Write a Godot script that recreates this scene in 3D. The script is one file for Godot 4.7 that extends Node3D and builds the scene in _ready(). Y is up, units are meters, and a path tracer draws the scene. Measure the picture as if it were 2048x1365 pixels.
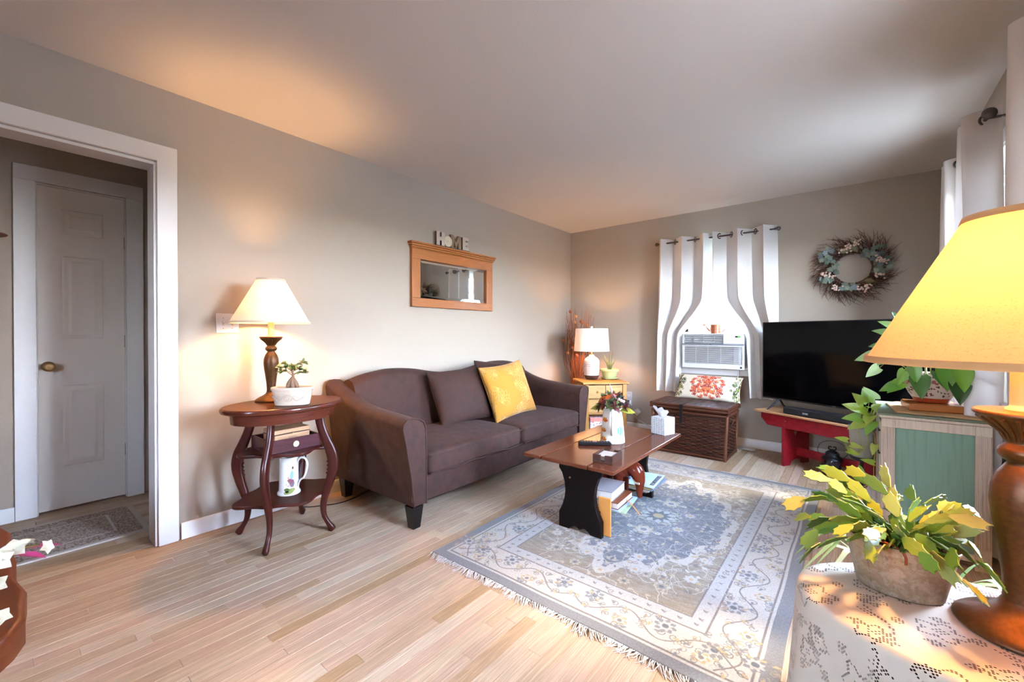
extends Node3D
# A living room: brown velvet sofa along the left wall, trestle coffee table on a hooked rug,
# air conditioner window and wicker trunk at the back, television in the corner, lamps lit.

const LX := -2.882      # left wall
const RX := 0.572       # right wall
const BZ := -4.761      # back wall
const FZ := 1.9         # wall behind the camera
const CH := 2.44        # ceiling
const HX := -3.93       # hall closet wall

var rng := RandomNumberGenerator.new()
var names := {}
var M := {}

# ------------------------------------------------------------------ mesh builder
class MB:
	var v := PackedVector3Array()
	var n := PackedVector3Array()
	var uv := PackedVector2Array()
	var c := PackedColorArray()
	var ix := PackedInt32Array()
	var col := Color(1, 1, 1)
	var colored := false

	func vert(p: Vector3, nn: Vector3, t := Vector2.ZERO) -> int:
		v.append(p); n.append(nn); uv.append(t); c.append(col)
		return v.size() - 1

	func tri(a: int, b: int, d: int) -> void:
		ix.append(a); ix.append(b); ix.append(d)

	# P holds nu * nv points, u fastest; the normal is du x dv; repeated rows or columns make a crease
	func grid(P: PackedVector3Array, nu: int, nv: int, wu := false, wv := false, t0 := Vector2.ZERO, t1 := Vector2.ONE, flip := false) -> void:
		var base := v.size()
		var cu := nu + (1 if wu else 0)
		var cv := nv + (1 if wv else 0)
		for j in cv:
			var jj := j % nv
			var ja := (jj - 1 + nv) % nv if wv else maxi(jj - 1, 0)
			var jb := (jj + 1) % nv if wv else mini(jj + 1, nv - 1)
			for i in cu:
				var ii := i % nu
				var ia := (ii - 1 + nu) % nu if wu else maxi(ii - 1, 0)
				var ib := (ii + 1) % nu if wu else mini(ii + 1, nu - 1)
				var du := P[jj * nu + ib] - P[jj * nu + ia]
				if du.length_squared() < 1e-14:
					du = P[jb * nu + ib] - P[jb * nu + ia] + P[ja * nu + ib] - P[ja * nu + ia]
				var dv := P[jb * nu + ii] - P[ja * nu + ii]
				if dv.length_squared() < 1e-14:
					dv = P[jb * nu + ib] - P[ja * nu + ib] + P[jb * nu + ia] - P[ja * nu + ia]
				var nn := du.cross(dv).normalized()
				if flip:
					nn = -nn
				v.append(P[jj * nu + ii]); n.append(nn); c.append(col)
				uv.append(Vector2(lerpf(t0.x, t1.x, float(i) / maxi(cu - 1, 1)), lerpf(t0.y, t1.y, float(j) / maxi(cv - 1, 1))))
		for j in cv - 1:
			for i in cu - 1:
				var a := base + j * cu + i
				if flip:
					ix.append_array(PackedInt32Array([a, a + 1, a + cu, a + 1, a + cu + 1, a + cu]))
				else:
					ix.append_array(PackedInt32Array([a, a + cu, a + 1, a + 1, a + cu, a + cu + 1]))

	# profile of (radius, height) from bottom to top, outward facing
	func lathe(prof: PackedVector2Array, seg := 32, at := Vector3.ZERO, sx := 1.0, sz := 1.0, t1 := Vector2.ONE) -> void:
		var P := PackedVector3Array()
		for q in prof:
			for i in seg:
				var a := TAU * i / seg
				P.append(at + Vector3(q.x * cos(a) * sx, q.y, -q.x * sin(a) * sz))
		grid(P, seg, prof.size(), true, false, Vector2.ZERO, t1)

	func tube(path: PackedVector3Array, rad: PackedFloat32Array, seg := 6, caps := true, flat := 1.0, t1 := Vector2.ONE) -> void:
		var m := path.size()
		var P := PackedVector3Array()
		var nrm := Vector3.ZERO
		for j in m:
			var T := (path[mini(j + 1, m - 1)] - path[maxi(j - 1, 0)]).normalized()
			if j == 0:
				nrm = T.cross(Vector3(0.13, 0.31, 0.94)).normalized()
				if absf(T.dot(Vector3(0.13, 0.31, 0.94))) > 0.97:
					nrm = T.cross(Vector3(1, 0, 0)).normalized()
			nrm = (nrm - T * nrm.dot(T)).normalized()
			var bn := T.cross(nrm)
			var r: float = rad[j] if rad.size() > 1 else rad[0]
			if caps and j == 0:
				for i in seg: P.append(path[0])
				for k in 2:
					for i in seg:
						var a0 := TAU * i / seg
						P.append(path[0] + nrm * cos(a0) * r + bn * sin(a0) * r * flat)
			if not (caps and j == 0):
				for i in seg:
					var a := TAU * i / seg
					P.append(path[j] + nrm * cos(a) * r + bn * sin(a) * r * flat)
			if caps and j == m - 1:
				for i in seg:
					var a2 := TAU * i / seg
					P.append(path[j] + nrm * cos(a2) * r + bn * sin(a2) * r * flat)
				for i in seg: P.append(path[j])
		grid(P, seg, P.size() / seg, true, false, Vector2.ZERO, t1)

	# a box with small rounded edges; B turns it
	func box(cen: Vector3, size: Vector3, r := 0.004, B := Basis.IDENTITY, tuv := 1.0) -> void:
		var h := size * 0.5
		r = minf(r, minf(h.x, minf(h.y, h.z)) * 0.95)
		var base := v.size()
		# vertex id = corner * 3 + axis
		for k in 8:
			var s := Vector3(1 if k & 1 else -1, 1 if k & 2 else -1, 1 if k & 4 else -1)
			for ax in 3:
				var p := Vector3(s.x * (h.x - r), s.y * (h.y - r), s.z * (h.z - r))
				p[ax] = s[ax] * h[ax]
				var nn := Vector3.ZERO
				nn[ax] = s[ax]
				var t := Vector2.ZERO
				if ax == 0: t = Vector2(p.z, p.y)
				elif ax == 1: t = Vector2(p.x, p.z)
				else: t = Vector2(p.x, p.y)
				vert(cen + B * p, B * nn, t * tuv)
		for ax in 3:
			var u := (ax + 1) % 3
			var w := (ax + 2) % 3
			for s in 2:
				var q := []
				for pr in [[0, 0], [1, 0], [1, 1], [0, 1]]:
					q.append(base + ((s << ax) | (pr[0] << u) | (pr[1] << w)) * 3 + ax)
				_quad(q, s == 0)
			# edges along axis ax, between faces u and w
			for su in 2:
				for sw in 2:
					var k0 := (su << u) | (sw << w)
					var k1 := k0 | (1 << ax)
					_quad([base + k0 * 3 + u, base + k1 * 3 + u, base + k1 * 3 + w, base + k0 * 3 + w], (su + sw) % 2 == 0)
		for k in 8:
			var odd := ((k & 1) + ((k >> 1) & 1) + ((k >> 2) & 1)) % 2
			if odd == 1: tri(base + k * 3, base + k * 3 + 2, base + k * 3 + 1)
			else: tri(base + k * 3, base + k * 3 + 1, base + k * 3 + 2)

	func _quad(q: Array, inv: bool) -> void:
		# q runs counter-clockwise seen from outside unless inv; Godot wants clockwise
		if inv:
			tri(q[0], q[1], q[2]); tri(q[0], q[2], q[3])
		else:
			tri(q[0], q[2], q[1]); tri(q[0], q[3], q[2])

	# extrude a counter-clockwise polygon of the plane X, Y (given as basis B, origin O) along B.z, thickness d, centred
	func extrude(poly: PackedVector2Array, d: float, O := Vector3.ZERO, B := Basis.IDENTITY, bev := 0.0, smooth := 0.75) -> void:
		if _area(poly) < 0.0:
			poly = poly.duplicate(); poly.reverse()
		var m := poly.size()
		var en := PackedVector2Array()
		for i in m:
			var e := poly[(i + 1) % m] - poly[i]
			en.append(Vector2(e.y, -e.x).normalized())
		var inset := PackedVector2Array()
		for i in m:
			var b := en[(i - 1 + m) % m] + en[i]
			var l := maxf(b.length_squared() * 0.5, 0.3)
			inset.append(poly[i] - b / l * bev)
		var idx := Geometry2D.triangulate_polygon(inset if bev > 0.0 else poly)
		for s in [1.0, -1.0]:
			var base := v.size()
			for p in (inset if bev > 0.0 else poly):
				vert(O + B * Vector3(p.x, p.y, s * d * 0.5), B * Vector3(0, 0, s), p)
			for k in range(0, idx.size(), 3):
				var a := idx[k]
				var b2 := idx[k + 1]
				var c2 := idx[k + 2]
				var pa := inset if bev > 0.0 else poly
				var ccw := (pa[b2] - pa[a]).cross(pa[c2] - pa[a]) > 0.0
				if ccw == (s > 0.0): tri(base + a, base + c2, base + b2)
				else: tri(base + a, base + b2, base + c2)
		for i in m:
			var j := (i + 1) % m
			var n0 := en[i]
			var n1 := en[i]
			if en[(i - 1 + m) % m].dot(en[i]) > smooth: n0 = (en[(i - 1 + m) % m] + en[i]).normalized()
			if en[j].dot(en[i]) > smooth: n1 = (en[j] + en[i]).normalized()
			var z := d * 0.5 - bev
			var rows := [[poly, z], [poly, -z]]
			var ids := []
			for rw in rows:
				ids.append([vert(O + B * Vector3(rw[0][i].x, rw[0][i].y, rw[1]), B * Vector3(n0.x, n0.y, 0), Vector2(0, rw[1])), vert(O + B * Vector3(rw[0][j].x, rw[0][j].y, rw[1]), B * Vector3(n1.x, n1.y, 0), Vector2(1, rw[1]))])
			_quad([ids[0][0], ids[1][0], ids[1][1], ids[0][1]], false)
			if bev > 0.0:
				for s in [1.0, -1.0]:
					var f0 := vert(O + B * Vector3(inset[i].x, inset[i].y, s * d * 0.5), B * Vector3(0, 0, s))
					var f1 := vert(O + B * Vector3(inset[j].x, inset[j].y, s * d * 0.5), B * Vector3(0, 0, s))
					var r: Array = ids[0] if s > 0 else ids[1]
					_quad([r[0], r[1], f1, f0], s < 0)

	func _area(p: PackedVector2Array) -> float:
		var a := 0.0
		for i in p.size():
			a += p[i].cross(p[(i + 1) % p.size()])
		return a

	func disc(cen: Vector3, r: float, B := Basis.IDENTITY, seg := 24, rz := -1.0) -> void:
		# disc in the plane of B.x, B.z facing B.y
		var base := vert(cen, B.y, Vector2(0.5, 0.5))
		var r2 := r if rz < 0.0 else rz
		for i in seg + 1:
			var a := TAU * i / seg
			vert(cen + B.x * cos(a) * r + B.z * sin(a) * r2, B.y, Vector2(0.5 + 0.5 * cos(a), 0.5 + 0.5 * sin(a)))
		for i in seg:
			tri(base, base + 1 + i, base + 2 + i)

	func quad(a: Vector3, b: Vector3, d: Vector3, e: Vector3) -> void:
		# counter-clockwise from the front, uv 0..1 with v down
		var nn := (b - a).cross(e - a).normalized()
		var i0 := vert(a, nn, Vector2(0, 1))
		vert(b, nn, Vector2(1, 1)); vert(d, nn, Vector2(1, 0)); vert(e, nn, Vector2(0, 0))
		tri(i0, i0 + 2, i0 + 1); tri(i0, i0 + 3, i0 + 2)

	func ball(cen: Vector3, r: Vector3, seg := 12, rings := 8, B := Basis.IDENTITY) -> void:
		var P := PackedVector3Array()
		for j in rings + 1:
			var t := PI * j / rings - PI * 0.5
			for i in seg:
				var a := TAU * i / seg
				P.append(cen + B * Vector3(r.x * cos(t) * cos(a), r.y * sin(t), -r.z * cos(t) * sin(a)))
		grid(P, seg, rings + 1, true, false)

	# a rounded, puffed block (superellipsoid): e small = boxy
	func puff(cen: Vector3, h: Vector3, e1 := 0.3, e2 := 0.3, seg := 40, rings := 20, B := Basis.IDENTITY) -> void:
		var P := PackedVector3Array()
		for j in rings + 1:
			var t := PI * j / rings - PI * 0.5
			var ct := MB.sp(cos(t), e1)
			for i in seg:
				var a := TAU * i / seg
				P.append(cen + B * Vector3(h.x * ct * MB.sp(cos(a), e2), h.y * MB.sp(sin(t), e1), -h.z * ct * MB.sp(sin(a), e2)))
		grid(P, seg, rings + 1, true, false)

	static func sp(x: float, e: float) -> float:
		return signf(x) * pow(absf(x), e)

	func mesh() -> ArrayMesh:
		var arr := []
		arr.resize(Mesh.ARRAY_MAX)
		arr[Mesh.ARRAY_VERTEX] = v
		arr[Mesh.ARRAY_NORMAL] = n
		arr[Mesh.ARRAY_TEX_UV] = uv
		if colored: arr[Mesh.ARRAY_COLOR] = c
		arr[Mesh.ARRAY_INDEX] = ix
		var m := ArrayMesh.new()
		m.add_surface_from_arrays(Mesh.PRIMITIVE_TRIANGLES, arr)
		return m

# ------------------------------------------------------------------ a picture to print on things
class Pix:
	var im: Image
	var w := 0
	var h := 0
	func _init(ww: int, hh: int, col: Color) -> void:
		w = ww; h = hh
		im = Image.create(w, h, false, Image.FORMAT_RGBA8)
		im.fill(col)
	func dot(x: int, y: int, col: Color, a := 1.0) -> void:
		if x < 0 or y < 0 or x >= w or y >= h: return
		if a >= 1.0: im.set_pixel(x, y, col)
		else:
			var o := im.get_pixel(x, y)
			im.set_pixel(x, y, o.lerp(col, a))
	func ell(cx: float, cy: float, rx: float, ry: float, rot: float, col: Color, a := 1.0, lobes := 0, amp := 0.0) -> void:
		var R := maxf(rx, ry) * (1.0 + amp) + 1.0
		var cs := cos(rot)
		var sn := sin(rot)
		for y in range(int(cy - R), int(cy + R) + 2):
			for x in range(int(cx - R), int(cx + R) + 2):
				var dx := x - cx
				var dy := y - cy
				var p := (dx * cs + dy * sn) / rx
				var q := (-dx * sn + dy * cs) / ry
				var d := p * p + q * q
				var lim := 1.0
				if lobes > 0:
					lim = 1.0 + amp * cos(lobes * atan2(q, p))
					lim *= lim
				if d <= lim: dot(x, y, col, a)
	func stroke(pts: PackedVector2Array, wid: float, col: Color, a := 1.0) -> void:
		for k in pts.size() - 1:
			var L := pts[k].distance_to(pts[k + 1])
			var m := maxi(1, int(L / maxf(0.5, wid * 0.5)))
			for i in m:
				var p := pts[k].lerp(pts[k + 1], float(i) / m)
				if wid <= 1.2: dot(int(p.x), int(p.y), col, a)
				else: ell(p.x, p.y, wid * 0.5, wid * 0.5, 0.0, col, a)
	func spiral(cx: float, cy: float, R: float, a0: float, turns: float, wid: float, col: Color) -> void:
		var pts := PackedVector2Array()
		for i in 28:
			var t := i / 27.0
			var a := a0 + TAU * turns * t
			var r := R * (1.0 - 0.82 * absf(t))
			pts.append(Vector2(cx + cos(a) * r, cy + sin(a) * r))
		stroke(pts, wid, col)
	func leafshape(cx: float, cy: float, L: float, W: float, rot: float, col: Color) -> void:
		for i in int(L * 2.0):
			var t := i / (L * 2.0)
			var r := W * sin(PI * pow(t, 0.8))
			ell(cx + cos(rot) * L * t, cy + sin(rot) * L * t, maxf(r, 0.6), maxf(r, 0.6), 0.0, col)
	func rosette(cx: float, cy: float, R: float, petals: int, c1: Color, c2: Color, c3: Color) -> void:
		ell(cx, cy, R, R, 0.0, c1, 1.0, petals, 0.16)
		ell(cx, cy, R * 0.7, R * 0.7, 0.3, c2, 1.0, petals, 0.2)
		ell(cx, cy, R * 0.34, R * 0.34, 0.0, c3)
	func tex() -> ImageTexture:
		return ImageTexture.create_from_image(im)

# ------------------------------------------------------------------ nodes
func numbered(called: String) -> String:
	var k: int = names.get(called, 0)
	names[called] = k + 1
	return called if k == 0 else "%s_%03d" % [called, k]

func thing(called: String, label: String, category: String, at := Vector3.ZERO, turn := 0.0, group := "") -> Node3D:
	var o := Node3D.new()
	o.name = numbered(called)
	add_child(o)
	o.position = at
	o.rotation.y = turn
	o.set_meta("label", label)
	o.set_meta("category", category)
	if group != "": o.set_meta("group", group)
	return o

func part(parent: Node3D, called: String, m, mat: Material, label := "", at := Vector3.ZERO, B := Basis.IDENTITY) -> MeshInstance3D:
	var o := MeshInstance3D.new()
	o.mesh = m.mesh() if m is MB else m
	o.material_override = mat
	o.name = called
	parent.add_child(o, true)
	o.transform = Transform3D(B, at)
	if label != "": o.set_meta("label", label)
	return o

# a part whose shape is given in the room's coordinates, under a thing that stands at its base
func wpart(t: Node3D, called: String, m, mat: Material, label := "") -> MeshInstance3D:
	var o := part(t, called, m, mat, label)
	o.transform = t.transform.affine_inverse()
	return o

func single(called: String, m, mat: Material, label: String, category: String, group := "") -> MeshInstance3D:
	var o := MeshInstance3D.new()
	o.mesh = m.mesh() if m is MB else m
	o.material_override = mat
	o.name = numbered(called)
	add_child(o)
	o.set_meta("label", label)
	o.set_meta("category", category)
	if group != "": o.set_meta("group", group)
	return o

func struct(called: String, m, mat: Material) -> Node3D:
	var o: Node3D
	if m == null:
		o = Node3D.new()
	else:
		var q := MeshInstance3D.new()
		q.mesh = m.mesh() if m is MB else m
		q.material_override = mat
		o = q
	o.name = called
	add_child(o)
	o.set_meta("kind", "structure")
	return o

func V3(x: float, y: float, z: float) -> Vector3:
	return Vector3(x, y, z)

func pv(a: Array) -> PackedVector2Array:
	var o := PackedVector2Array()
	for i in range(0, a.size(), 2): o.append(Vector2(a[i], a[i + 1]))
	return o

# smooth curve through the given (x, y) points
func curve2(a: Array, per := 6, closed := false) -> PackedVector2Array:
	var p := pv(a)
	var o := PackedVector2Array()
	var m := p.size()
	for i in (m if closed else m - 1):
		var p0 := p[(i - 1 + m) % m] if closed or i > 0 else p[0]
		var p1 := p[i]
		var p2 := p[(i + 1) % m]
		var p3 := p[(i + 2) % m] if closed or i + 2 < m else p[m - 1]
		for k in per:
			o.append(p1.cubic_interpolate(p2, p0, p3, float(k) / per))
	if not closed: o.append(p[m - 1])
	return o

func curve3(a: Array, per := 6) -> PackedVector3Array:
	var o := PackedVector3Array()
	var m := a.size()
	for i in m - 1:
		var p0: Vector3 = a[maxi(i - 1, 0)]
		var p1: Vector3 = a[i]
		var p2: Vector3 = a[i + 1]
		var p3: Vector3 = a[mini(i + 2, m - 1)]
		for k in per: o.append(p1.cubic_interpolate(p2, p0, p3, float(k) / per))
	o.append(a[m - 1])
	return o

func interp(xs: Array, ys: Array, x: float) -> float:
	if x <= xs[0]: return ys[0]
	for i in xs.size() - 1:
		if x <= xs[i + 1]:
			var t: float = (x - xs[i]) / (xs[i + 1] - xs[i])
			var y0: float = ys[maxi(i - 1, 0)]
			var y3: float = ys[mini(i + 2, ys.size() - 1)]
			return cubic_interpolate(ys[i], ys[i + 1], y0, y3, t)
	return ys[ys.size() - 1]

func look_basis(dir: Vector3, up := Vector3.UP) -> Basis:
	# y axis along dir
	var y := dir.normalized()
	var x := y.cross(up)
	if x.length() < 0.01: x = y.cross(Vector3(1, 0, 0))
	x = x.normalized()
	return Basis(x, y, x.cross(y))

# ------------------------------------------------------------------ materials
func srgb(r: float, g: float, b: float) -> Color:
	return Color(r / 255.0, g / 255.0, b / 255.0)

func mat(col: Color, rough := 0.6, metal := 0.0, spec := 0.5) -> StandardMaterial3D:
	var m := StandardMaterial3D.new()
	m.albedo_color = col
	m.roughness = rough
	m.metallic = metal
	m.metallic_specular = spec
	return m

func noise(freq: float, cols: Array, w := 512, h := 512, sd := 1, octaves := 4, kind := FastNoiseLite.TYPE_SIMPLEX_SMOOTH, warp := 0.0) -> NoiseTexture2D:
	var f := FastNoiseLite.new()
	f.seed = sd
	f.noise_type = kind
	f.frequency = freq
	f.fractal_octaves = octaves
	if warp > 0.0:
		f.domain_warp_enabled = true
		f.domain_warp_amplitude = warp
		f.domain_warp_frequency = freq * 0.7
	var t := NoiseTexture2D.new()
	t.width = w
	t.height = h
	t.seamless = true
	t.noise = f
	if cols.size() > 0:
		var g := Gradient.new()
		var off := PackedFloat32Array()
		var cc := PackedColorArray()
		for i in cols.size():
			if cols[i] is Array:
				off.append(cols[i][0]); cc.append(cols[i][1])
			else:
				off.append(float(i) / (cols.size() - 1)); cc.append(cols[i])
		g.offsets = off
		g.colors = cc
		t.color_ramp = g
	return t

# wood whose grain runs along one axis (0, 1, 2) of the object's own space
func wood(base: Color, dark: Color, axis: int, rough := 0.4, sd := 3, fine := 1.0, scale := 1.0) -> StandardMaterial3D:
	var key := "grain%d" % sd
	if not M.has(key):
		var g := []
		for i in 16:
			var k := 0.93 + 0.05 * sin(i * 2.1 + sd)
			if i % 5 == 2: k -= 0.10
			g.append([i / 15.0, Color(k, k * 0.98, k * 0.96)])
		M[key] = noise(0.010, g, 512, 512, sd, 2, FastNoiseLite.TYPE_SIMPLEX_SMOOTH, 12.0)
	var m := mat(base, rough)
	m.albedo_texture = M[key]
	m.uv1_triplanar = true
	m.uv1_triplanar_sharpness = 4.0
	var s := Vector3(4.0, 4.0, 4.0) * fine * scale
	s[axis] = 0.22 * scale
	m.uv1_scale = s
	if dark.a > 0.0:
		m.detail_enabled = false
	return m

func bumpy(m: StandardMaterial3D, tex: Texture2D, cm: float) -> StandardMaterial3D:
	m.heightmap_enabled = true
	m.heightmap_texture = tex
	m.heightmap_scale = cm
	return m

func tri(m: StandardMaterial3D, s: float, world := false) -> StandardMaterial3D:
	m.uv1_triplanar = true
	m.uv1_world_triplanar = world
	m.uv1_scale = Vector3(s, s, s)
	return m

func omni(at: Vector3, col: Color, energy: float, size: float, parent: Node3D = self) -> OmniLight3D:
	var l := OmniLight3D.new()
	l.name = "light"
	parent.add_child(l, true)
	l.position = at
	l.light_color = col
	l.light_energy = energy
	l.light_size = size
	l.omni_range = 12.0
	l.omni_attenuation = 2.0
	l.shadow_enabled = true
	return l

# ================================================================== the scene
func _ready() -> void:
	rng.seed = 20240611
	view_and_light()
	materials()
	room()
	hall()
	outdoors()
	area_rug()
	sofa()
	sofa_pillows()
	coffee_table()
	coffee_table_things()
	side_table()
	side_table_things()
	mirror_and_sign()
	corner_nightstand()
	back_window_things()
	wicker_trunk()
	wreath()
	bench_and_tv()
	cabinet()
	cabinet_plants()
	lace_table()
	christmas_cactus()
	near_right_lamp()
	side_windows_curtains()
	wall_fittings()
	left_foreground()

func view_and_light() -> void:
	var cam := Camera3D.new()
	cam.name = "camera"
	add_child(cam)
	cam.projection = Camera3D.PROJECTION_FRUSTUM
	cam.near = 0.05
	cam.far = 200.0
	cam.size = 2.0 * cam.near * 682.5 / 846.6
	cam.frustum_offset = Vector2(0.0, -8.7 / 846.6 * cam.near)
	cam.position = Vector3(0.0, 1.1297, 0.0)
	cam.rotation = Vector3(deg_to_rad(-0.3456), deg_to_rad(39.08), 0.0)
	cam.current = true

	var we := WorldEnvironment.new()
	we.name = "world"
	add_child(we)
	var e := Environment.new()
	we.environment = e
	e.background_mode = Environment.BG_SKY
	var sky := Sky.new()
	var sm := ProceduralSkyMaterial.new()
	sm.sky_top_color = Color(0.70, 0.81, 0.98)
	sm.sky_horizon_color = Color(0.93, 0.96, 1.0)
	sm.ground_horizon_color = Color(0.80, 0.83, 0.80)
	sm.ground_bottom_color = Color(0.45, 0.48, 0.42)
	sm.sky_energy_multiplier = 10.0
	sm.ground_energy_multiplier = 7.0
	sky.sky_material = sm
	e.sky = sky
	e.tonemap_mode = Environment.TONE_MAPPER_LINEAR
	e.tonemap_exposure = 0.72
	e.sdfgi_enabled = true
	e.ssao_enabled = true
	e.ssil_enabled = true

	var sun := DirectionalLight3D.new()
	sun.name = "sun"
	add_child(sun)
	var to_sun := Vector3(cos(deg_to_rad(47.0)), sin(deg_to_rad(47.0)), -0.10)
	sun.look_at_from_position(to_sun * 10.0, Vector3.ZERO)
	sun.light_color = Color(1.0, 0.98, 0.95)
	sun.light_energy = 5.2
	sun.light_angular_distance = 10.0
	sun.shadow_enabled = true

func materials() -> void:
	var peel := noise(0.09, [], 256, 256, 5, 3)
	M.peel = peel
	M.wall = bumpy(tri(mat(srgb(176, 163, 146), 0.85), 3.0, true), peel, 0.02)
	M.ceiling = bumpy(tri(mat(srgb(236, 230, 222), 0.9), 3.0, true), peel, 0.03)
	M.trim = mat(srgb(240, 236, 230), 0.4)
	M.door = mat(srgb(236, 228, 216), 0.45)
	M.hallwall = bumpy(tri(mat(srgb(176, 160, 142), 0.85), 3.0, true), peel, 0.02)
	M.brass = mat(srgb(170, 140, 96), 0.35, 0.9)
	M.nickel = mat(srgb(130, 118, 108), 0.3, 0.95)
	M.rod = mat(srgb(96, 88, 84), 0.35, 0.85)
	M.white_plastic = mat(srgb(210, 208, 203), 0.4)
	M.glass = mat(Color(1, 1, 1, 0.06), 0.02)
	M.glass.transparency = BaseMaterial3D.TRANSPARENCY_ALPHA
	M.black = mat(srgb(14, 12, 13), 0.35)
	M.black_gloss = mat(srgb(8, 8, 10), 0.08)
	M.mahogany = wood(srgb(74, 28, 22), Color.BLACK, 1, 0.28, 11)
	M.mahogany_top = wood(srgb(92, 44, 32), Color.BLACK, 2, 0.22, 11)
	M.honey = wood(srgb(176, 106, 44), Color.BLACK, 2, 0.35, 12)
	M.honey_v = wood(srgb(176, 106, 44), Color.BLACK, 1, 0.35, 12)
	M.pine = wood(srgb(214, 160, 84), Color.BLACK, 0, 0.45, 13)
	M.pine_v = wood(srgb(206, 150, 76), Color.BLACK, 1, 0.45, 13)
	M.trestle = wood(srgb(16, 10, 9), Color.BLACK, 1, 0.42, 11)
	M.trestle.metallic_specular = 0.3
	M.velvet = mat(srgb(62, 32, 21), 0.8)
	M.velvet.albedo_texture = noise(0.02, [Color(0.72, 0.70, 0.69), Color(0.86, 0.85, 0.84), Color(1, 1, 1), Color(0.82, 0.80, 0.79)], 256, 256, 21, 4)
	tri(M.velvet, 1.6)
	M.velvet.rim_enabled = true
	M.velvet.rim = 0.16
	M.velvet.rim_tint = 0.4
	var crease := noise(0.02, [], 256, 256, 22, 3)
	bumpy(M.velvet, crease, 0.25)
	M.sheer = mat(srgb(244, 243, 240), 0.9)
	M.sheer.backlight_enabled = true
	M.sheer.backlight = Color(0.08, 0.08, 0.08)
	bumpy(tri(M.sheer, 40.0), noise(0.08, [], 128, 128, 23, 2), 0.02)
	M.drape = mat(srgb(228, 220, 212), 0.9)
	M.drape.albedo_texture = noise(0.05, [Color(0.93, 0.92, 0.91), Color(1, 1, 1)], 256, 256, 24, 3)
	M.drape.uv1_triplanar = true
	M.drape.uv1_scale = Vector3(6, 60, 6)
	M.drape.backlight_enabled = true
	M.drape.backlight = Color(0.42, 0.42, 0.42)
	M.bronze = mat(srgb(98, 66, 32), 0.42, 0.5)
	M.bronze.albedo_texture = noise(0.06, [Color(0.72, 0.68, 0.66), Color(1, 1, 1)], 256, 256, 25, 4)
	tri(M.bronze, 6.0)
	M.soil = mat(srgb(60, 38, 30), 1.0)
	M.soil.albedo_texture = noise(0.12, [Color(0.3, 0.25, 0.25), Color(1, 0.9, 0.85), Color(0.5, 0.4, 0.4)], 128, 128, 26, 3)
	tri(M.soil, 14.0)
	bumpy(M.soil, M.soil.albedo_texture, 0.6)
	M.fringe = mat(srgb(226, 220, 212), 0.95)

func leaf_mat(c: Color, back := 0.5, rough := 0.4) -> StandardMaterial3D:
	var m := mat(c, rough)
	m.backlight_enabled = true
	m.backlight = Color(back, back, back * 0.8)
	return m

# ------------------------------------------------------------------ room
func wall_slab(called: String, x0: float, x1: float, y0: float, y1: float, z0: float, z1: float, m: Material, holes: Array, along_x: bool) -> Node3D:
	# a wall built of boxes around its rectangular openings; holes: [a0, a1, y0, y1] along the wall
	var mb := MB.new()
	var cuts := [x0 if along_x else z0, x1 if along_x else z1]
	for h in holes:
		cuts.append(h[0]); cuts.append(h[1])
	cuts.sort()
	for i in cuts.size() - 1:
		var a: float = cuts[i]
		var b: float = cuts[i + 1]
		if b - a < 1e-4: continue
		var segs := [[y0, y1]]
		for h in holes:
			if h[0] <= a + 1e-4 and h[1] >= b - 1e-4:
				segs = []
				if h[2] > y0 + 1e-4: segs.append([y0, h[2]])
				if h[3] < y1 - 1e-4: segs.append([h[3], y1])
		for s in segs:
			if along_x: mb.box(V3((a + b) / 2, (s[0] + s[1]) / 2, (z0 + z1) / 2), V3(b - a, s[1] - s[0], z1 - z0), 0.0)
			else: mb.box(V3((x0 + x1) / 2, (s[0] + s[1]) / 2, (a + b) / 2), V3(x1 - x0, s[1] - s[0], b - a), 0.0)
	return struct(called, mb, m)

const WIN_BACK := [-1.47, -0.81, 0.79, 2.06]        # x0 x1 y0 y1
const WIN_FAR := [-3.86, -3.08, 0.80, 2.06]         # z0 z1 y0 y1
const WIN_NEAR := [-2.20, -1.42, 0.72, 2.06]

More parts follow.
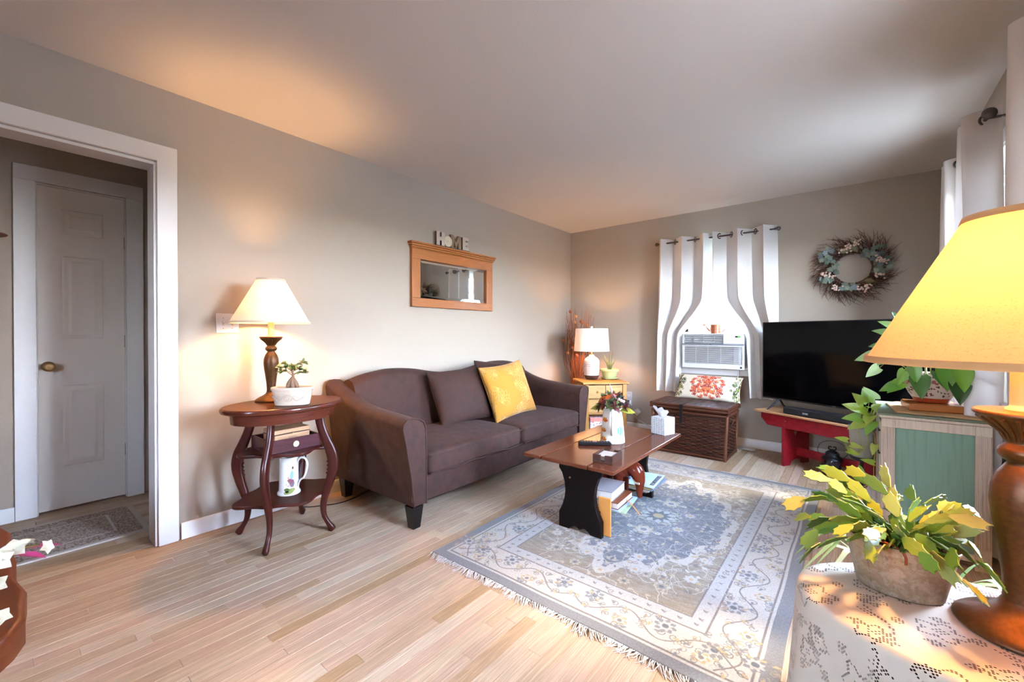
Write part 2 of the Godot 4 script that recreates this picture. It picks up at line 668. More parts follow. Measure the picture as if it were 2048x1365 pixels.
func room() -> void:
	var T := 0.14
	# floor slab and its boards
	var fl := MB.new()
	fl.box(V3((LX + RX) / 2 - 0.9, -0.06, (BZ + FZ) / 2), V3(RX - LX + 2.2, 0.10, FZ - BZ + 0.3), 0.0)
	var floor_node := struct("floor", fl, mat(srgb(70, 46, 30), 0.9))
	floor_boards(floor_node)
	var ce := MB.new()
	ce.box(V3((LX + RX) / 2 - 0.8, CH + 0.06, (BZ + FZ) / 2), V3(RX - LX + 2.0, 0.12, FZ - BZ + 0.3), 0.0)
	struct("ceiling", ce, M.ceiling)
	# left wall with the cased opening to the hall
	wall_slab("wall_left", LX - 0.13, LX, 0.0, CH, BZ - T, FZ + T, M.wall, [[-0.545, 0.75, 0.0, 2.04]], false)
	wall_slab("wall_back", LX, RX, 0.0, CH, BZ - T, BZ, M.wall, [[WIN_BACK[0], WIN_BACK[1], WIN_BACK[2], WIN_BACK[3]]], true)
	wall_slab("wall_right", RX, RX + T, 0.0, CH, BZ - T, FZ + T, M.wall, [WIN_FAR, WIN_NEAR], false)
	wall_slab("wall_front", LX, RX, 0.0, CH, FZ, FZ + T, M.wall, [[-1.1, -0.68, 0.9, 2.0]], true)
	# baseboards
	base_board("baseboard_left", V3(LX, 0, -0.655), V3(LX, 0, BZ), V3(1, 0, 0))
	base_board("baseboard_back", V3(LX, 0, BZ), V3(RX, 0, BZ), V3(0, 0, 1))
	base_board("baseboard_right", V3(RX, 0, BZ), V3(RX, 0, FZ), V3(-1, 0, 0))
	# casing of the hall opening
	var tr := struct("trim_1", null, null)
	var c1 := MB.new()
	c1.box(V3(LX + 0.009, 1.025, -0.600), V3(0.018, 2.05, 0.088), 0.003)
	part(tr, "casing_board", c1, M.trim)
	var c2 := MB.new()
	c2.box(V3(LX + 0.009, 2.09, 0.10), V3(0.018, 0.088, 1.488), 0.003)
	part(tr, "casing_board", c2, M.trim)
	var c3 := MB.new()
	c3.box(V3(LX + 0.009, 1.025, 0.80), V3(0.018, 2.05, 0.088), 0.003)
	part(tr, "casing_board", c3, M.trim)
	var jm := MB.new()
	jm.box(V3(LX - 0.065, 1.02, -0.552), V3(0.136, 2.04, 0.016), 0.002)
	part(tr, "jamb", jm, M.trim)
	jm = MB.new()
	jm.box(V3(LX - 0.065, 2.034, 0.10), V3(0.136, 0.016, 1.30), 0.002)
	part(tr, "jamb", jm, M.trim)
	jm = MB.new()
	jm.box(V3(LX - 0.065, 1.02, 0.752), V3(0.136, 2.04, 0.016), 0.002)
	part(tr, "jamb", jm, M.trim)
	# windows
	window("window_1", V3(WIN_BACK[0], WIN_BACK[2], BZ), V3(1, 0, 0), V3(0, 0, 1), WIN_BACK[1] - WIN_BACK[0], WIN_BACK[3] - WIN_BACK[2], 0.36, true)
	window("window_2", V3(RX, WIN_FAR[2], WIN_FAR[0]), V3(0, 0, 1), V3(-1, 0, 0), WIN_FAR[1] - WIN_FAR[0], WIN_FAR[3] - WIN_FAR[2], 0.0, false)
	window("window_3", V3(RX, WIN_NEAR[2], WIN_NEAR[0]), V3(0, 0, 1), V3(-1, 0, 0), WIN_NEAR[1] - WIN_NEAR[0], WIN_NEAR[3] - WIN_NEAR[2], 0.0, false)
	window("window_4", V3(-0.68, 0.9, FZ), V3(-1, 0, 0), V3(0, 0, -1), 0.42, 1.10, 0.0, false)

func base_board(called: String, a: Vector3, b: Vector3, nrm: Vector3) -> void:
	var prof := pv([0.0, 0.0, 0.014, 0.0, 0.014, 0.066, 0.011, 0.078, 0.008, 0.086, 0.0, 0.088])
	var mb := MB.new()
	var d := (b - a).normalized()
	var B := Basis(nrm, Vector3.UP, nrm.cross(Vector3.UP))
	mb.extrude(prof, a.distance_to(b), (a + b) / 2, B, 0.0)
	struct(called, mb, M.trim)

# a double-hung window set in an opening; lower sash raised by lift
func window(called: String, o: Vector3, ux: Vector3, inward: Vector3, w: float, h: float, lift: float, apron: bool) -> void:
	var t := struct(called, null, null)
	var B := Basis(ux, Vector3.UP, ux.cross(Vector3.UP))
	var f := MB.new()
	var dp := -inward * 0.06
	# frame lining
	for s in [[0.0, h / 2, 0.03, h], [w, h / 2, 0.03, h]]:
		f.box(o + ux * s[0] + V3(0, s[1], 0) + dp, V3(s[2], s[3], 0.15), 0.003, B)
	f.box(o + ux * (w / 2) + V3(0, h, 0) + dp, V3(w + 0.03, 0.03, 0.15), 0.003, B)
	f.box(o + ux * (w / 2) + V3(0, 0.0, 0) + dp, V3(w + 0.03, 0.03, 0.15), 0.003, B)
	part(t, "window_frame", f, M.trim)
	var cs := MB.new()
	var cw := 0.075
	for sx in [-cw / 2, w + cw / 2]:
		cs.box(o + ux * sx + V3(0, h / 2, 0) + inward * 0.009, V3(cw, h + 0.02, 0.018), 0.003, B)
	cs.box(o + ux * (w / 2) + V3(0, h + cw / 2, 0) + inward * 0.009, V3(w + cw * 2, cw, 0.018), 0.003, B)
	part(t, "window_casing", cs, M.trim)
	var sill := MB.new()
	sill.box(o + ux * (w / 2) + V3(0, -0.006, 0) + inward * 0.012, V3(w + cw * 2 + 0.04, 0.024, 0.06), 0.004, B)
	sill.box(o + ux * (w / 2) + V3(0, -0.05, 0) + inward * 0.008, V3(w + cw * 2, 0.07, 0.014), 0.003, B)
	part(t, "window_sill", sill, M.trim)
	var half := h / 2 + 0.02
	for k in 2:
		var y0 := (h - half) if k == 0 else lift
		var hh := half
		var back := -inward * (0.085 if k == 0 else 0.045)
		var s := MB.new()
		var r := 0.04
		for sx in [r / 2 + 0.015, w - r / 2 - 0.015]:
			s.box(o + ux * sx + V3(0, y0 + hh / 2, 0) + back, V3(r, hh, 0.034), 0.003, B)
		for sy in [r / 2, hh - r / 2]:
			s.box(o + ux * (w / 2) + V3(0, y0 + sy, 0) + back, V3(w - 0.03, r, 0.034), 0.003, B)
		var sash := part(t, "sash", s, M.trim)
		var g := MB.new()
		g.box(o + ux * (w / 2) + V3(0, y0 + hh / 2, 0) + back, V3(w - 0.10, hh - 0.07, 0.004), 0.0, B)
		part(sash, "pane", g, M.glass)

func floor_boards(parent: Node3D) -> void:
	# strip oak: boards 57 mm wide, running along the sofa wall
	var grain := []
	for i in 14:
		var k := 0.90 + 0.10 * sin(i * 1.9)
		if i % 4 == 3: k -= 0.11
		grain.append([i / 13.0, Color(k, k * 0.985, k * 0.96)])
	var tx := noise(0.011, grain, 1024, 512, 31, 5, FastNoiseLite.TYPE_SIMPLEX_SMOOTH, 26.0)
	var tones := [srgb(226, 198, 168), srgb(218, 188, 156), srgb(232, 208, 180), srgb(208, 174, 138), srgb(226, 192, 164), srgb(198, 164, 126), srgb(236, 212, 184), srgb(216, 184, 154), srgb(222, 190, 162), srgb(230, 202, 170)]
	var mats := []
	for i in 20:
		var m := mat(tones[i % 10], 0.34)
		m.albedo_texture = tx
		m.uv1_scale = Vector3(3.4 + 0.4 * (i % 3), 0.16, 1)
		m.uv1_offset = Vector3(rng.randf(), rng.randf(), 0)
		m.clearcoat_enabled = true
		m.clearcoat = 0.25
		m.clearcoat_roughness = 0.25
		mats.append(m)
	var W := 0.057
	var lens := [0.24, 0.36, 0.48, 0.62, 0.78, 0.95, 1.15, 1.4]
	var shared := []
	for L in lens:
		var mb := MB.new()
		mb.box(Vector3.ZERO, V3(W - 0.0008, 0.018, L - 0.0008), 0.0012)
		shared.append(mb.mesh())
	var far := {}
	for k in mats.size(): far[k] = MB.new()
	var made := 0
	var list := []
	var x := RX - W / 2
	var row := 0
	while x > HX - 0.05:
		var z := FZ - rng.randf() * 1.0
		var stop := BZ if x > LX - 0.03 else -0.72
		while z > stop:
			var li := rng.randi() % lens.size()
			var L: float = lens[li]
			var zz := z - L
			var cut := false
			if zz < stop:
				L = z - stop
				cut = true
			if L > 0.02:
				list.append([x, z - L / 2, L, -1 if cut else li, rng.randi() % mats.size()])
			z = zz
		x -= W
		row += 1
	# the boards that show largest are single parts, the rest one mesh
	var cam := Vector3(0, 1.13, 0)
	var fwd := Vector3(-sin(deg_to_rad(39.08)), 0, -cos(deg_to_rad(39.08)))
	var side := Vector3(cos(deg_to_rad(39.08)), 0, -sin(deg_to_rad(39.08)))
	for b in list:
		var p := V3(b[0], 0, b[1])
		var dpt := p.dot(fwd)
		var ok := dpt > 0.9 and absf(p.dot(side)) < dpt * 1.28
		if p.x > -1.66 and p.x < -0.2 and p.z < -1.45 and p.z > -3.7: ok = false
		if p.x < -2.05 and p.x > LX and p.z < -1.7: ok = false
		b.append((b[2] / (dpt * dpt * dpt)) if ok else 0.0)
	list.sort_custom(func(a, c): return a[5] > c[5])
	for b in list:
		if made < 300 and b[5] > 0.0:
			var o := part(parent, "plank", shared[b[3]] if b[3] >= 0 else shared[0], mats[b[4]], "", V3(b[0], -0.009, b[1]))
			if b[3] < 0: o.scale = Vector3(1, 1, b[2] / lens[0])
			made += 1
		else:
			far[b[4]].box(V3(b[0], -0.009, b[1]), V3(W - 0.0008, 0.018, b[2] - 0.0008), 0.0012)
	# the remaining boards, joined
	var am := ArrayMesh.new()
	var q := MeshInstance3D.new()
	for k in mats.size():
		if far[k].v.size() == 0: continue
		var arr := []
		arr.resize(Mesh.ARRAY_MAX)
		arr[Mesh.ARRAY_VERTEX] = far[k].v
		arr[Mesh.ARRAY_NORMAL] = far[k].n
		arr[Mesh.ARRAY_TEX_UV] = far[k].uv
		arr[Mesh.ARRAY_INDEX] = far[k].ix
		am.add_surface_from_arrays(Mesh.PRIMITIVE_TRIANGLES, arr)
		am.surface_set_material(am.get_surface_count() - 1, mats[k])
	q.mesh = am
	q.name = "remaining_planks"
	parent.add_child(q, true)
	q.set_meta("kind", "stuff")

# ------------------------------------------------------------------ hall beyond the opening
func hall() -> void:
	wall_slab("wall_hall", HX - 0.12, HX, 0.0, CH, -0.84, FZ + 0.14, M.hallwall, [[-0.592, -0.178, 0.0, 2.066]], false)
	wall_slab("wall_hall_end", HX - 0.12, LX - 0.13, 0.0, CH, -0.84, -0.72, M.hallwall, [[-3.80, -3.08, 0.0, 2.05]], true)
	wall_slab("wall_hall_front", HX - 0.12, LX - 0.13, 0.0, CH, FZ, FZ + 0.14, M.hallwall, [], true)
	# the dark closet behind the door, so that no daylight leaks around it
	var cl := MB.new()
	cl.box(V3(HX - 0.095, 1.1, -0.385), V3(0.07, 2.24, 0.60), 0.0)
	struct("wall_closet", cl, M.hallwall)
	base_board("baseboard_hall", V3(HX, 0, -0.085), V3(HX, 0, FZ), V3(1, 0, 0))
	# closet door
	var d := struct("door_1", null, null)
	var slab := MB.new()
	slab.box(V3(HX - 0.032, 1.036, -0.385), V3(0.035, 2.045, 0.404), 0.002)
	part(d, "door_slab", slab, M.door)
	for r in [[1.77, 1.93], [1.10, 1.63], [0.28, 0.80]]:
		raised_panel(d, V3(HX - 0.0145, (r[0] + r[1]) / 2, -0.385), 0.19, r[1] - r[0])
	var kn := MB.new()
	kn.lathe(pv([0.0, 0.0, 0.031, 0.0, 0.031, 0.004, 0.026, 0.007, 0.011, 0.010, 0.011, 0.028, 0.022, 0.034, 0.029, 0.045, 0.028, 0.056, 0.018, 0.063, 0.012, 0.064, 0.010, 0.062, 0.006, 0.065, 0.0, 0.066]), 28)
	part(d, "door_knob", kn, M.brass, "brass door knob", V3(HX - 0.014, 0.925, -0.228), Basis(Vector3(0, 0, 1), -PI / 2))
	for y in [0.33, 1.08, 1.76]:
		var hg := MB.new()
		hg.box(V3(HX - 0.010, y, -0.591), V3(0.012, 0.09, 0.012), 0.004)
		part(d, "hinge", hg, M.nickel)
	# casing of the closet door
	var tr := struct("trim_2", null, null)
	for s in [[1.035, -0.132, 2.07, 0.092], [1.035, -0.638, 2.07, 0.092], [2.116, -0.385, 0.092, 0.598]]:
		var c := MB.new()
		c.box(V3(HX + 0.009, s[0], s[1]), V3(0.018, s[2], s[3]), 0.003)
		part(tr, "casing_board", c, M.trim)
	var jm := MB.new()
	jm.box(V3(HX - 0.06, 1.033, -0.180), V3(0.12, 2.066, 0.006), 0.001)
	jm.box(V3(HX - 0.06, 1.033, -0.590), V3(0.12, 2.066, 0.006), 0.001)
	jm.box(V3(HX - 0.06, 2.063, -0.385), V3(0.12, 0.006, 0.41), 0.001)
	part(tr, "jamb", jm, M.trim)
	# the door in the end wall, standing just past the opening
	var d2 := struct("door_2", null, null)
	var s2 := MB.new()
	s2.box(V3(-3.44, 1.02, -0.745), V3(0.71, 2.03, 0.036), 0.002)
	part(d2, "door_slab", s2, M.door)
	var t3 := struct("trim_3", null, null)
	for s in [[-3.836, 1.03, 0.075, 2.06], [-3.044, 1.03, 0.075, 2.06], [-3.44, 2.09, 0.87, 0.08]]:
		var c := MB.new()
		c.box(V3(s[0], s[1], -0.711), V3(s[2], s[3], 0.018), 0.003)
		part(t3, "casing_board", c, M.trim)
	# the runner on the hall floor
	var p := Pix.new(160, 448, srgb(196, 182, 166))
	var nz := FastNoiseLite.new()
	nz.seed = 4
	nz.frequency = 0.055
	nz.fractal_octaves = 4
	for y in 448:
		for x in 160:
			var e := mini(mini(x, 159 - x), mini(y, 447 - y))
			var a := nz.get_noise_2d(x * 1.0, y * 2.4)
			var b := nz.get_noise_2d(x * 3.1 + 500, y * 6.0)
			var c0 := srgb(200, 186, 170)
			if e > 6:
				c0 = srgb(190, 172, 154).lerp(srgb(112, 90, 78), clampf(0.35 + 1.6 * b + 0.6 * a, 0, 1) * (0.9 if e < 34 else 0.75))
				if e > 32 and e < 36: c0 = srgb(206, 196, 184)
			p.im.set_pixel(x, y, c0)
	var rm := mat(Color(1, 1, 1), 0.95)
	rm.albedo_texture = p.tex()
	bumpy(rm, noise(0.12, [], 256, 256, 41, 3), 0.3)
	var mb := MB.new()
	sheet_rug(mb, V3(-3.44, 0.0, 0.29), 0.56, 1.74, 0.008)
	single("hall_runner", mb, rm, "beige and brown distressed runner on the hall floor before the closet door", "rug")

# a low slab with a rounded rim, its top mapped 0..1
func sheet_rug(mb: MB, cen: Vector3, w: float, l: float, h: float, wob := 0.0) -> void:
	var nu := 12
	var nv := 24
	var P := PackedVector3Array()
	for j in nv + 1:
		for i in nu + 1:
			var x := -w / 2 + w * i / nu
			var z := -l / 2 + l * j / nv
			var q := V3(x, h, z)
			if wob > 0.0:
				q.x += wob * sin(j * 0.9) * (1.0 if i == nu or i == 0 else 0.0)
				q.z += wob * sin(i * 1.3 + 1.0) * (1.0 if j == 0 or j == nv else 0.0)
			P.append(cen + q)
	mb.grid(P, nu + 1, nv + 1, false, false, Vector2.ZERO, Vector2.ONE, true)
	# rim
	var ring := PackedVector3Array()
	var order := []
	for i in nu: order.append(i)
	for j in nv: order.append(j * (nu + 1) + nu)
	for i in nu: order.append(nv * (nu + 1) + nu - i)
	for j in nv: order.append((nv - j) * (nu + 1))
	for r in [[0.0, 1.0], [0.003, 0.7], [0.003, 0.0]]:
		for k in order:
			var q := P[k]
			var o := (q - cen)
			var out := V3(signf(o.x) if absf(absf(o.x) - w / 2) < 0.012 else 0.0, 0, signf(o.z) if absf(absf(o.z) - l / 2) < 0.012 else 0.0)
			ring.append(V3(q.x, cen.y + (q.y - cen.y) * r[1], q.z) + out * r[0])
	var b := mb.uv.size()
	mb.grid(ring, order.size(), 3, true, false)
	for k in range(b, mb.uv.size()):
		var o := mb.v[k] - cen
		mb.uv[k] = Vector2(clampf(o.x / w + 0.5, 0.003, 0.997), clampf(o.z / l + 0.5, 0.003, 0.997))

# ------------------------------------------------------------------ outdoors, seen under the back curtains
func outdoors() -> void:
	var g := MB.new()
	g.box(V3(0, -0.45, 0), V3(60, 0.1, 60), 0.0)
	var gm := mat(srgb(208, 206, 200), 1.0)
	gm.albedo_texture = noise(0.05, [Color(0.8, 0.8, 0.78), Color(1, 1, 1)], 256, 256, 51, 4)
	tri(gm, 0.8)
	var lawn := struct("ground", g, gm)
	# eaves of the roof over the side and back walls
	var ev := MB.new()
	ev.box(V3(RX + 0.14 + 0.25, CH + 0.10, (BZ + FZ) / 2), V3(0.5, 0.05, FZ - BZ + 1.4), 0.0)
	ev.box(V3((LX + RX) / 2 - 0.5, CH + 0.10, BZ - 0.14 - 0.25), V3(RX - LX + 2.4, 0.05, 0.5), 0.0)
	struct("trim_4", ev, M.trim)
	lawn.set_meta("kind", "structure")
	var green := [leaf_mat(srgb(96, 140, 66), 0.6), leaf_mat(srgb(70, 116, 52), 0.6), leaf_mat(srgb(124, 164, 84), 0.6)]
	var sl := ["broad green garden shrub seen straight through the air conditioner window", "low green garden shrub behind the others outside the window", "tallest green garden shrub outside, toward the nightstand corner", "smallest green garden shrub outside, toward the television corner"]
	var sk := 0
	for b in [[-1.75, -8.0, 1.5, 2.1], [-0.2, -9.6, 1.3, 1.9], [-3.4, -8.8, 1.6, 2.6], [1.6, -8.6, 1.2, 1.7]]:
		var t := thing("shrub", sl[sk], "shrub", V3(b[0], -0.4, b[1]), 0.0, "garden shrubs outside")
		sk += 1
		var st := MB.new()
		st.tube(PackedVector3Array([V3(0, 0, 0), V3(0.03, b[3] * 0.5, 0)]), PackedFloat32Array([0.05, 0.03]), 6)
		part(t, "stem", st, mat(srgb(90, 70, 50), 0.9))
		for k in 3:
			var lf := MB.new()
			for i in 420:
				var dir := V3(rng.randfn(), rng.randfn(), rng.randfn()).normalized()
				var p := V3(dir.x * b[2] * 0.55, b[3] * 0.6 + dir.y * b[3] * 0.42, dir.z * b[2] * 0.55) * (0.75 + 0.25 * rng.randf())
				var s := 0.05 + 0.05 * rng.randf()
				var B := look_basis(V3(rng.randfn(), rng.randfn(), rng.randfn()).normalized())
				lf.quad(p - B.x * s - B.y * s * 0.5, p + B.x * s - B.y * s * 0.5, p + B.x * s * 0.5 + B.y * s, p - B.x * s * 0.5 + B.y * s)
			part(t, "foliage", lf, green[k])

func raised_panel(d: Node3D, cen: Vector3, w: float, h: float) -> void:
	# moulded panel in a face that looks along +x: a sunk groove and a raised field
	var mb := MB.new()
	var P := PackedVector3Array()
	var rows := [[0.0, 0.0], [0.008, 0.009], [0.020, 0.002], [0.040, 0.009], [0.040, 0.009]]
	for r in rows:
		var a: float = w / 2 - r[0]
		var b: float = h / 2 - r[0]
		for c in [[-1, -1], [1, -1], [1, 1], [-1, 1]]:
			for k in 2:
				P.append(cen + V3(r[1], c[1] * b, -c[0] * a))
	mb.grid(P, 8, rows.size(), true, false)
	var a2 := w / 2 - 0.040
	var b2 := h / 2 - 0.040
	mb.quad(cen + V3(0.009, -b2, a2), cen + V3(0.009, -b2, -a2), cen + V3(0.009, b2, -a2), cen + V3(0.009, b2, a2))
	part(d, "door_panel", mb, M.door)

# ------------------------------------------------------------------ rug
func area_rug() -> void:
	var W := 1.49
	var L := 2.30
	var cx := -0.937
	var cz := -2.58
	# one quarter of the design, mirrored twice: (0, 0) is the middle, px per metre
	var S := 512.0
	var qw := int(W / 2 * S)
	var qh := int(L / 2 * S)
	var cream := srgb(178, 170, 158)
	var blue := srgb(122, 122, 122)
	var deep := srgb(98, 101, 105)
	var taupe := srgb(144, 134, 118)
	var gold := srgb(170, 148, 112)
	var grey := srgb(118, 110, 104)
	var pale := srgb(168, 164, 158)
	var p := Pix.new(qw, qh, taupe)
	var nz := FastNoiseLite.new()
	nz.seed = 9
	nz.frequency = 0.02
	nz.fractal_octaves = 3
	# ground colours
	for y in qh:
		for x in qw:
			var e := minf(W / 2 - x / S, L / 2 - y / S)
			var c0 := taupe
			if e < 0.05: c0 = blue.lerp(grey, 0.3)
			elif e < 0.062: c0 = cream
			elif e < 0.07: c0 = grey
			elif e < 0.235: c0 = cream
			elif e < 0.243: c0 = grey
			elif e < 0.305: c0 = pale
			elif e < 0.312: c0 = grey
			else:
				var u := x / S / 0.40
				var w := y / S / 0.72
				var a := atan2(w, u)
				var m := pow(pow(u, 1.5) + pow(w, 1.5), 1.0 / 1.5) + 0.055 * cos(a * 14.0) + 0.05 * nz.get_noise_2d(x, y)
				if m < 0.93: c0 = deep.lerp(blue, clampf(0.5 + nz.get_noise_2d(x * 1.3, y * 4.0), 0, 1))
				elif m < 1.06: c0 = cream
				else: c0 = taupe.lerp(srgb(130, 118, 98), clampf(0.4 + nz.get_noise_2d(x + 900, y * 3.0), 0, 1))
			p.im.set_pixel(x, y, c0)
	var r2 := RandomNumberGenerator.new()
	r2.seed = 77
	# border vine with rosettes
	for side in 2:
		var len := L / 2 if side == 0 else W / 2
		var t0 := (W / 2 if side == 0 else L / 2) - 0.152
		var pts := PackedVector2Array()
		var s := 0.0
		while s < len - 0.07:
			var t := t0 + 0.045 * sin(s * TAU / 0.30)
			pts.append(Vector2(t * S, s * S) if side == 0 else Vector2(s * S, t * S))
			s += 0.006
		p.stroke(pts, 3.2, grey)
		var k := 0
		s = 0.075
		while s < len - 0.06:
			var tt := t0 - 0.040 * sin(s * TAU / 0.30)
			var q := Vector2(tt * S, s * S) if side == 0 else Vector2(s * S, tt * S)
			if k % 2 == 0: p.rosette(q.x, q.y, 19, 8, blue, pale, deep)
			else: p.rosette(q.x, q.y, 14, 6, gold, cream, grey)
			for j in 9:
				var q2 := q + Vector2(r2.randf_range(-46, 46), r2.randf_range(-46, 46))
				if side == 0: q2.x = clampf(q2.x, (t0 - 0.075) * S, (t0 + 0.07) * S)
				else: q2.y = clampf(q2.y, (t0 - 0.075) * S, (t0 + 0.07) * S)
				p.spiral(q2.x, q2.y, 9, r2.randf() * TAU, 1.1, 2.0, [grey, blue, taupe][j % 3])
				p.leafshape(q2.x, q2.y, 13, 3.0, r2.randf() * TAU, [taupe, blue, gold][r2.randi() % 3])
			s += 0.15
			k += 1
		# small figures in the guard stripe
		s = 0.03
		while s < len - 0.26:
			var tg := t0 + 0.152 - 0.274
			var q := Vector2(tg * S, s * S) if side == 0 else Vector2(s * S, tg * S)
			p.leafshape(q.x - 5, q.y - 4, 12, 2.2, 0.7, grey)
			p.leafshape(q.x + 5, q.y - 4, 10, 1.8, 2.4, blue)
			s += 0.062
	# field and medallion: stems, blossoms, leaves
	for i in 150:
		var x := r2.randf() * (W / 2 - 0.33) * S
		var y := r2.randf() * (L / 2 - 0.33) * S
		var u := x / S / 0.40
		var w := y / S / 0.72
		var inside := pow(pow(u, 1.5) + pow(w, 1.5), 1.0 / 1.5) < 0.95
		var pts := PackedVector2Array()
		var a := r2.randf() * TAU
		var q := Vector2(x, y)
		for k in 16:
			pts.append(q)
			q += Vector2(cos(a), sin(a)) * 5.0
			a += r2.randf_range(-0.5, 0.62)
		p.stroke(pts, 1.8, pale.lerp(blue, 0.3) if inside else cream)
		if i % 2 == 0: p.spiral(q.x, q.y, 8, a, 1.2, 2.0, pale if inside else grey)
		p.leafshape(x, y, r2.randf_range(9, 20), r2.randf_range(2.5, 5), r2.randf() * TAU, [srgb(126, 120, 122), pale, blue, gold.lerp(pale, 0.4)][r2.randi() % 4] if inside else [cream, grey, gold, srgb(166, 154, 134)][r2.randi() % 4])
	for i in 17:
		var x := r2.randf() * (W / 2 - 0.36) * S
		var y := r2.randf() * (L / 2 - 0.36) * S
		var R := r2.randf_range(9, 17)
		p.rosette(x, y, R, 7, [pale, srgb(122, 116, 120), gold.lerp(pale, 0.5)][i % 3], [cream, blue, taupe][i % 3], [gold, pale, deep][i % 3])
	p.rosette(0, 0, 46, 10, pale, deep, gold)
	p.rosette(0, 118, 26, 8, gold.lerp(pale, 0.4), cream, blue)
	p.rosette(78, 58, 22, 8, srgb(122, 116, 120), pale, gold)
	# woolly mottling
	for y in qh:
		for x in qw:
			var o := p.im.get_pixel(x, y)
			var k := 1.0 + 0.10 * nz.get_noise_2d(x * 9.0, y * 9.0 + 333.0) + r2.randf_range(-0.06, 0.06)
			p.im.set_pixel(x, y, Color(o.r * k, o.g * k, o.b * k))
	var full := Image.create(qw * 2, qh * 2, false, Image.FORMAT_RGBA8)
	var q00 := p.im
	var fx: Image = q00.duplicate()
	fx.flip_x()
	var rect := Rect2i(0, 0, qw, qh)
	full.blit_rect(q00, rect, Vector2i(qw, qh))
	full.blit_rect(fx, rect, Vector2i(0, qh))
	q00.flip_y()
	fx.flip_y()
	full.blit_rect(q00, rect, Vector2i(qw, 0))
	full.blit_rect(fx, rect, Vector2i(0, 0))
	var rm := mat(Color(1, 1, 1), 0.95)
	rm.albedo_texture = ImageTexture.create_from_image(full)
	rm.rim_enabled = true
	rm.rim = 0.3
	var t := thing("area_rug", "blue-grey and cream hooked wool rug with white fringe under the coffee table", "rug", V3(cx, 0, cz))
	var mb := MB.new()
	sheet_rug(mb, V3(0, 0.001, 0), W, L, 0.013, 0.004)
	part(t, "pile", mb, rm)
	for s in [-1.0, 1.0]:
		var f := MB.new()
		var n := 420
		for i in n:
			var x: float = -W / 2 + W * (i + rng.randf()) / n
			var z0: float = s * (L / 2 - 0.002)
			var len := rng.randf_range(0.022, 0.045) + 0.018 * sin(i * 0.11) * sin(i * 0.031)
			var lean := 0.5 * sin(i * 0.075 + 1.0) + rng.randfn() * 0.35
			var pts := PackedVector3Array([V3(x, 0.010, z0), V3(x + lean * len * 0.3, 0.009 + rng.randf() * 0.004, z0 + s * len * 0.35), V3(x + lean * len * 0.8, 0.004, z0 + s * len * 0.75), V3(x + lean * len * 1.2 + rng.randfn() * 0.004, 0.002, z0 + s * len)])
			f.tube(pts, PackedFloat32Array([0.0016, 0.0018, 0.0016, 0.0008]), 3, false)
		var o := part(t, "fringe", f, M.fringe, "white knotted fringe")
		o.set_meta("kind", "stuff")

# ------------------------------------------------------------------ sofa
func arm_height(x: float) -> float:
	return interp([-2.86, -2.74, -2.60, -2.46, -2.30, -2.14, -1.975], [0.815, 0.772, 0.716, 0.680, 0.661, 0.652, 0.642], x)

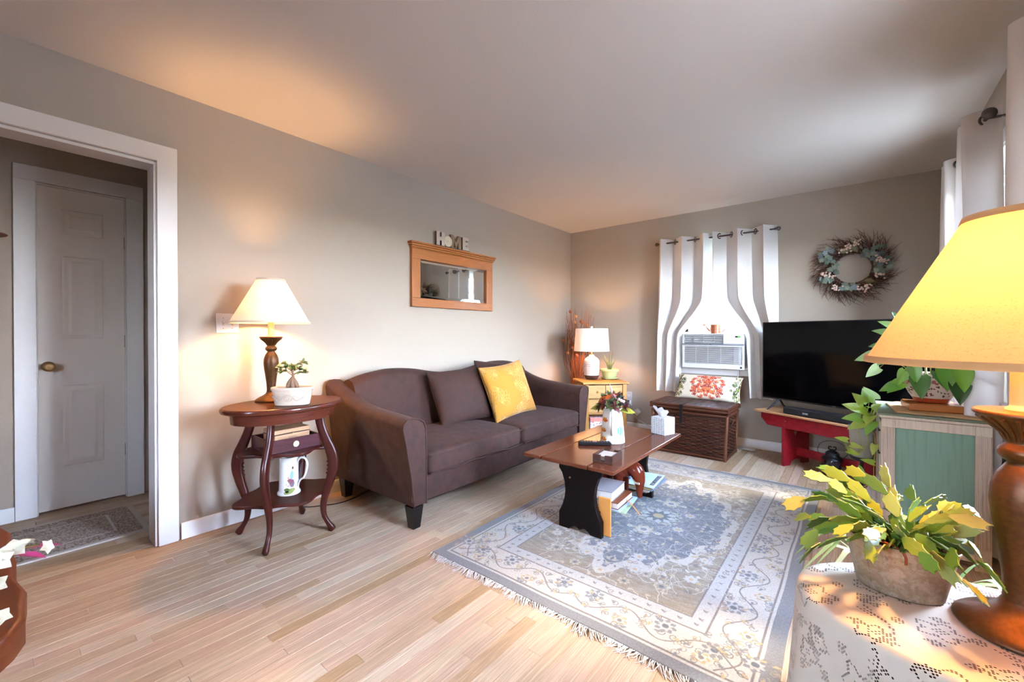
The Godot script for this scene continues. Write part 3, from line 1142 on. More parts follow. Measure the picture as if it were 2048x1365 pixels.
func sofa() -> void:
	var t := thing("sofa", "dark brown velvet camelback sofa with rolled sloping arms against the wall", "sofa", V3(-2.42, 0, -2.515))
	# seat frame
	var fr := MB.new()
	fr.box(V3(-2.40, 0.208, -2.515), V3(0.83, 0.165, 1.80), 0.02)
	wpart(t, "seat_frame", fr, M.velvet)
	# back with two humps
	var zs := [-3.56, -3.42, -3.22, -2.98, -2.76, -2.53, -2.32, -2.10, -1.88, -1.68, -1.56, -1.46]
	var ys := [0.79, 0.835, 0.868, 0.868, 0.835, 0.806, 0.820, 0.858, 0.872, 0.850, 0.815, 0.785]
	var P := PackedVector3Array()
	var nu := 60
	for i in nu + 1:
		var z := lerpf(-1.56, -3.47, float(i) / nu)
		var top := interp(zs, ys, z)
		var puff := 0.02 * sin(PI * clampf((-z - 1.6) / 0.9, 0, 1)) + 0.02 * sin(PI * clampf((-z - 2.5) / 0.95, 0, 1))
		var sec := [[-2.54 + puff * 0.4, 0.22], [-2.54 + puff, 0.40], [-2.60 + puff, 0.60], [-2.65 + puff, top - 0.05], [-2.675, top - 0.016], [-2.72, top], [-2.775, top - 0.012], [-2.81, top - 0.05], [-2.84, 0.55], [-2.85, 0.14], [-2.85, 0.14], [-2.54, 0.14]]
		for q in sec: P.append(V3(q[0], q[1], z))
	var bk := MB.new()
	for e in [0, nu]:
		var cap := PackedVector3Array()
		for k in 2:
			for i in 12: cap.append(P[e * 12 + i] if k == 0 else V3(-2.70, 0.5, P[e * 12].z))
		bk.grid(cap, 12, 2, false, false, Vector2.ZERO, Vector2.ONE, e != 0)
	bk.grid(P, 12, nu + 1, false, false, Vector2.ZERO, Vector2.ONE, true)
	wpart(t, "backrest", bk, M.velvet)
	# arms
	for s in [0, 1]:
		var A := PackedVector3Array()
		var n := 22
		for i in n + 1:
			var x := lerpf(-2.85, -1.985, float(i) / n)
			var h := arm_height(x)
			# (outward offset, height): the outer face flares towards the top
			var sec := [[0.0, 0.128], [0.0, 0.128], [0.018, 0.30], [0.055, 0.50 * h / 0.64], [0.074, h - 0.05], [0.068, h - 0.022], [0.045, h - 0.004], [0.010, h], [-0.035, h - 0.006], [-0.070, h - 0.028], [-0.086, h - 0.07], [-0.090, 0.40], [-0.090, 0.128], [-0.090, 0.128]]
			for q in sec:
				var z: float = (-1.532 + q[0]) if s == 0 else (-3.498 - q[0])
				A.append(V3(x, q[1], z))
		var am := MB.new()
		am.grid(A, 14, n + 1, false, false, Vector2.ZERO, Vector2.ONE, s == 1)
		wpart(t, "arm", am, M.velvet)
		# front face of the arm and its welt
		var out := pv([0.0, 0.128, 0.018, 0.30, 0.055, 0.50, 0.074, 0.592, 0.068, 0.62, 0.045, 0.638, 0.010, 0.642, -0.035, 0.636, -0.070, 0.614, -0.086, 0.572, -0.090, 0.40, -0.090, 0.128])
		var poly := PackedVector2Array()
		for q in out: poly.append(Vector2((1.532 - q.x) if s == 0 else (3.498 + q.x), q.y))
		var ff := MB.new()
		ff.extrude(poly, 0.024, V3(-1.979, 0, 0), Basis(V3(0, 0, -1), V3(0, 1, 0), V3(1, 0, 0)), 0.008)
		wpart(t, "arm_front", ff, M.velvet)
		var wl := PackedVector3Array()
		for q in poly: wl.append(V3(-1.970, q.y, -q.x))
		var w := MB.new()
		w.tube(wl, PackedFloat32Array([0.0055]), 6)
		wpart(t, "piping", w, M.velvet)
	# seat cushions
	for k in 2:
		var z0 := -1.628 if k == 0 else -2.545
		var z1 := -2.539 if k == 0 else -3.404
		var cu := MB.new()
		cushion(cu, V3(-2.275, 0.358, (z0 + z1) / 2), V3(0.325, 0.078, absf(z1 - z0) / 2), 0.022)
		wpart(t, "seat_cushion", cu, M.velvet)
		for yy in [0.402, 0.300]:
			var pp := MB.new()
			var path := PackedVector3Array()
			for i in 13:
				var z := lerpf(z0 - 0.012, z1 + 0.012, i / 12.0)
				path.append(V3(-1.948 - 0.004, yy + 0.006 * sin(i * 1.7), z))
			pp.tube(path, PackedFloat32Array([0.0045]), 6)
			wpart(t, "piping", pp, M.velvet)
	# legs
	for q in [[-2.00, -1.555], [-2.00, -3.475], [-2.76, -1.565], [-2.76, -3.465]]:
		var lg := MB.new()
		var lp := PackedVector3Array()
		for r in [[0.0, 0.025], [0.0, 0.025], [0.13, 0.038], [0.13, 0.038]]:
			for c in [[-1, 1], [1, 1], [1, -1], [-1, -1]]:
				for d in 2: lp.append(V3(q[0] + c[0] * r[1], r[0], q[1] + c[1] * r[1]))
		lg.grid(lp, 8, 4, true, false)
		lg.box(V3(q[0], 0.004, q[1]), V3(0.048, 0.008, 0.048), 0.001)
		wpart(t, "leg", lg, M.black)

# a crowned seat cushion: rounded box whose top swells
func cushion(mb: MB, cen: Vector3, h: Vector3, swell: float) -> void:
	var b := mb.v.size()
	mb.puff(cen, h, 0.28, 0.14, 64, 22)
	for i in range(b, mb.v.size()):
		var q := mb.v[i] - cen
		var k := (1.0 - pow(absf(q.x / h.x), 2.4)) * (1.0 - pow(absf(q.z / h.z), 2.4))
		if q.y > 0.0: q.y += swell * maxf(k, 0.0) + 0.004 * sin(q.z * 38.0 + q.x * 9.0) * maxf(k, 0.0)
		mb.v[i] = cen + q

# a scatter pillow in its own space: face along +z, base at y = 0
func pillow_mesh(w: float, h: float, th: float, pinch := 0.07, sd := 1) -> ArrayMesh:
	var mb := MB.new()
	var nz := FastNoiseLite.new()
	nz.seed = sd
	nz.frequency = 3.0
	var N := 22
	for s in [1.0, -1.0]:
		var P := PackedVector3Array()
		for j in N + 1:
			for i in N + 1:
				var u := -1.0 + 2.0 * i / N
				var v2 := -1.0 + 2.0 * j / N
				# finer near the rim
				u = sin(u * PI / 2)
				v2 = sin(v2 * PI / 2)
				var k := pow(maxf(0.0, (1.0 - u * u) * (1.0 - v2 * v2)), 0.42)
				var x := u * w / 2 * (1.0 - pinch * (1.0 - v2 * v2))
				var y := v2 * h / 2 * (1.0 - pinch * (1.0 - u * u))
				P.append(V3(x, y + h / 2, s * (th / 2 * k * (1.0 + 0.18 * nz.get_noise_2d(x, y)) + 0.002)))
		mb.grid(P, N + 1, N + 1, false, false, Vector2(0, 1), Vector2(1, 0), s < 0.0)
	return mb.mesh()

func lean_basis(yaw: float, back: float, roll: float) -> Basis:
	# faces +x after yaw 90: first roll in its own plane, then lean back, then turn
	return Basis(Vector3.UP, yaw) * Basis(Vector3.RIGHT, -back) * Basis(Vector3(0, 0, 1), roll)

func sofa_pillows() -> void:
	var a := thing("throw_pillow", "large dark brown velvet throw pillow leaning on the sofa back left of the yellow pillow", "pillow", V3(-2.36, 0.435, -2.36))
	part(a, "cover", pillow_mesh(0.50, 0.45, 0.20, 0.07, 3), M.velvet, "", Vector3.ZERO, lean_basis(PI / 2 - 0.12, 0.42, 0.05))
	var b := thing("throw_pillow", "brown velvet throw pillow half hidden behind the yellow pillow", "pillow", V3(-2.37, 0.435, -2.83))
	part(b, "cover", pillow_mesh(0.50, 0.48, 0.18, 0.07, 4), M.velvet, "", Vector3.ZERO, lean_basis(PI / 2 - 0.2, 0.40, -0.10))
	# yellow pillow with embroidered leaves
	var base := srgb(182, 124, 24)
	var line := srgb(214, 168, 84)
	var p := Pix.new(512, 512, base)
	var hgt := Pix.new(512, 512, Color(0.5, 0.5, 0.5))
	var r2 := RandomNumberGenerator.new()
	r2.seed = 5
	for k in 26:
		var c := Vector2((k % 5) * 110.0 + 30 + r2.randf_range(-30, 30), (k / 5) * 105.0 + 30 + r2.randf_range(-30, 30))
		var rot := r2.randf() * TAU
		for j in 7:
			var an := rot + (j - 3) * 0.36
			var L := 92.0 - absf(j - 3) * 9.0
			for s in [-1.0, 1.0]:
				var pts := PackedVector2Array()
				for i in 13:
					var t := i / 12.0
					var o: float = sin(PI * t) * 15.0 * s
					pts.append(c + Vector2(cos(an), sin(an)) * L * t + Vector2(-sin(an), cos(an)) * o)
				p.stroke(pts, 2.4, line, 0.75)
				hgt.stroke(pts, 3.4, Color(1, 1, 1))
	var ym := mat(Color(1, 1, 1), 0.8)
	ym.albedo_texture = p.tex()
	bumpy(ym, hgt.tex(), 0.5)
	ym.rim_enabled = true
	ym.rim = 0.5
	var y := thing("throw_pillow", "mustard yellow square throw pillow with embroidered leaf lines on the sofa", "pillow", V3(-2.20, 0.44, -2.78))
	part(y, "cover", pillow_mesh(0.50, 0.47, 0.17, 0.08, 6), ym, "", Vector3.ZERO, lean_basis(PI / 2 - 0.10, 0.36, 0.10))

# ------------------------------------------------------------------ coffee table
func coffee_table() -> void:
	var t := thing("coffee_table", "dark mahogany trestle coffee table with drop leaves and open shelf on the rug", "coffee table", V3(-1.215, 0.014, -2.48))
	var topm: StandardMaterial3D = wood(srgb(116, 62, 42), Color.BLACK, 2, 0.16, 11)
	topm.clearcoat_enabled = true
	topm.clearcoat = 0.6
	topm.clearcoat_roughness = 0.12
	for s in [[-1.512, -1.389], [-1.386, -1.092], [-1.089, -0.940]]:
		var mb := MB.new()
		mb.box(V3((s[0] + s[1]) / 2, 0.426, -2.495), V3(s[1] - s[0], 0.022, 1.06), 0.005)
		wpart(t, "top_board", mb, topm)
	var rail := MB.new()
	rail.box(V3(-1.215, 0.402, -2.47), V3(0.16, 0.03, 0.86), 0.004)
	wpart(t, "apron", rail, M.trestle)
	var half := [0.0, 0.012, 0.03, 0.026, 0.055, 0.014, 0.07, 0.0, 0.135, 0.0, 0.135, 0.085, 0.112, 0.130, 0.098, 0.175, 0.093, 0.215, 0.098, 0.265, 0.115, 0.315, 0.135, 0.340, 0.135, 0.390, 0.0, 0.390]
	var right := pv(half)
	var poly := PackedVector2Array()
	for q in right: poly.append(q + Vector2(0, 0.014))
	for i in range(right.size() - 2, 0, -1): poly.append(Vector2(-right[i].x, right[i].y + 0.014))
	for z in [-2.10, -2.84]:
		var mb := MB.new()
		mb.extrude(poly, 0.036, V3(-1.205, 0, z), Basis.IDENTITY, 0.004)
		wpart(t, "trestle", mb, M.trestle)
		for y in [0.31, 0.405]:
			var s := MB.new()
			s.lathe(pv([0, 0, 0.006, 0, 0.005, 0.003, 0, 0.004]), 10)
			var o := part(t, "screw", s, M.brass)
			o.transform = t.transform.affine_inverse() * Transform3D(Basis(Vector3.RIGHT, PI / 2), V3(-1.205 + (0.02 if y > 0.4 else -0.06), y, z + 0.0175))
	var sh := MB.new()
	sh.box(V3(-1.205, 0.135, -2.47), V3(0.215, 0.02, 0.71), 0.003)
	wpart(t, "shelf", sh, M.trestle)

func book(called: String, label: String, at: Vector3, turn: float, w: float, l: float, h: float, cover: Material, group := "", pages := true) -> Node3D:
	var t := thing(called, label, "book", at, turn, group)
	var c := MB.new()
	c.box(V3(0, h - 0.0015, 0), V3(w, 0.003, l), 0.001)
	c.box(V3(0, 0.0015, 0), V3(w, 0.003, l), 0.001)
	c.box(V3(-w / 2 + 0.002, h / 2, 0), V3(0.004, h, l), 0.0015)
	part(t, "cover", c, cover)
	if pages:
		var p := MB.new()
		p.box(V3(0.001, h / 2, 0), V3(w - 0.010, h - 0.006, l - 0.008), 0.001)
		part(t, "pages", p, M.get("paper"))
	return t

func coffee_table_things() -> void:
	M.paper = mat(srgb(226, 218, 206), 0.9)
	var Y := 0.437
	# remote control
	var r := thing("remote_control", "long black television remote control lying on the coffee table", "remote", V3(-1.262, Y, -2.372), deg_to_rad(32.5))
	var mb := MB.new()
	mb.box(V3(0, 0.011, 0), V3(0.205, 0.020, 0.052), 0.007)
	part(r, "body", mb, M.black)
	var keym := mat(srgb(40, 38, 40), 0.5)
	for i in 11:
		for j in 3:
			if i == 5: continue
			var k := MB.new()
			k.box(V3(-0.086 + i * 0.0172, 0.0225, -0.015 + j * 0.015), V3(0.009, 0.004, 0.008), 0.0015)
			part(r, "key", k, keym)
	var pad := MB.new()
	pad.lathe(pv([0.0, 0.0, 0.017, 0.0, 0.017, 0.003, 0.012, 0.004, 0.0, 0.0035]), 20)
	part(r, "navigation_pad", pad, mat(srgb(170, 150, 150), 0.35, 0.6), "silver navigation pad", V3(0.0, 0.0212, 0))
	# coaster holder with coasters
	var ro := wood(srgb(74, 44, 30), Color.BLACK, 0, 0.5, 12)
	var ch := thing("coaster_holder", "small dark wooden coaster box with notched sides on the table corner", "coaster holder", V3(-1.057, Y, -2.135), deg_to_rad(5.0))
	mb = MB.new()
	mb.box(V3(0, 0.005, 0), V3(0.112, 0.010, 0.15), 0.002)
	part(ch, "base", mb, ro)
	for s in [-1, 1]:
		for q in [-1, 1]:
			mb = MB.new()
			mb.box(V3(s * 0.034, 0.024, q * 0.069), V3(0.044, 0.038, 0.012), 0.002)
			part(ch, "end_wall", mb, ro)
		mb = MB.new()
		mb.box(V3(s * 0.050, 0.024, 0), V3(0.012, 0.038, 0.126), 0.002)
		part(ch, "side_wall", mb, ro)
	for i in 4:
		mb = MB.new()
		mb.box(V3(0, 0.0125 + i * 0.0062, 0), V3(0.084, 0.0055, 0.112), 0.002, Basis(Vector3.UP, 0.02 * (i - 1.5)))
		var c := thing("coaster", ["bottom pale stone coaster of the stack in the coaster box", "pale stone coaster lying second from the bottom in coaster box", "pale stone coaster just under the top one in coaster box", "topmost pale stone coaster in the coaster box"][i], "coaster", V3(-1.057, Y, -2.135), deg_to_rad(5.0), "coasters in the coaster box")
		part(c, "slab", mb, tri_noise(srgb(206, 188, 172), srgb(150, 130, 118), 61, 9.0))
	# tissue box
	var p := Pix.new(256, 256, srgb(222, 222, 218))
	var r2 := RandomNumberGenerator.new()
	r2.seed = 12
	for i in 42:
		var x := (i % 6) * 44.0 + 20
		var y := (i / 6) * 38.0 + 12 + 16 * (i % 2)
		p.spiral(x, y, 17, r2.randf() * TAU, 1.4, 4.0, [srgb(140, 134, 128), srgb(120, 116, 114), srgb(96, 164, 170), srgb(158, 150, 140)][r2.randi() % 4])
	var tm := mat(Color(1, 1, 1), 0.6)
	tm.albedo_texture = p.tex()
	tm.uv1_scale = Vector3(8.8, 8.8, 1)
	tm.uv1_offset = Vector3(0.5, 0.5, 0)
	var tb := thing("tissue_box", "white cube tissue box printed with grey and teal swirls on the coffee table", "tissue box", V3(-1.043, Y, -2.955), deg_to_rad(-18.0))
	mb = MB.new()
	mb.box(V3(0, 0.058, 0), V3(0.112, 0.116, 0.112), 0.002)
	part(tb, "carton", mb, tm)
	var P := PackedVector3Array()
	var n := 9
	for j in n:
		for i in 17:
			var u := TAU * i / 16.0
			var v2 := j / float(n - 1)
			var rr := 0.018 + 0.040 * v2 * (0.6 + 0.4 * sin(u * 2.0 + 1.0)) + 0.004 * sin(u * 5.0)
			P.append(V3(cos(u) * rr * 1.2 - 0.018 * v2, 0.112 + 0.062 * v2 + 0.016 * sin(u * 3.0) * v2 - 0.02 * v2 * v2 * (1 + cos(u)) * 0.5, sin(u) * rr * 0.55))
	mb = MB.new()
	mb.grid(P, 17, n)
	var tis := mat(srgb(246, 246, 246), 0.95)
	tis.backlight_enabled = true
	tis.backlight = Color(0.5, 0.5, 0.5)
	part(tb, "tissue", mb, tis, "white tissue pulled up from the slot")
	pitcher_and_flowers(V3(-1.213, Y, -2.522))
	shelf_books()

func tri_noise(a: Color, b: Color, sd: int, s: float, rough := 0.7) -> StandardMaterial3D:
	var key := "tn%d" % sd
	if M.has(key): return M[key]
	var m := mat(Color(1, 1, 1), rough)
	m.albedo_texture = noise(0.05, [a, b.lerp(a, 0.6), a, b], 256, 256, sd, 4)
	tri(m, s)
	M[key] = m
	return m

func pitcher_and_flowers(at: Vector3) -> void:
	# printed with an orange leaf, a teal pumpkin and a green sprig
	var p := Pix.new(512, 256, srgb(232, 222, 204))
	var cx := 96.0   # the print beside the handle
	p.ell(cx, 160, 26, 30, 0.0, srgb(120, 190, 184))
	for k in 5: p.ell(cx - 20 + k * 10, 160, 5, 28 - absf(k - 2) * 3, 0.0, [srgb(96, 168, 166), srgb(150, 210, 200)][k % 2])
	p.stroke(pv([cx, 132, cx + 3, 122, cx + 8, 118]), 4, srgb(150, 130, 80))
	for k in 9:
		p.leafshape(cx + 6 - 3 * k * 0.4, 250 - k * 7, 12, 3, -0.6 - 1.9 * (k % 2), srgb(96, 140, 66))
	for c in [[478.0, 96.0, 34.0], [470.0, 170.0, 32.0], [476.0, 232.0, 32.0], [300.0, 150.0, 30.0]]:
		for k in 5: p.leafshape(c[0], c[1], c[2], c[2] * 0.26, -PI / 2 + (k - 2) * 0.62, [srgb(206, 126, 40), srgb(190, 96, 34), srgb(214, 168, 60)][k % 3])
	p.ell(cx + 22, 96, 4, 4, 0, srgb(220, 150, 40))
	p.ell(cx - 18, 40, 3, 3, 0, srgb(200, 120, 40))
	for k in 300: p.dot(rng.randi() % 512, rng.randi() % 256, srgb(196, 178, 150), 0.6)
	var pm := mat(Color(1, 1, 1), 0.25)
	pm.albedo_texture = p.tex()
	var t := thing("flower_pitcher", "tall cream ceramic pitcher printed with teal pumpkin and orange leaves on coffee table", "pitcher", at, deg_to_rad(-90.0))
	var mb := MB.new()
	mb.lathe(pv([0.0, 0.003, 0.070, 0.003, 0.075, 0.0, 0.078, 0.006, 0.076, 0.02, 0.070, 0.09, 0.063, 0.16, 0.058, 0.205, 0.059, 0.218, 0.057, 0.221, 0.054, 0.216, 0.053, 0.16, 0.062, 0.05, 0.0, 0.02]), 40)
	for i in mb.uv.size():
		mb.uv[i].y = 1.0 - clampf(mb.v[i].y / 0.222, 0, 1)
	part(t, "body", mb, pm)
	# handle turned to the camera
	var hp := curve3([V3(0, 0.205, 0.056), V3(0, 0.212, 0.082), V3(0, 0.185, 0.098), V3(0, 0.13, 0.098), V3(0, 0.08, 0.088), V3(0, 0.062, 0.076)], 5)
	mb = MB.new()
	mb.tube(hp, PackedFloat32Array([0.011]), 10)
	part(t, "handle", mb, mat(srgb(236, 228, 212), 0.25), "", Vector3.ZERO, Basis(Vector3.UP, deg_to_rad(90 + 26)))
	# bouquet, a thing of its own standing in the pitcher
	var f := thing("bouquet", "autumn silk flower bouquet with burgundy, orange and green leaves in cream pitcher", "flowers", at + V3(0, 0.10, 0))
	var st := MB.new()
	for k in 14:
		var a := TAU * k / 14.0
		st.tube(PackedVector3Array([V3(cos(a) * 0.02, -0.06, sin(a) * 0.02), V3(cos(a) * 0.03, 0.09, sin(a) * 0.03), V3(cos(a) * 0.06, 0.17, sin(a) * 0.06)]), PackedFloat32Array([0.002]), 4)
	part(f, "stems", st, mat(srgb(70, 84, 44), 0.8))
	var dark := leaf_mat(srgb(46, 58, 42), 0.2)
	var green := leaf_mat(srgb(96, 112, 62), 0.3)
	var lime := leaf_mat(srgb(160, 160, 54), 0.45)
	var burg := leaf_mat(srgb(86, 24, 28), 0.2)
	var orange := leaf_mat(srgb(190, 84, 34), 0.3)
	var pinkw := mat(srgb(206, 166, 156), 0.8)
	var berry := mat(srgb(40, 38, 60), 0.35)
	var petal := leaf_shape(0.050, 0.014, 0.25, 0.0)
	var small := leaf_shape(0.030, 0.011, 0.25, 0.0)
	var broad := leaf_shape(0.085, 0.034, 0.3, 0.0)
	# sprays over a dome above the rim
	var cc := V3(0, 0.125, 0)
	for k in 30:
		var a := k * 2.399963
		var el := lerpf(0.05, 1.45, k / 29.0)
		var out := V3(cos(a) * cos(el), sin(el) * 0.85, sin(a) * cos(el))
		var c := cc + out * V3(0.075, 0.060, 0.075).length() * 0.62
		var kind: int = [0, 1, 2, 0, 3, 1, 0, 2, 4, 3][k % 10]
		if kind == 4:
			for j in 6:
				var b := MB.new()
				b.ball(c + out * 0.012 + V3(rng.randfn(), rng.randfn(), rng.randfn()) * 0.010, V3(0.0065, 0.0065, 0.0065), 8, 5)
				part(f, "berry", b, berry)
		elif kind == 3:
			var B := look_basis(out)
			for j in 6:
				var d: Vector3 = (B.y * 0.7 + B.x * cos(TAU * j / 6.0) + B.z * sin(TAU * j / 6.0)).normalized()
				part(f, "petal", small, orange, "", c + out * 0.01, look_basis(d, B.y))
		else:
			for j in 7:
				var d := (out * 1.2 + V3(rng.randfn(), rng.randfn(), rng.randfn()) * 0.55).normalized()
				part(f, "leaf", petal if j < 4 else small, [burg, dark, green][kind], "", c, look_basis(d, V3(out.x, 1.5, out.z)))
	# a pale green rosette towards the room
	var rd := V3(0.35, 0.35, 0.85).normalized()
	var RB := look_basis(rd)
	for j in 9:
		var d: Vector3 = (RB.y * 0.55 + RB.x * cos(TAU * j / 9.0) + RB.z * sin(TAU * j / 9.0)).normalized()
		part(f, "leaf", petal, green, "", cc + rd * 0.062, look_basis(d, RB.y))
	for q in [[-0.115, 0.10, 0.05], [0.13, 0.10, 0.03], [0.11, 0.085, -0.06]]:
		part(f, "leaf", broad, lime, "", V3(q[0] * 0.45, q[1] + 0.01, q[2] * 0.45), look_basis(V3(q[0], 0.02, q[2]).normalized(), V3(0.3, 1, 0.4)))
	for q in [[0.065, 0.185, 0.05], [0.078, 0.178, 0.042], [0.090, 0.172, 0.034]]:
		var b := MB.new()
		b.ball(V3(q[0], q[1], q[2]), V3(0.010, 0.010, 0.010), 8, 5)
		part(f, "blossom", b, pinkw)
	var sp := MB.new()
	sp.tube(PackedVector3Array([V3(0.0, 0.19, 0.0), V3(-0.008, 0.24, 0.004), V3(-0.018, 0.272, 0.008)]), PackedFloat32Array([0.007, 0.007, 0.003]), 7)
	part(f, "flower_spike", sp, pinkw)

# a leaf in its own space: grows along +y, faces +z; wide base when heart > 0
func leaf_shape(L: float, W: float, curl: float, heart: float, segs := 6) -> ArrayMesh:
	var mb := MB.new()
	var P := PackedVector3Array()
	for j in segs + 1:
		var t := j / float(segs)
		var wd: float
		if heart > 0.0: wd = W * pow(sin(PI * pow(clampf(t * 0.93 + 0.07, 0, 1), 0.52)), 0.9)
		else: wd = W * sin(PI * pow(clampf(t * 0.96 + 0.04, 0, 1), 0.85))
		if j == segs: wd = 0.0
		var y := L * t
		var z := -curl * L * t * t
		for i in 5:
			var u := (i - 2) / 2.0
			var back := -heart * L * 0.14 * absf(u) * (1.0 - t) * (1.0 - t)
			P.append(V3(u * wd, y + back, z + absf(u) * wd * 0.28))
	mb.grid(P, 5, segs + 1)
	return mb.mesh()

func shelf_books() -> void:
	var Y := 0.145
	var z0 := -2.24
	book("book", "flat grey-green magazine at the bottom of the stack under the coffee table", V3(-1.10, Y, -2.29), 0.15, 0.22, 0.26, 0.008, mat(srgb(176, 196, 150), 0.5))
	book("book", "pale blue magazine lying second in the stack under the coffee table", V3(-1.105, Y + 0.0085, -2.285), 0.02, 0.21, 0.26, 0.008, mat(srgb(170, 190, 206), 0.5))
	var br := book("book", "thick brown leather bound book with ribbon marker in the shelf stack", V3(-1.10, Y + 0.017, -2.275), 0.05, 0.17, 0.225, 0.036, mat(srgb(120, 62, 34), 0.45))
	var rb := MB.new()
	ribbon(rb, curve3([V3(0.08, 0.018, -0.02), V3(0.11, 0.010, 0.0), V3(0.135, -0.004, 0.008), V3(0.165, -0.024, 0.02), V3(0.18, -0.036, 0.022)], 4), V3(0, 0.3, 1), 0.009)
	part(br, "ribbon", rb, mat(srgb(204, 120, 44), 0.6), "orange ribbon marker")
	rb = MB.new()
	ribbon(rb, curve3([V3(-0.08, 0.015, 0.07), V3(-0.16, 0.010, 0.08), V3(-0.215, 0.0, 0.085), V3(-0.235, -0.012, 0.09)], 4), V3(0, 0.2, 1), 0.009)
	part(br, "ribbon", rb, mat(srgb(186, 92, 40), 0.6), "orange ribbon marker")
	book("book", "thick light grey book on top of the stack under the coffee table", V3(-1.13, Y + 0.0535, -2.265), 0.1, 0.155, 0.215, 0.052, mat(srgb(150, 140, 138), 0.7))
	# upright orange folder against the trestle
	var t := thing("folder", "upright orange paper folder tucked beside the coffee table trestle", "folder", V3(-1.075, Y - 0.13, -2.138))
	var mb := MB.new()
	mb.box(V3(0.0, 0.105, 0), V3(0.075, 0.21, 0.012), 0.003)
	part(t, "cover", mb, mat(srgb(222, 150, 72), 0.6))
	# magazines at the far end
	var cols := [srgb(150, 130, 110), srgb(206, 196, 180), srgb(120, 136, 150), srgb(214, 186, 110), srgb(170, 150, 140)]
	var labs := ["tan magazine at the bottom of the far magazine stack", "cream magazine in the far magazine stack above the tan one", "slate blue magazine in the middle of the far magazine stack", "yellow edged magazine near the top of the far stack", "brownish magazine just under the blue and white cover"]
	for i in 5:
		var m := thing("magazine", labs[i] + " under coffee table", "magazine", V3(-1.10 + 0.008 * (i % 3), Y + i * 0.0065, -2.70 + 0.006 * (i % 2)), 0.05 * (i - 2))
		var k := MB.new()
		k.box(V3(0, 0.003, 0), V3(0.225, 0.006, 0.28), 0.001)
		part(m, "pages", k, mat(cols[i], 0.6))
	var p := Pix.new(256, 320, srgb(188, 212, 228))
	for y in 320:
		for x in 256:
			p.im.set_pixel(x, y, srgb(178, 206, 226).lerp(srgb(214, 222, 226), clampf(y / 320.0 + 0.2 * sin(x * 0.03), 0, 1)))
	p.stroke(pv([60, 110, 110, 92, 150, 70]), 16, srgb(60, 140, 180))
	p.ell(90, 60, 26, 9, -0.3, srgb(40, 70, 120))
	p.ell(150, 150, 30, 10, 0.3, srgb(150, 190, 210))
	var mag := thing("magazine", "magazine with pale blue cover and black title on top of the far stack", "magazine", V3(-1.085, Y + 0.034, -2.69), 0.10)
	var b := MB.new()
	b.box(V3(0, 0.002, 0), V3(0.225, 0.004, 0.285), 0.001)
	part(mag, "pages", b, mat(srgb(216, 220, 224), 0.5))
	var cv := MB.new()
	cv.quad(V3(0.1115, 0.0045, 0.141), V3(0.1115, 0.0045, -0.141), V3(-0.1115, 0.0045, -0.141), V3(-0.1115, 0.0045, 0.141))
	var cm := mat(Color(1, 1, 1), 0.35)
	cm.albedo_texture = p.tex()
	part(mag, "front_cover", cv, cm)
	var tx := text_mesh("REMINDERS", 0.036, 0.0006)
	part(mag, "title", tx, mat(srgb(24, 26, 32), 0.5), "black bold title", V3(0.088, 0.0052, 0.0), Basis(Vector3(0, 0, -1), Vector3(-1, 0, 0), Vector3(0, 1, 0)))
	# carved elephant
	var e := thing("elephant_figurine", "carved reddish-brown wooden elephant figurine on the shelf under the coffee table", "figurine", V3(-1.135, 0.145, -2.455), deg_to_rad(-8.0))
	var em := wood(srgb(112, 44, 26), Color.BLACK, 1, 0.2, 11)
	var eb := MB.new()
	# rump - back - head - brow - trunk as one loft
	var path := curve3([V3(-0.135, 0.135, 0), V3(-0.12, 0.145, 0), V3(-0.06, 0.155, 0), V3(0.0, 0.158, 0), V3(0.05, 0.172, 0), V3(0.085, 0.178, 0), V3(0.118, 0.160, 0), V3(0.135, 0.118, 0), V3(0.140, 0.075, 0), V3(0.138, 0.035, 0), V3(0.142, 0.012, 0)], 4)
	var rad := PackedFloat32Array()
	for i in path.size():
		rad.append(interp([0.0, 0.07, 0.22, 0.38, 0.5, 0.6, 0.7, 0.8, 0.9, 1.0], [0.02, 0.052, 0.066, 0.062, 0.05, 0.046, 0.036, 0.024, 0.018, 0.013], i / float(path.size() - 1)))
	eb.tube(path, rad, 14)
	for q in [[-0.10, 0.032], [-0.10, -0.032], [0.015, 0.034], [0.015, -0.034]]:
		eb.tube(PackedVector3Array([V3(q[0], 0.15, q[1]), V3(q[0], 0.08, q[1]), V3(q[0] + 0.004, 0.03, q[1]), V3(q[0] + 0.006, 0.0, q[1])]), PackedFloat32Array([0.034, 0.028, 0.022, 0.027]), 10)
	part(e, "body", eb, em)
	for s in [-1.0, 1.0]:
		var ear := MB.new()
		ear.ball(V3(0.045, 0.165, s * 0.052), V3(0.034, 0.048, 0.010), 14, 8, Basis(Vector3.UP, s * 0.5))
		part(e, "ear", ear, em)
		var tk := MB.new()
		tk.tube(curve3([V3(0.105, 0.13, s * 0.024), V3(0.13, 0.105, s * 0.034), V3(0.158, 0.104, s * 0.036)], 4), PackedFloat32Array([0.006]), 6)
		part(e, "tusk", tk, mat(srgb(220, 200, 170), 0.4))

func ribbon(mb: MB, path: PackedVector3Array, side: Vector3, w: float) -> void:
	var P := PackedVector3Array()
	for q in path:
		P.append(q - side.normalized() * w)
		P.append(q + side.normalized() * w)
	mb.grid(P, 2, path.size())

func text_mesh(s: String, size: float, depth: float, serif := false) -> TextMesh:
	var f := SystemFont.new()
	f.font_names = PackedStringArray(["Droid Serif" if serif else "Droid Sans"])
	f.font_weight = 700
	var t := TextMesh.new()
	t.text = s
	t.font = f
	t.font_size = 64
	t.pixel_size = size / 64.0
	t.depth = depth
	return t

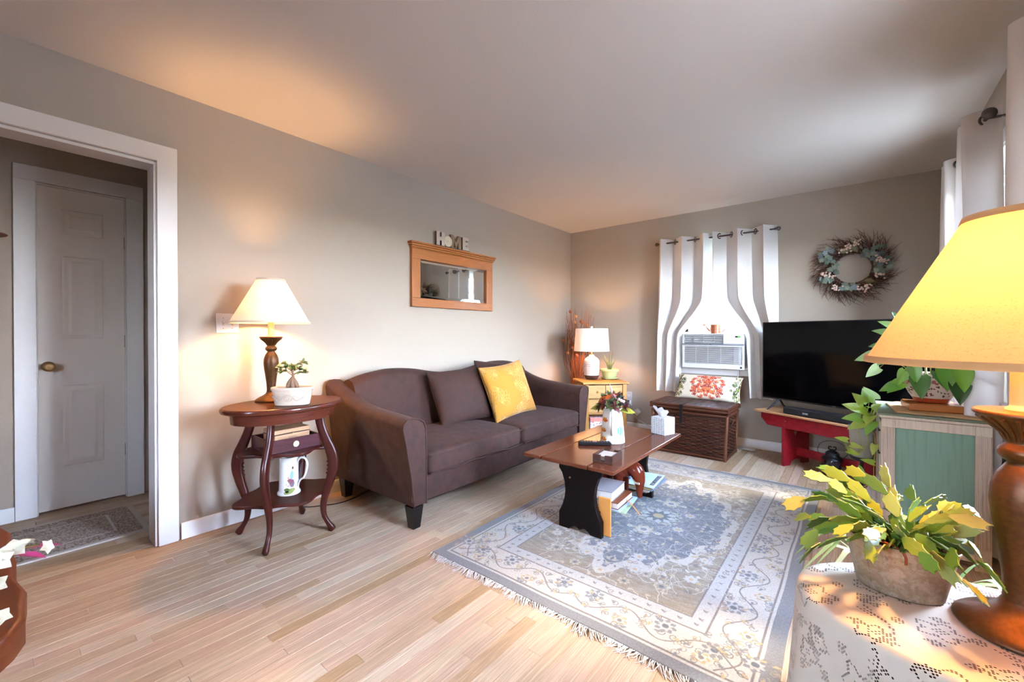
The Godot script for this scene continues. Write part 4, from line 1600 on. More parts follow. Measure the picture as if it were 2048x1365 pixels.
# ------------------------------------------------------------------ oval side table
func side_table() -> void:
	var C := V3(-2.515, 0, -1.055)
	var t := thing("side_table", "oval dark mahogany side table with carved cabriole legs and two scalloped shelves", "side table", C)
	var top := MB.new()
	# oval top, long axis along the wall
	top.lathe(pv([0.0, 0.712, 0.95, 0.712, 0.985, 0.716, 0.995, 0.722, 1.0, 0.730, 0.993, 0.737, 0.975, 0.741, 0.96, 0.742, 0.96, 0.742, 0.0, 0.742]), 72, Vector3.ZERO, 0.235, 0.318)
	part(t, "table_top", top, M.mahogany_top)
	var ap := MB.new()
	ap.lathe(pv([0.86, 0.712, 0.86, 0.712, 0.845, 0.655, 0.845, 0.655, 0.80, 0.655, 0.80, 0.712]).duplicate(), 72, Vector3.ZERO, 0.235, 0.318)
	for i in ap.n.size(): ap.n[i] = -ap.n[i]
	var rev := PackedInt32Array()
	for i in range(0, ap.ix.size(), 3):
		rev.append_array(PackedInt32Array([ap.ix[i], ap.ix[i + 2], ap.ix[i + 1]]))
	ap.ix = rev
	part(t, "apron", ap, M.mahogany_top)
	# scalloped shelves
	for q in [[0.485, 0.190, 0.215], [0.225, 0.205, 0.235]]:
		var P := PackedVector2Array()
		for i in 96:
			var a := TAU * i / 96.0
			var k := 1.0 + 0.10 * cos(4.0 * a) + 0.045 * cos(8.0 * a)
			P.append(Vector2(q[1] * k * cos(a), q[2] * k * sin(a)))
		var mb := MB.new()
		mb.extrude(P, 0.018, V3(0, q[0], 0), Basis(V3(1, 0, 0), V3(0, 0, -1), V3(0, 1, 0)), 0.004)
		part(t, "shelf", mb, M.mahogany)
	# legs: S-curved boards, thick and moulded
	for q in [[1, 1], [1, -1], [-1, 1], [-1, -1]]:
		var d := V3(q[0] * 0.72, 0, q[1] * 0.70).normalized()
		var lat := V3(-d.z, 0, d.x)
		# (distance out, height, half depth, half width)
		var pr := [[0.185, 0.665, 0.026, 0.015], [0.196, 0.60, 0.025, 0.015], [0.222, 0.53, 0.028, 0.016], [0.252, 0.455, 0.032, 0.017], [0.262, 0.38, 0.030, 0.017], [0.246, 0.30, 0.026, 0.016], [0.222, 0.225, 0.022, 0.015], [0.206, 0.15, 0.017, 0.013], [0.212, 0.085, 0.014, 0.012], [0.236, 0.042, 0.016, 0.013], [0.252, 0.022, 0.022, 0.016], [0.250, 0.004, 0.016, 0.014], [0.250, 0.0, 0.010, 0.010]]
		var xs := []
		var c1 := []
		var c2 := []
		var c3 := []
		for r in pr:
			xs.append(-r[1]); c1.append(r[0]); c2.append(r[2]); c3.append(r[3])
		var P := PackedVector3Array()
		var m := 40
		for j in m + 1:
			var h := 0.665 * (1.0 - j / float(m))
			var o := interp(xs, c1, -h)
			var hd := interp(xs, c2, -h)
			var hw := interp(xs, c3, -h)
			for i in 12:
				var a := TAU * i / 12.0
				P.append(d * (o + hd * MB.sp(cos(a), 0.7)) + lat * hw * MB.sp(sin(a), 0.7) + V3(0, h, 0))
		var mb := MB.new()
		mb.grid(P, 12, m + 1, true, false)
		part(t, "leg", mb, M.mahogany)
		# brackets that carry the shelves
		for r in [[0.485, 0.10, 0.245], [0.225, 0.13, 0.225]]:
			var b := MB.new()
			b.tube(PackedVector3Array([d * r[1] + V3(0, r[0] - 0.012, 0), d * r[2] + V3(0, r[0] - 0.004, 0)]), PackedFloat32Array([0.010]), 6)
			part(t, "bracket", b, M.mahogany)
		# carved ridges on the knee
		for k in 4:
			var rg := MB.new()
			var h2 := 0.40 - k * 0.022
			var o2 := interp(xs, c1, -h2) - interp(xs, c2, -h2)
			rg.ball(d * (o2 + 0.001) + V3(0, h2, 0), V3(0.008, 0.006, 0.012), 8, 5, Basis(Vector3.UP, atan2(-d.z, d.x)))
			part(t, "carving", rg, M.mahogany)

# the turned bronze lamp that stands on both end tables; lamp base at the origin
func bronze_lamp(at: Vector3, label: String, shade_col: Color, back: float, light_col: Color, energy: float) -> Node3D:
	var t := thing("table_lamp", label, "lamp", at)
	var mb := MB.new()
	mb.lathe(pv([0.0, 0.0, 0.081, 0.0, 0.084, 0.003, 0.083, 0.007, 0.074, 0.015, 0.060, 0.024, 0.044, 0.032, 0.030, 0.042, 0.024, 0.054]), 40)
	part(t, "base", mb, M.bronze)
	mb = MB.new()
	mb.lathe(pv([0.024, 0.052, 0.023, 0.07, 0.025, 0.10, 0.031, 0.15, 0.037, 0.19, 0.040, 0.22, 0.038, 0.245, 0.031, 0.266, 0.022, 0.281, 0.018, 0.287, 0.024, 0.290, 0.030, 0.298, 0.031, 0.304, 0.029, 0.311, 0.022, 0.317, 0.021, 0.322, 0.027, 0.336, 0.040, 0.350, 0.054, 0.362, 0.060, 0.367, 0.060, 0.367, 0.061, 0.370, 0.059, 0.373, 0.059, 0.373, 0.020, 0.374]), 40)
	part(t, "turned_column", mb, M.bronze)
	mb = MB.new()
	mb.lathe(pv([0.022, 0.373, 0.022, 0.378, 0.0175, 0.380, 0.0165, 0.384, 0.0165, 0.475, 0.010, 0.477, 0.010, 0.50]), 24)
	part(t, "candle_sleeve", mb, mat(srgb(206, 168, 120), 0.6))
	# reeded flutes under the cup
	for k in 20:
		var a := TAU * k / 20.0
		var d := V3(cos(a), 0, sin(a))
		var fl := MB.new()
		fl.tube(PackedVector3Array([d * 0.0225 + V3(0, 0.324, 0), d * 0.0285 + V3(0, 0.337, 0), d * 0.041 + V3(0, 0.3505, 0), d * 0.055 + V3(0, 0.3625, 0)]), PackedFloat32Array([0.0018, 0.0024, 0.0032, 0.0035]), 5)
		part(t, "flute", fl, M.bronze)
	var sm := mat(shade_col, 0.9)
	sm.albedo_texture = noise(0.09, [Color(0.90, 0.88, 0.84), Color(1, 1, 1), Color(0.96, 0.95, 0.93)], 256, 256, 71, 4)
	sm.uv1_scale = Vector3(9, 2.4, 1)
	sm.backlight_enabled = true
	sm.backlight = Color(back, back, back)
	bumpy(sm, sm.albedo_texture, 0.03)
	mb = MB.new()
	mb.lathe(pv([0.2065, 0.452, 0.0715, 0.706]), 72)
	part(t, "shade", mb, sm, "cone shade of woven linen")
	var tm := mat(shade_col.darkened(0.14), 0.9)
	tm.backlight_enabled = true
	tm.backlight = Color(back * 0.5, back * 0.5, back * 0.5)
	mb = MB.new()
	mb.lathe(pv([0.2035, 0.450, 0.2085, 0.450, 0.2075, 0.462, 0.2035, 0.462]), 72)
	part(t, "shade_trim", mb, tm)
	mb = MB.new()
	mb.lathe(pv([0.070, 0.697, 0.078, 0.697, 0.0745, 0.708, 0.070, 0.708]), 48)
	part(t, "shade_trim", mb, tm)
	# spider and harp
	mb = MB.new()
	for k in 3:
		var a := TAU * k / 3.0 + 0.4
		mb.tube(PackedVector3Array([V3(0, 0.680, 0), V3(cos(a) * 0.073, 0.702, sin(a) * 0.073)]), PackedFloat32Array([0.0014]), 5)
	for s in [-1.0, 1.0]:
		mb.tube(curve3([V3(s * 0.012, 0.49, 0), V3(s * 0.045, 0.54, 0), V3(s * 0.042, 0.63, 0), V3(0, 0.682, 0)], 5), PackedFloat32Array([0.0014]), 5)
	part(t, "harp", mb, M.brass)
	var bm := mat(Color(1, 1, 1), 0.5)
	bm.emission_enabled = true
	bm.emission = light_col
	bm.emission_energy_multiplier = 6.0
	mb = MB.new()
	mb.lathe(pv([0.0, 0.50, 0.012, 0.502, 0.014, 0.525, 0.026, 0.555, 0.030, 0.58, 0.026, 0.60, 0.014, 0.613, 0.0, 0.616]), 20)
	part(t, "light_bulb", mb, bm)
	var l := omni(V3(0, 0.58, 0), light_col, energy, 0.03, t)
	return t

func side_table_things() -> void:
	bronze_lamp(V3(-2.645, 0.742, -1.030), "lit bronze turned table lamp with cream cone shade on oval side table", srgb(240, 220, 192), 0.42, Color(1.0, 0.76, 0.48), 1.15)
	# bonsai in an oval embossed pot
	var at := V3(-2.405, 0.742, -1.045)
	var yaw := deg_to_rad(52.0)
	var t := thing("bonsai", "small ficus bonsai with swollen roots in an oval cream pot on side table", "bonsai", at, yaw)
	var glaze := mat(srgb(224, 206, 184), 0.3)
	glaze.albedo_texture = noise(0.02, [Color(0.92, 0.9, 0.88), Color(1, 1, 1)], 128, 128, 72, 3)
	tri(glaze, 5.0)
	var mb := MB.new()
	mb.lathe(pv([0.0, 0.004, 0.76, 0.004, 0.79, 0.0, 0.81, 0.004, 0.84, 0.02, 0.90, 0.05, 0.935, 0.072, 0.945, 0.080, 0.99, 0.084, 1.0, 0.090, 0.99, 0.097, 0.93, 0.099, 0.89, 0.096, 0.87, 0.088, 0.85, 0.075]), 56, Vector3.ZERO, 0.108, 0.066)
	part(t, "pot", mb, glaze)
	# relief: a medallion with garlands on the side that faces the camera
	for k in 2:
		var s := 1.0 - 0.45 * k
		var path := PackedVector3Array()
		for i in 25:
			var a := TAU * i / 24.0
			var x := -0.012 + cos(a) * 0.025 * s
			var y := 0.042 + sin(a) * 0.018 * s
			var zz := 0.066 * (0.80 + (y / 0.072) * 0.135) * sqrt(1.0 - pow(x / 0.104, 2))
			path.append(V3(x, y, zz + 0.001))
		mb = MB.new()
		mb.tube(path, PackedFloat32Array([0.002]), 5)
		part(t, "relief", mb, glaze)
	for s in [-1.0, 1.0]:
		for k in 2:
			var path := PackedVector3Array()
			for i in 20:
				var u := i / 19.0
				var x: float = -0.012 + s * (0.026 + 0.058 * u)
				var y: float = 0.046 + 0.010 * sin(u * TAU * 1.1 + k * 2.0) - 0.008 * k
				var rr := sqrt(maxf(0.02, 1.0 - pow(x / 0.104, 2)))
				path.append(V3(x, y, 0.066 * (0.80 + (y / 0.072) * 0.135) * rr + 0.001))
			mb = MB.new()
			mb.tube(path, PackedFloat32Array([0.0018]), 5)
			part(t, "relief", mb, glaze)
	mb = MB.new()
	mb.lathe(pv([0.90, 0.082, 0.5, 0.090, 0.0, 0.092]), 40, Vector3.ZERO, 0.106, 0.064)
	part(t, "soil", mb, M.soil)
	var bark := tri_noise(srgb(150, 118, 92), srgb(78, 54, 42), 73, 12.0, 0.9)
	mb = MB.new()
	for k in 6:
		var a := TAU * k / 6.0 + 0.3
		var base := V3(cos(a) * 0.030, 0.086, sin(a) * 0.020)
		mb.tube(curve3([base, V3(cos(a) * 0.022, 0.11, sin(a) * 0.015), V3(cos(a) * 0.008, 0.135, sin(a) * 0.006), V3(0.002, 0.15, 0)], 4), PackedFloat32Array([0.006, 0.007, 0.009, 0.011, 0.012, 0.012, 0.012, 0.011, 0.011, 0.010, 0.009, 0.008, 0.007]), 7)
	mb.tube(curve3([V3(0.0, 0.14, 0), V3(0.004, 0.165, 0), V3(-0.002, 0.19, 0.002), V3(0.002, 0.21, 0)], 4), PackedFloat32Array([0.008, 0.0075, 0.007, 0.006, 0.0055, 0.005, 0.005, 0.0045, 0.004, 0.004, 0.0035, 0.003, 0.003]), 7)
	part(t, "trunk", mb, bark)
	mb = MB.new()
	var tips := []
	for b in [[0.2, 0.205, 2.9, 0.055], [0.20, 0.19, 0.2, 0.06], [0.21, 0.20, 1.4, 0.05], [0.18, 0.18, 3.4, 0.06], [0.21, 0.23, 0.6, 0.075], [0.2, 0.225, 2.4, 0.05], [0.2, 0.2, 4.6, 0.045], [0.18, 0.17, -0.3, 0.055]]:
		var d := V3(cos(b[2]), 0, sin(b[2]) * 0.7)
		var p0 := V3(0, b[0] - 0.02, 0)
		var p2: Vector3 = d * b[3] + V3(0, b[1], 0)
		var p1 := p0.lerp(p2, 0.5) + V3(0, 0.012, 0)
		mb.tube(PackedVector3Array([p0, p1, p2]), PackedFloat32Array([0.0028, 0.0022, 0.0012]), 5)
		tips.append([p1, d]); tips.append([p2, d])
	part(t, "branches", mb, bark)
	var lms := [leaf_mat(srgb(92, 122, 62), 0.3), leaf_mat(srgb(118, 142, 84), 0.4), leaf_mat(srgb(64, 92, 48), 0.3)]
	var lf := leaf_shape(0.030, 0.0088, 0.2, 0.0)
	for q in tips:
		for k in 6:
			var dir: Vector3 = q[1] * 0.6 + V3(rng.randfn() * 0.7, rng.randf_range(-0.3, 0.7), rng.randfn() * 0.6)
			part(t, "leaf", lf, lms[rng.randi() % 3], "", q[0], look_basis(dir, V3(rng.randfn(), 2, rng.randfn())))
	# humidor tray with dial
	var hz := -1.05
	var h := thing("humidor_tray", "open purple-brown lacquered wooden box with round dial on upper table shelf", "box", V3(-2.50, 0.494, hz))
	var hm := wood(srgb(86, 50, 58), Color.BLACK, 2, 0.18, 12)
	for q in [[0.118, 0, 0.012, 0.268], [-0.118, 0, 0.012, 0.268], [0, 0.128, 0.224, 0.012], [0, -0.128, 0.224, 0.012]]:
		mb = MB.new()
		mb.box(V3(q[0], 0.035, q[1]), V3(q[2], 0.070, q[3]), 0.002)
		part(h, "side_board", mb, hm)
	mb = MB.new()
	mb.box(V3(0, 0.004, 0), V3(0.236, 0.008, 0.26), 0.001)
	part(h, "bottom", mb, hm)
	var dial := MB.new()
	dial.lathe(pv([0.0, 0.0, 0.0175, 0.0, 0.0175, 0.004, 0.0150, 0.005, 0.0150, 0.003]), 28)
	part(h, "dial_rim", dial, M.brass, "brass dial rim", V3(0.124, 0.036, 0.0), Basis(Vector3(0, 0, 1), -PI / 2))
	var dp := Pix.new(64, 64, srgb(240, 236, 224))
	dp.stroke(pv([32, 32, 40, 16]), 2.0, srgb(60, 80, 150))
	for k in 12: dp.ell(32 + cos(TAU * k / 12) * 25, 32 + sin(TAU * k / 12) * 25, 1.4, 1.4, 0, srgb(90, 80, 80))
	var dm := mat(Color(1, 1, 1), 0.3)
	dm.albedo_texture = dp.tex()
	mb = MB.new()
	mb.disc(Vector3.ZERO, 0.015)
	part(h, "dial_face", mb, dm, "white dial with blue needle", V3(0.1275, 0.036, 0.0), Basis(Vector3(0, 0, 1), -PI / 2))
	# cigar box standing in the tray
	var cb := thing("cigar_box", "small pale cedar cigar box with black edging standing in the purple tray", "box", V3(-2.492, 0.502, hz - 0.002), 0.05)
	var ced := wood(srgb(214, 166, 124), Color.BLACK, 2, 0.5, 13)
	mb = MB.new()
	mb.box(V3(0, 0.050, 0), V3(0.13, 0.056, 0.195), 0.003)
	part(cb, "body", mb, ced)
	mb = MB.new()
	mb.box(V3(0, 0.022, 0), V3(0.126, 0.044, 0.191), 0.003)
	part(cb, "stand", mb, ced)
	mb = MB.new()
	mb.box(V3(0, 0.0795, 0), V3(0.133, 0.003, 0.198), 0.001)
	part(cb, "edging", mb, M.black, "black edging line")
	mb = MB.new()
	mb.box(V3(0, 0.093, 0), V3(0.13, 0.024, 0.195), 0.003)
	part(cb, "lid", mb, ced)
	mb = MB.new()
	mb.box(V3(0.066, 0.082, 0), V3(0.004, 0.012, 0.008), 0.001)
	part(cb, "clasp", mb, M.brass, "brass clasp")
	part(cb, "lettering", text_mesh("LA AURORA", 0.008, 0.0004), mat(srgb(130, 96, 74), 0.7), "faint printed lettering", V3(0.0655, 0.058, 0.0), Basis(Vector3.UP, PI / 2))
	# porcelain tankard
	var pp := Pix.new(256, 192, srgb(240, 236, 226))
	var cx := 128.0
	pp.ell(cx - 6, 168, 46, 12, -0.15, srgb(150, 160, 90))
	pp.ell(cx - 30, 160, 22, 8, 0.0, srgb(96, 116, 60))
	pp.ell(cx - 28, 170, 14, 5, 0.0, srgb(44, 36, 30))
	pp.ell(cx + 14, 130, 20, 20, 0.4, srgb(110, 112, 140))
	pp.ell(cx + 2, 118, 24, 11, 0.3, srgb(150, 84, 92))
	pp.ell(cx + 12, 88, 15, 22, 0.25, srgb(150, 190, 186))
	pp.ell(cx + 18, 58, 7, 9, 0, srgb(222, 178, 150))
	pp.ell(cx + 21, 52, 8, 7, 0.3, srgb(92, 72, 60))
	pp.ell(cx - 16, 102, 7, 8, 0, srgb(214, 160, 130))
	pp.stroke(pv([cx - 24, 112, cx - 6, 132, cx + 24, 148, cx + 34, 130]), 5, srgb(150, 110, 100))
	for k in 40: pp.ell(cx + rng.randfn() * 26, 130 + rng.randfn() * 18, 2.4, 2.0, 0, [srgb(170, 90, 100), srgb(110, 140, 100), srgb(120, 120, 160), srgb(210, 150, 140)][k % 4])
	var por := mat(Color(1, 1, 1), 0.15)
	por.albedo_texture = pp.tex()
	por.uv1_scale = Vector3(2.0, 1.0, 1)
	por.uv1_offset = Vector3(0.80, 0, 0)
	var k2 := thing("tankard", "tall white porcelain tankard painted with a seated figure on lower table shelf", "tankard", V3(-2.475, 0.234, -1.055), deg_to_rad(39.0))
	mb = MB.new()
	mb.lathe(pv([0.0, 0.004, 0.054, 0.004, 0.058, 0.0, 0.060, 0.005, 0.058, 0.014, 0.052, 0.020, 0.051, 0.024, 0.047, 0.20, 0.0485, 0.206, 0.047, 0.209, 0.044, 0.206, 0.043, 0.19]), 40)
	for i in mb.uv.size(): mb.uv[i].y = 1.0 - clampf(mb.v[i].y / 0.21, 0, 1)
	part(k2, "body", mb, por)
	mb = MB.new()
	mb.lathe(pv([0.0435, 0.19, 0.046, 0.03, 0.0, 0.02]), 30)
	part(k2, "inside", mb, mat(srgb(70, 64, 58), 0.3))
	mb = MB.new()
	mb.tube(curve3([V3(0.046, 0.178, 0), V3(0.066, 0.200, 0), V3(0.092, 0.195, 0), V3(0.104, 0.165, 0), V3(0.098, 0.125, 0), V3(0.083, 0.090, 0), V3(0.066, 0.078, 0), V3(0.054, 0.058, 0), V3(0.050, 0.040, 0)], 5), PackedFloat32Array([0.006]), 8)
	mb.ball(V3(0.085, 0.203, 0), V3(0.005, 0.008, 0.005), 8, 5)
	part(k2, "handle", mb, mat(srgb(240, 236, 228), 0.15))
	# lamp cord down behind the table
	mb = MB.new()
	mb.tube(curve3([V3(-2.70, 0.75, -1.05), V3(-2.80, 0.70, -1.10), V3(-2.84, 0.50, -1.20), V3(-2.83, 0.25, -1.16), V3(-2.80, 0.03, -1.24), V3(-2.70, 0.006, -1.38), V3(-2.66, 0.005, -1.52), V3(-2.72, 0.005, -1.72)], 8), PackedFloat32Array([0.003]), 6)
	single("lamp_cord", mb, M.black, "thin black lamp cord running down behind the side table to the sofa", "cord")

# ------------------------------------------------------------------ mirror and HOME sign
func mirror_and_sign() -> void:
	# mirror hangs on the left wall, z from -2.20 to -3.20
	var t := thing("wall_mirror", "wide rectangular wall mirror in honey oak frame with cornice above the sofa", "mirror", V3(LX, 1.36, -2.70))
	var y0 := 0.0
	var y1 := 0.485
	var W := 1.0
	var mb := MB.new()
	mb.box(V3(0.016, 0.0375, 0), V3(0.03, 0.075, W), 0.003)
	part(t, "frame_rail", mb, M.honey)
	mb = MB.new()
	mb.box(V3(0.016, 0.445, 0), V3(0.03, 0.085, W), 0.003)
	part(t, "frame_rail", mb, M.honey)
	for s in [-1.0, 1.0]:
		mb = MB.new()
		mb.box(V3(0.016, 0.239, s * (W / 2 - 0.045)), V3(0.03, 0.328, 0.09), 0.003)
		part(t, "frame_stile", mb, M.honey_v)
	# cornice
	for c in [[0.490, 0.010, 0.034], [0.502, 0.016, 0.042], [0.518, 0.018, 0.050], [0.535, 0.018, 0.058]]:
		mb = MB.new()
		mb.box(V3(c[2] * 0.5, c[0], 0), V3(c[2], c[1], W + (c[2] - 0.03) * 1.8), 0.004)
		part(t, "cornice_moulding", mb, M.honey)
	var gm := mat(srgb(235, 238, 236), 0.02, 1.0)
	mb = MB.new()
	var a := 0.41
	var b0 := 0.075
	var b1 := 0.4025
	mb.quad(V3(0.0125, b0 + 0.025, a - 0.025), V3(0.0125, b0 + 0.025, -a + 0.025), V3(0.0125, b1 - 0.025, -a + 0.025), V3(0.0125, b1 - 0.025, a - 0.025))
	part(t, "mirror_glass", mb, gm)
	for q in [[V3(0.010, b0, a), V3(0.010, b0, -a), V3(0.0125, b0 + 0.025, -a + 0.025), V3(0.0125, b0 + 0.025, a - 0.025)], [V3(0.0125, b1 - 0.025, a - 0.025), V3(0.0125, b1 - 0.025, -a + 0.025), V3(0.010, b1, -a), V3(0.010, b1, a)], [V3(0.010, b0, a), V3(0.0125, b0 + 0.025, a - 0.025), V3(0.0125, b1 - 0.025, a - 0.025), V3(0.010, b1, a)], [V3(0.0125, b0 + 0.025, -a + 0.025), V3(0.010, b0, -a), V3(0.010, b1, -a), V3(0.0125, b1 - 0.025, -a + 0.025)]]:
		mb = MB.new()
		mb.quad(q[0], q[1], q[2], q[3])
		part(t, "glass_bevel", mb, gm)
	# letters on the cornice; reading direction runs along -z
	var yb := 1.36 + 0.545
	var s := thing("home_sign", "small wooden HOME letter sign with chevron H and E standing on the mirror", "sign", V3(LX + 0.030, yb, -2.70))
	var brown := mat(srgb(92, 58, 42), 0.7)
	var drift := wood(srgb(140, 116, 88), Color.BLACK, 1, 0.8, 13)
	var p := Pix.new(128, 256, srgb(112, 84, 64))
	for y in 256:
		for x in 128:
			var v2 := (y + absf((x % 64) - 32.0) * 1.0) / 21.0
			if fposmod(v2, 1.0) < 0.62: p.im.set_pixel(x, y, srgb(232, 222, 206))
	var chev := mat(Color(1, 1, 1), 0.7)
	chev.albedo_texture = p.tex()
	var B := Basis(V3(0, 0, -1), V3(0, 1, 0), V3(1, 0, 0))
	var hh := 0.118
	var hp := pv([0, 0, 0.036, 0, 0.036, 0.042, 0.058, 0.042, 0.058, 0, 0.094, 0, 0.094, hh, 0.058, hh, 0.058, 0.076, 0.036, 0.076, 0.036, hh, 0, hh])
	var ep := pv([0, 0, 0.078, 0, 0.078, 0.028, 0.036, 0.028, 0.036, 0.045, 0.066, 0.045, 0.066, 0.073, 0.036, 0.073, 0.036, 0.090, 0.078, 0.090, 0.078, hh, 0, hh])
	var mp := pv([0, 0, 0.036, 0, 0.036, 0.062, 0.056, 0.012, 0.072, 0.012, 0.092, 0.062, 0.092, 0, 0.128, 0, 0.128, hh, 0.096, hh, 0.064, 0.056, 0.032, hh, 0, hh])
	var zc := 0.245
	for q in [[hp, 0.0, true], [mp, 0.170, false], [ep, 0.315, true]]:
		var body := MB.new()
		body.extrude(q[0], 0.022, V3(0, 0.008, zc - q[1]), B)
		var o := part(s, "letter", body, brown if q[2] else drift)
		if q[2]:
			var face := MB.new()
			face.extrude(q[0], 0.002, V3(0.012, 0.008, zc - q[1]), B)
			for i in face.uv.size(): face.uv[i] = Vector2(face.uv[i].x / 0.0939, 1.0 - face.uv[i].y / hh)
			part(o, "chevron_face", face, chev, "white chevrons on brown")
	var disc := MB.new()
	disc.lathe(pv([0.0, 0.0, 0.050, 0.0, 0.050, 0.012, 0.046, 0.016, 0.040, 0.013, 0.036, 0.016, 0.028, 0.013, 0.024, 0.017, 0.016, 0.014, 0.008, 0.018, 0.0, 0.019]), 36)
	part(s, "letter", disc, mat(srgb(216, 204, 180), 0.8), "round cream medallion as the letter O", V3(0.0, 0.056, zc - 0.132), Basis(Vector3(0, 0, 1), -PI / 2))
	mb = MB.new()
	mb.box(V3(0, 0.004, zc - 0.20), V3(0.03, 0.008, 0.41), 0.001)
	part(s, "base", mb, mat(srgb(60, 46, 40), 0.6))

# ------------------------------------------------------------------ corner nightstand, white lamp, twigs
func corner_nightstand() -> void:
	# turned so that its front faces the camera
	var yaw := deg_to_rad(44.7)
	var at := V3(-2.197, 0, -4.246)
	var H := 0.62
	var t := thing("nightstand", "honey pine nightstand with small drawers standing in the corner by the sofa", "nightstand", at, yaw)
	var mb := MB.new()
	mb.box(V3(0, H - 0.011, 0), V3(0.50, 0.022, 0.46), 0.006)
	part(t, "top", mb, M.pine)
	for sx in [-1, 1]:
		for sz in [-1, 1]:
			mb = MB.new()
			mb.box(V3(sx * 0.205, (H - 0.022) / 2, sz * 0.195), V3(0.042, H - 0.022, 0.042), 0.004)
			part(t, "leg", mb, M.pine_v)
		mb = MB.new()
		mb.box(V3(sx * 0.205, 0.43, 0), V3(0.018, 0.30, 0.36), 0.002)
		part(t, "side_panel", mb, M.pine)
	mb = MB.new()
	mb.box(V3(0, 0.43, -0.195), V3(0.39, 0.30, 0.014), 0.002)
	part(t, "back_panel", mb, M.pine)
	mb = MB.new()
	mb.box(V3(0, 0.285, 0), V3(0.39, 0.016, 0.38), 0.002)
	part(t, "bottom_panel", mb, M.pine)
	mb = MB.new()
	mb.box(V3(0, 0.10, 0), V3(0.39, 0.016, 0.38), 0.002)
	part(t, "shelf", mb, M.pine)
	var dr := wood(srgb(224, 178, 108), Color.BLACK, 0, 0.45, 13)
	for q in [[-0.093, 0.517, 0.18, 0.142], [0.093, 0.517, 0.18, 0.142], [-0.093, 0.368, 0.18, 0.142], [0.093, 0.368, 0.18, 0.142]]:
		mb = MB.new()
		mb.box(V3(q[0], q[1], 0.195), V3(q[2], q[3], 0.018), 0.003)
		var d := part(t, "drawer", mb, dr)
		mb = MB.new()
		mb.lathe(pv([0, 0, 0.006, 0, 0.006, 0.008, 0.012, 0.014, 0.012, 0.02, 0.006, 0.024, 0, 0.025]), 14)
		part(d, "knob", mb, M.pine, "", V3(q[0], q[1], 0.204), Basis(Vector3.RIGHT, PI / 2))
	# things on its lower shelf
	var bk := thing("fabric_bin", "small floral fabric bin with pink rim on the nightstand's lower shelf", "bin", at + V3(0, 0.108, 0), yaw)
	var p := Pix.new(128, 128, srgb(234, 230, 222))
	for i in 60: p.leafshape(rng.randf() * 128, 40 + rng.randf() * 88, 12, 3, rng.randf() * TAU, [srgb(190, 70, 66), srgb(110, 150, 130), srgb(120, 130, 170), srgb(214, 140, 120)][i % 4])
	for y in 44:
		for x in 128: p.im.set_pixel(x, y, srgb(222, 142, 122))
	var bm := mat(Color(1, 1, 1), 0.8)
	bm.albedo_texture = p.tex()
	bm.uv1_scale = Vector3(5, -7.4, 1)
	bm.uv1_offset = Vector3(0.5, 0.5, 0)
	mb = MB.new()
	mb.box(V3(-0.03, 0.068, 0.08), V3(0.26, 0.135, 0.19), 0.006)
	part(bk, "body", mb, bm)
	# white ceramic lamp
	var la := at + Basis(Vector3.UP, yaw) * V3(-0.06, 0, -0.11)
	var l := thing("table_lamp", "white textured ceramic table lamp with drum shade on the corner nightstand", "lamp", V3(la.x, H, la.z))
	l.scale = Vector3(0.95, 0.95, 0.95)
	var cer := mat(srgb(232, 222, 210), 0.5)
	bumpy(tri(cer, 22.0), noise(0.10, [], 128, 128, 81, 1, FastNoiseLite.TYPE_CELLULAR), 0.35)
	mb = MB.new()
	mb.lathe(pv([0.0868, 0.050, 0.090, 0.08, 0.092, 0.20, 0.088, 0.225, 0.070, 0.250, 0.042, 0.268, 0.030, 0.276, 0.030, 0.276, 0.028, 0.290, 0.0, 0.290]), 40)
	part(l, "body", mb, cer)
	mb = MB.new()
	mb.lathe(pv([0.0, 0.0, 0.062, 0.0, 0.066, 0.004, 0.078, 0.024, 0.0865, 0.044, 0.0872, 0.050]), 40)
	part(l, "foot", mb, mat(srgb(74, 46, 38), 0.45), "dark brown glazed foot")
	mb = MB.new()
	mb.lathe(pv([0.0925, 0.158, 0.0935, 0.160, 0.0925, 0.162]), 40)
	mb.lathe(pv([0.0925, 0.176, 0.0935, 0.178, 0.0925, 0.180]), 40)
	part(l, "band", mb, mat(srgb(160, 150, 146), 0.5), "thin grey bands")
	mb = MB.new()
	mb.lathe(pv([0.012, 0.288, 0.012, 0.325, 0.008, 0.326, 0.008, 0.36]), 16)
	part(l, "neck", mb, M.brass)
	var sm := mat(srgb(246, 238, 232), 0.9)
	sm.backlight_enabled = true
	sm.backlight = Color(0.34, 0.34, 0.34)
	mb = MB.new()
	mb.lathe(pv([0.208, 0.335, 0.190, 0.602]), 56)
	part(l, "shade", mb, sm, "white linen drum shade")
	mb = MB.new()
	mb.lathe(pv([0.0, 0.605, 0.006, 0.606, 0.012, 0.614, 0.014, 0.622, 0.010, 0.630, 0.0, 0.634]), 16)
	mb.tube(PackedVector3Array([V3(-0.19, 0.596, 0), V3(0, 0.602, 0), V3(0.19, 0.596, 0)]), PackedFloat32Array([0.0015]), 5)
	mb.tube(PackedVector3Array([V3(0, 0.36, 0.0), V3(0.05, 0.45, 0), V3(0.03, 0.56, 0), V3(0, 0.604, 0)]), PackedFloat32Array([0.0015]), 5)
	part(l, "finial", mb, mat(srgb(236, 226, 214), 0.4))
	var em := mat(Color(1, 1, 1), 0.5)
	em.emission_enabled = true
	em.emission = Color(1.0, 0.78, 0.56)
	em.emission_energy_multiplier = 5.0
	mb = MB.new()
	mb.lathe(pv([0.0, 0.36, 0.012, 0.362, 0.014, 0.385, 0.026, 0.415, 0.030, 0.44, 0.026, 0.46, 0.014, 0.473, 0.0, 0.476]), 20)
	part(l, "light_bulb", mb, em)
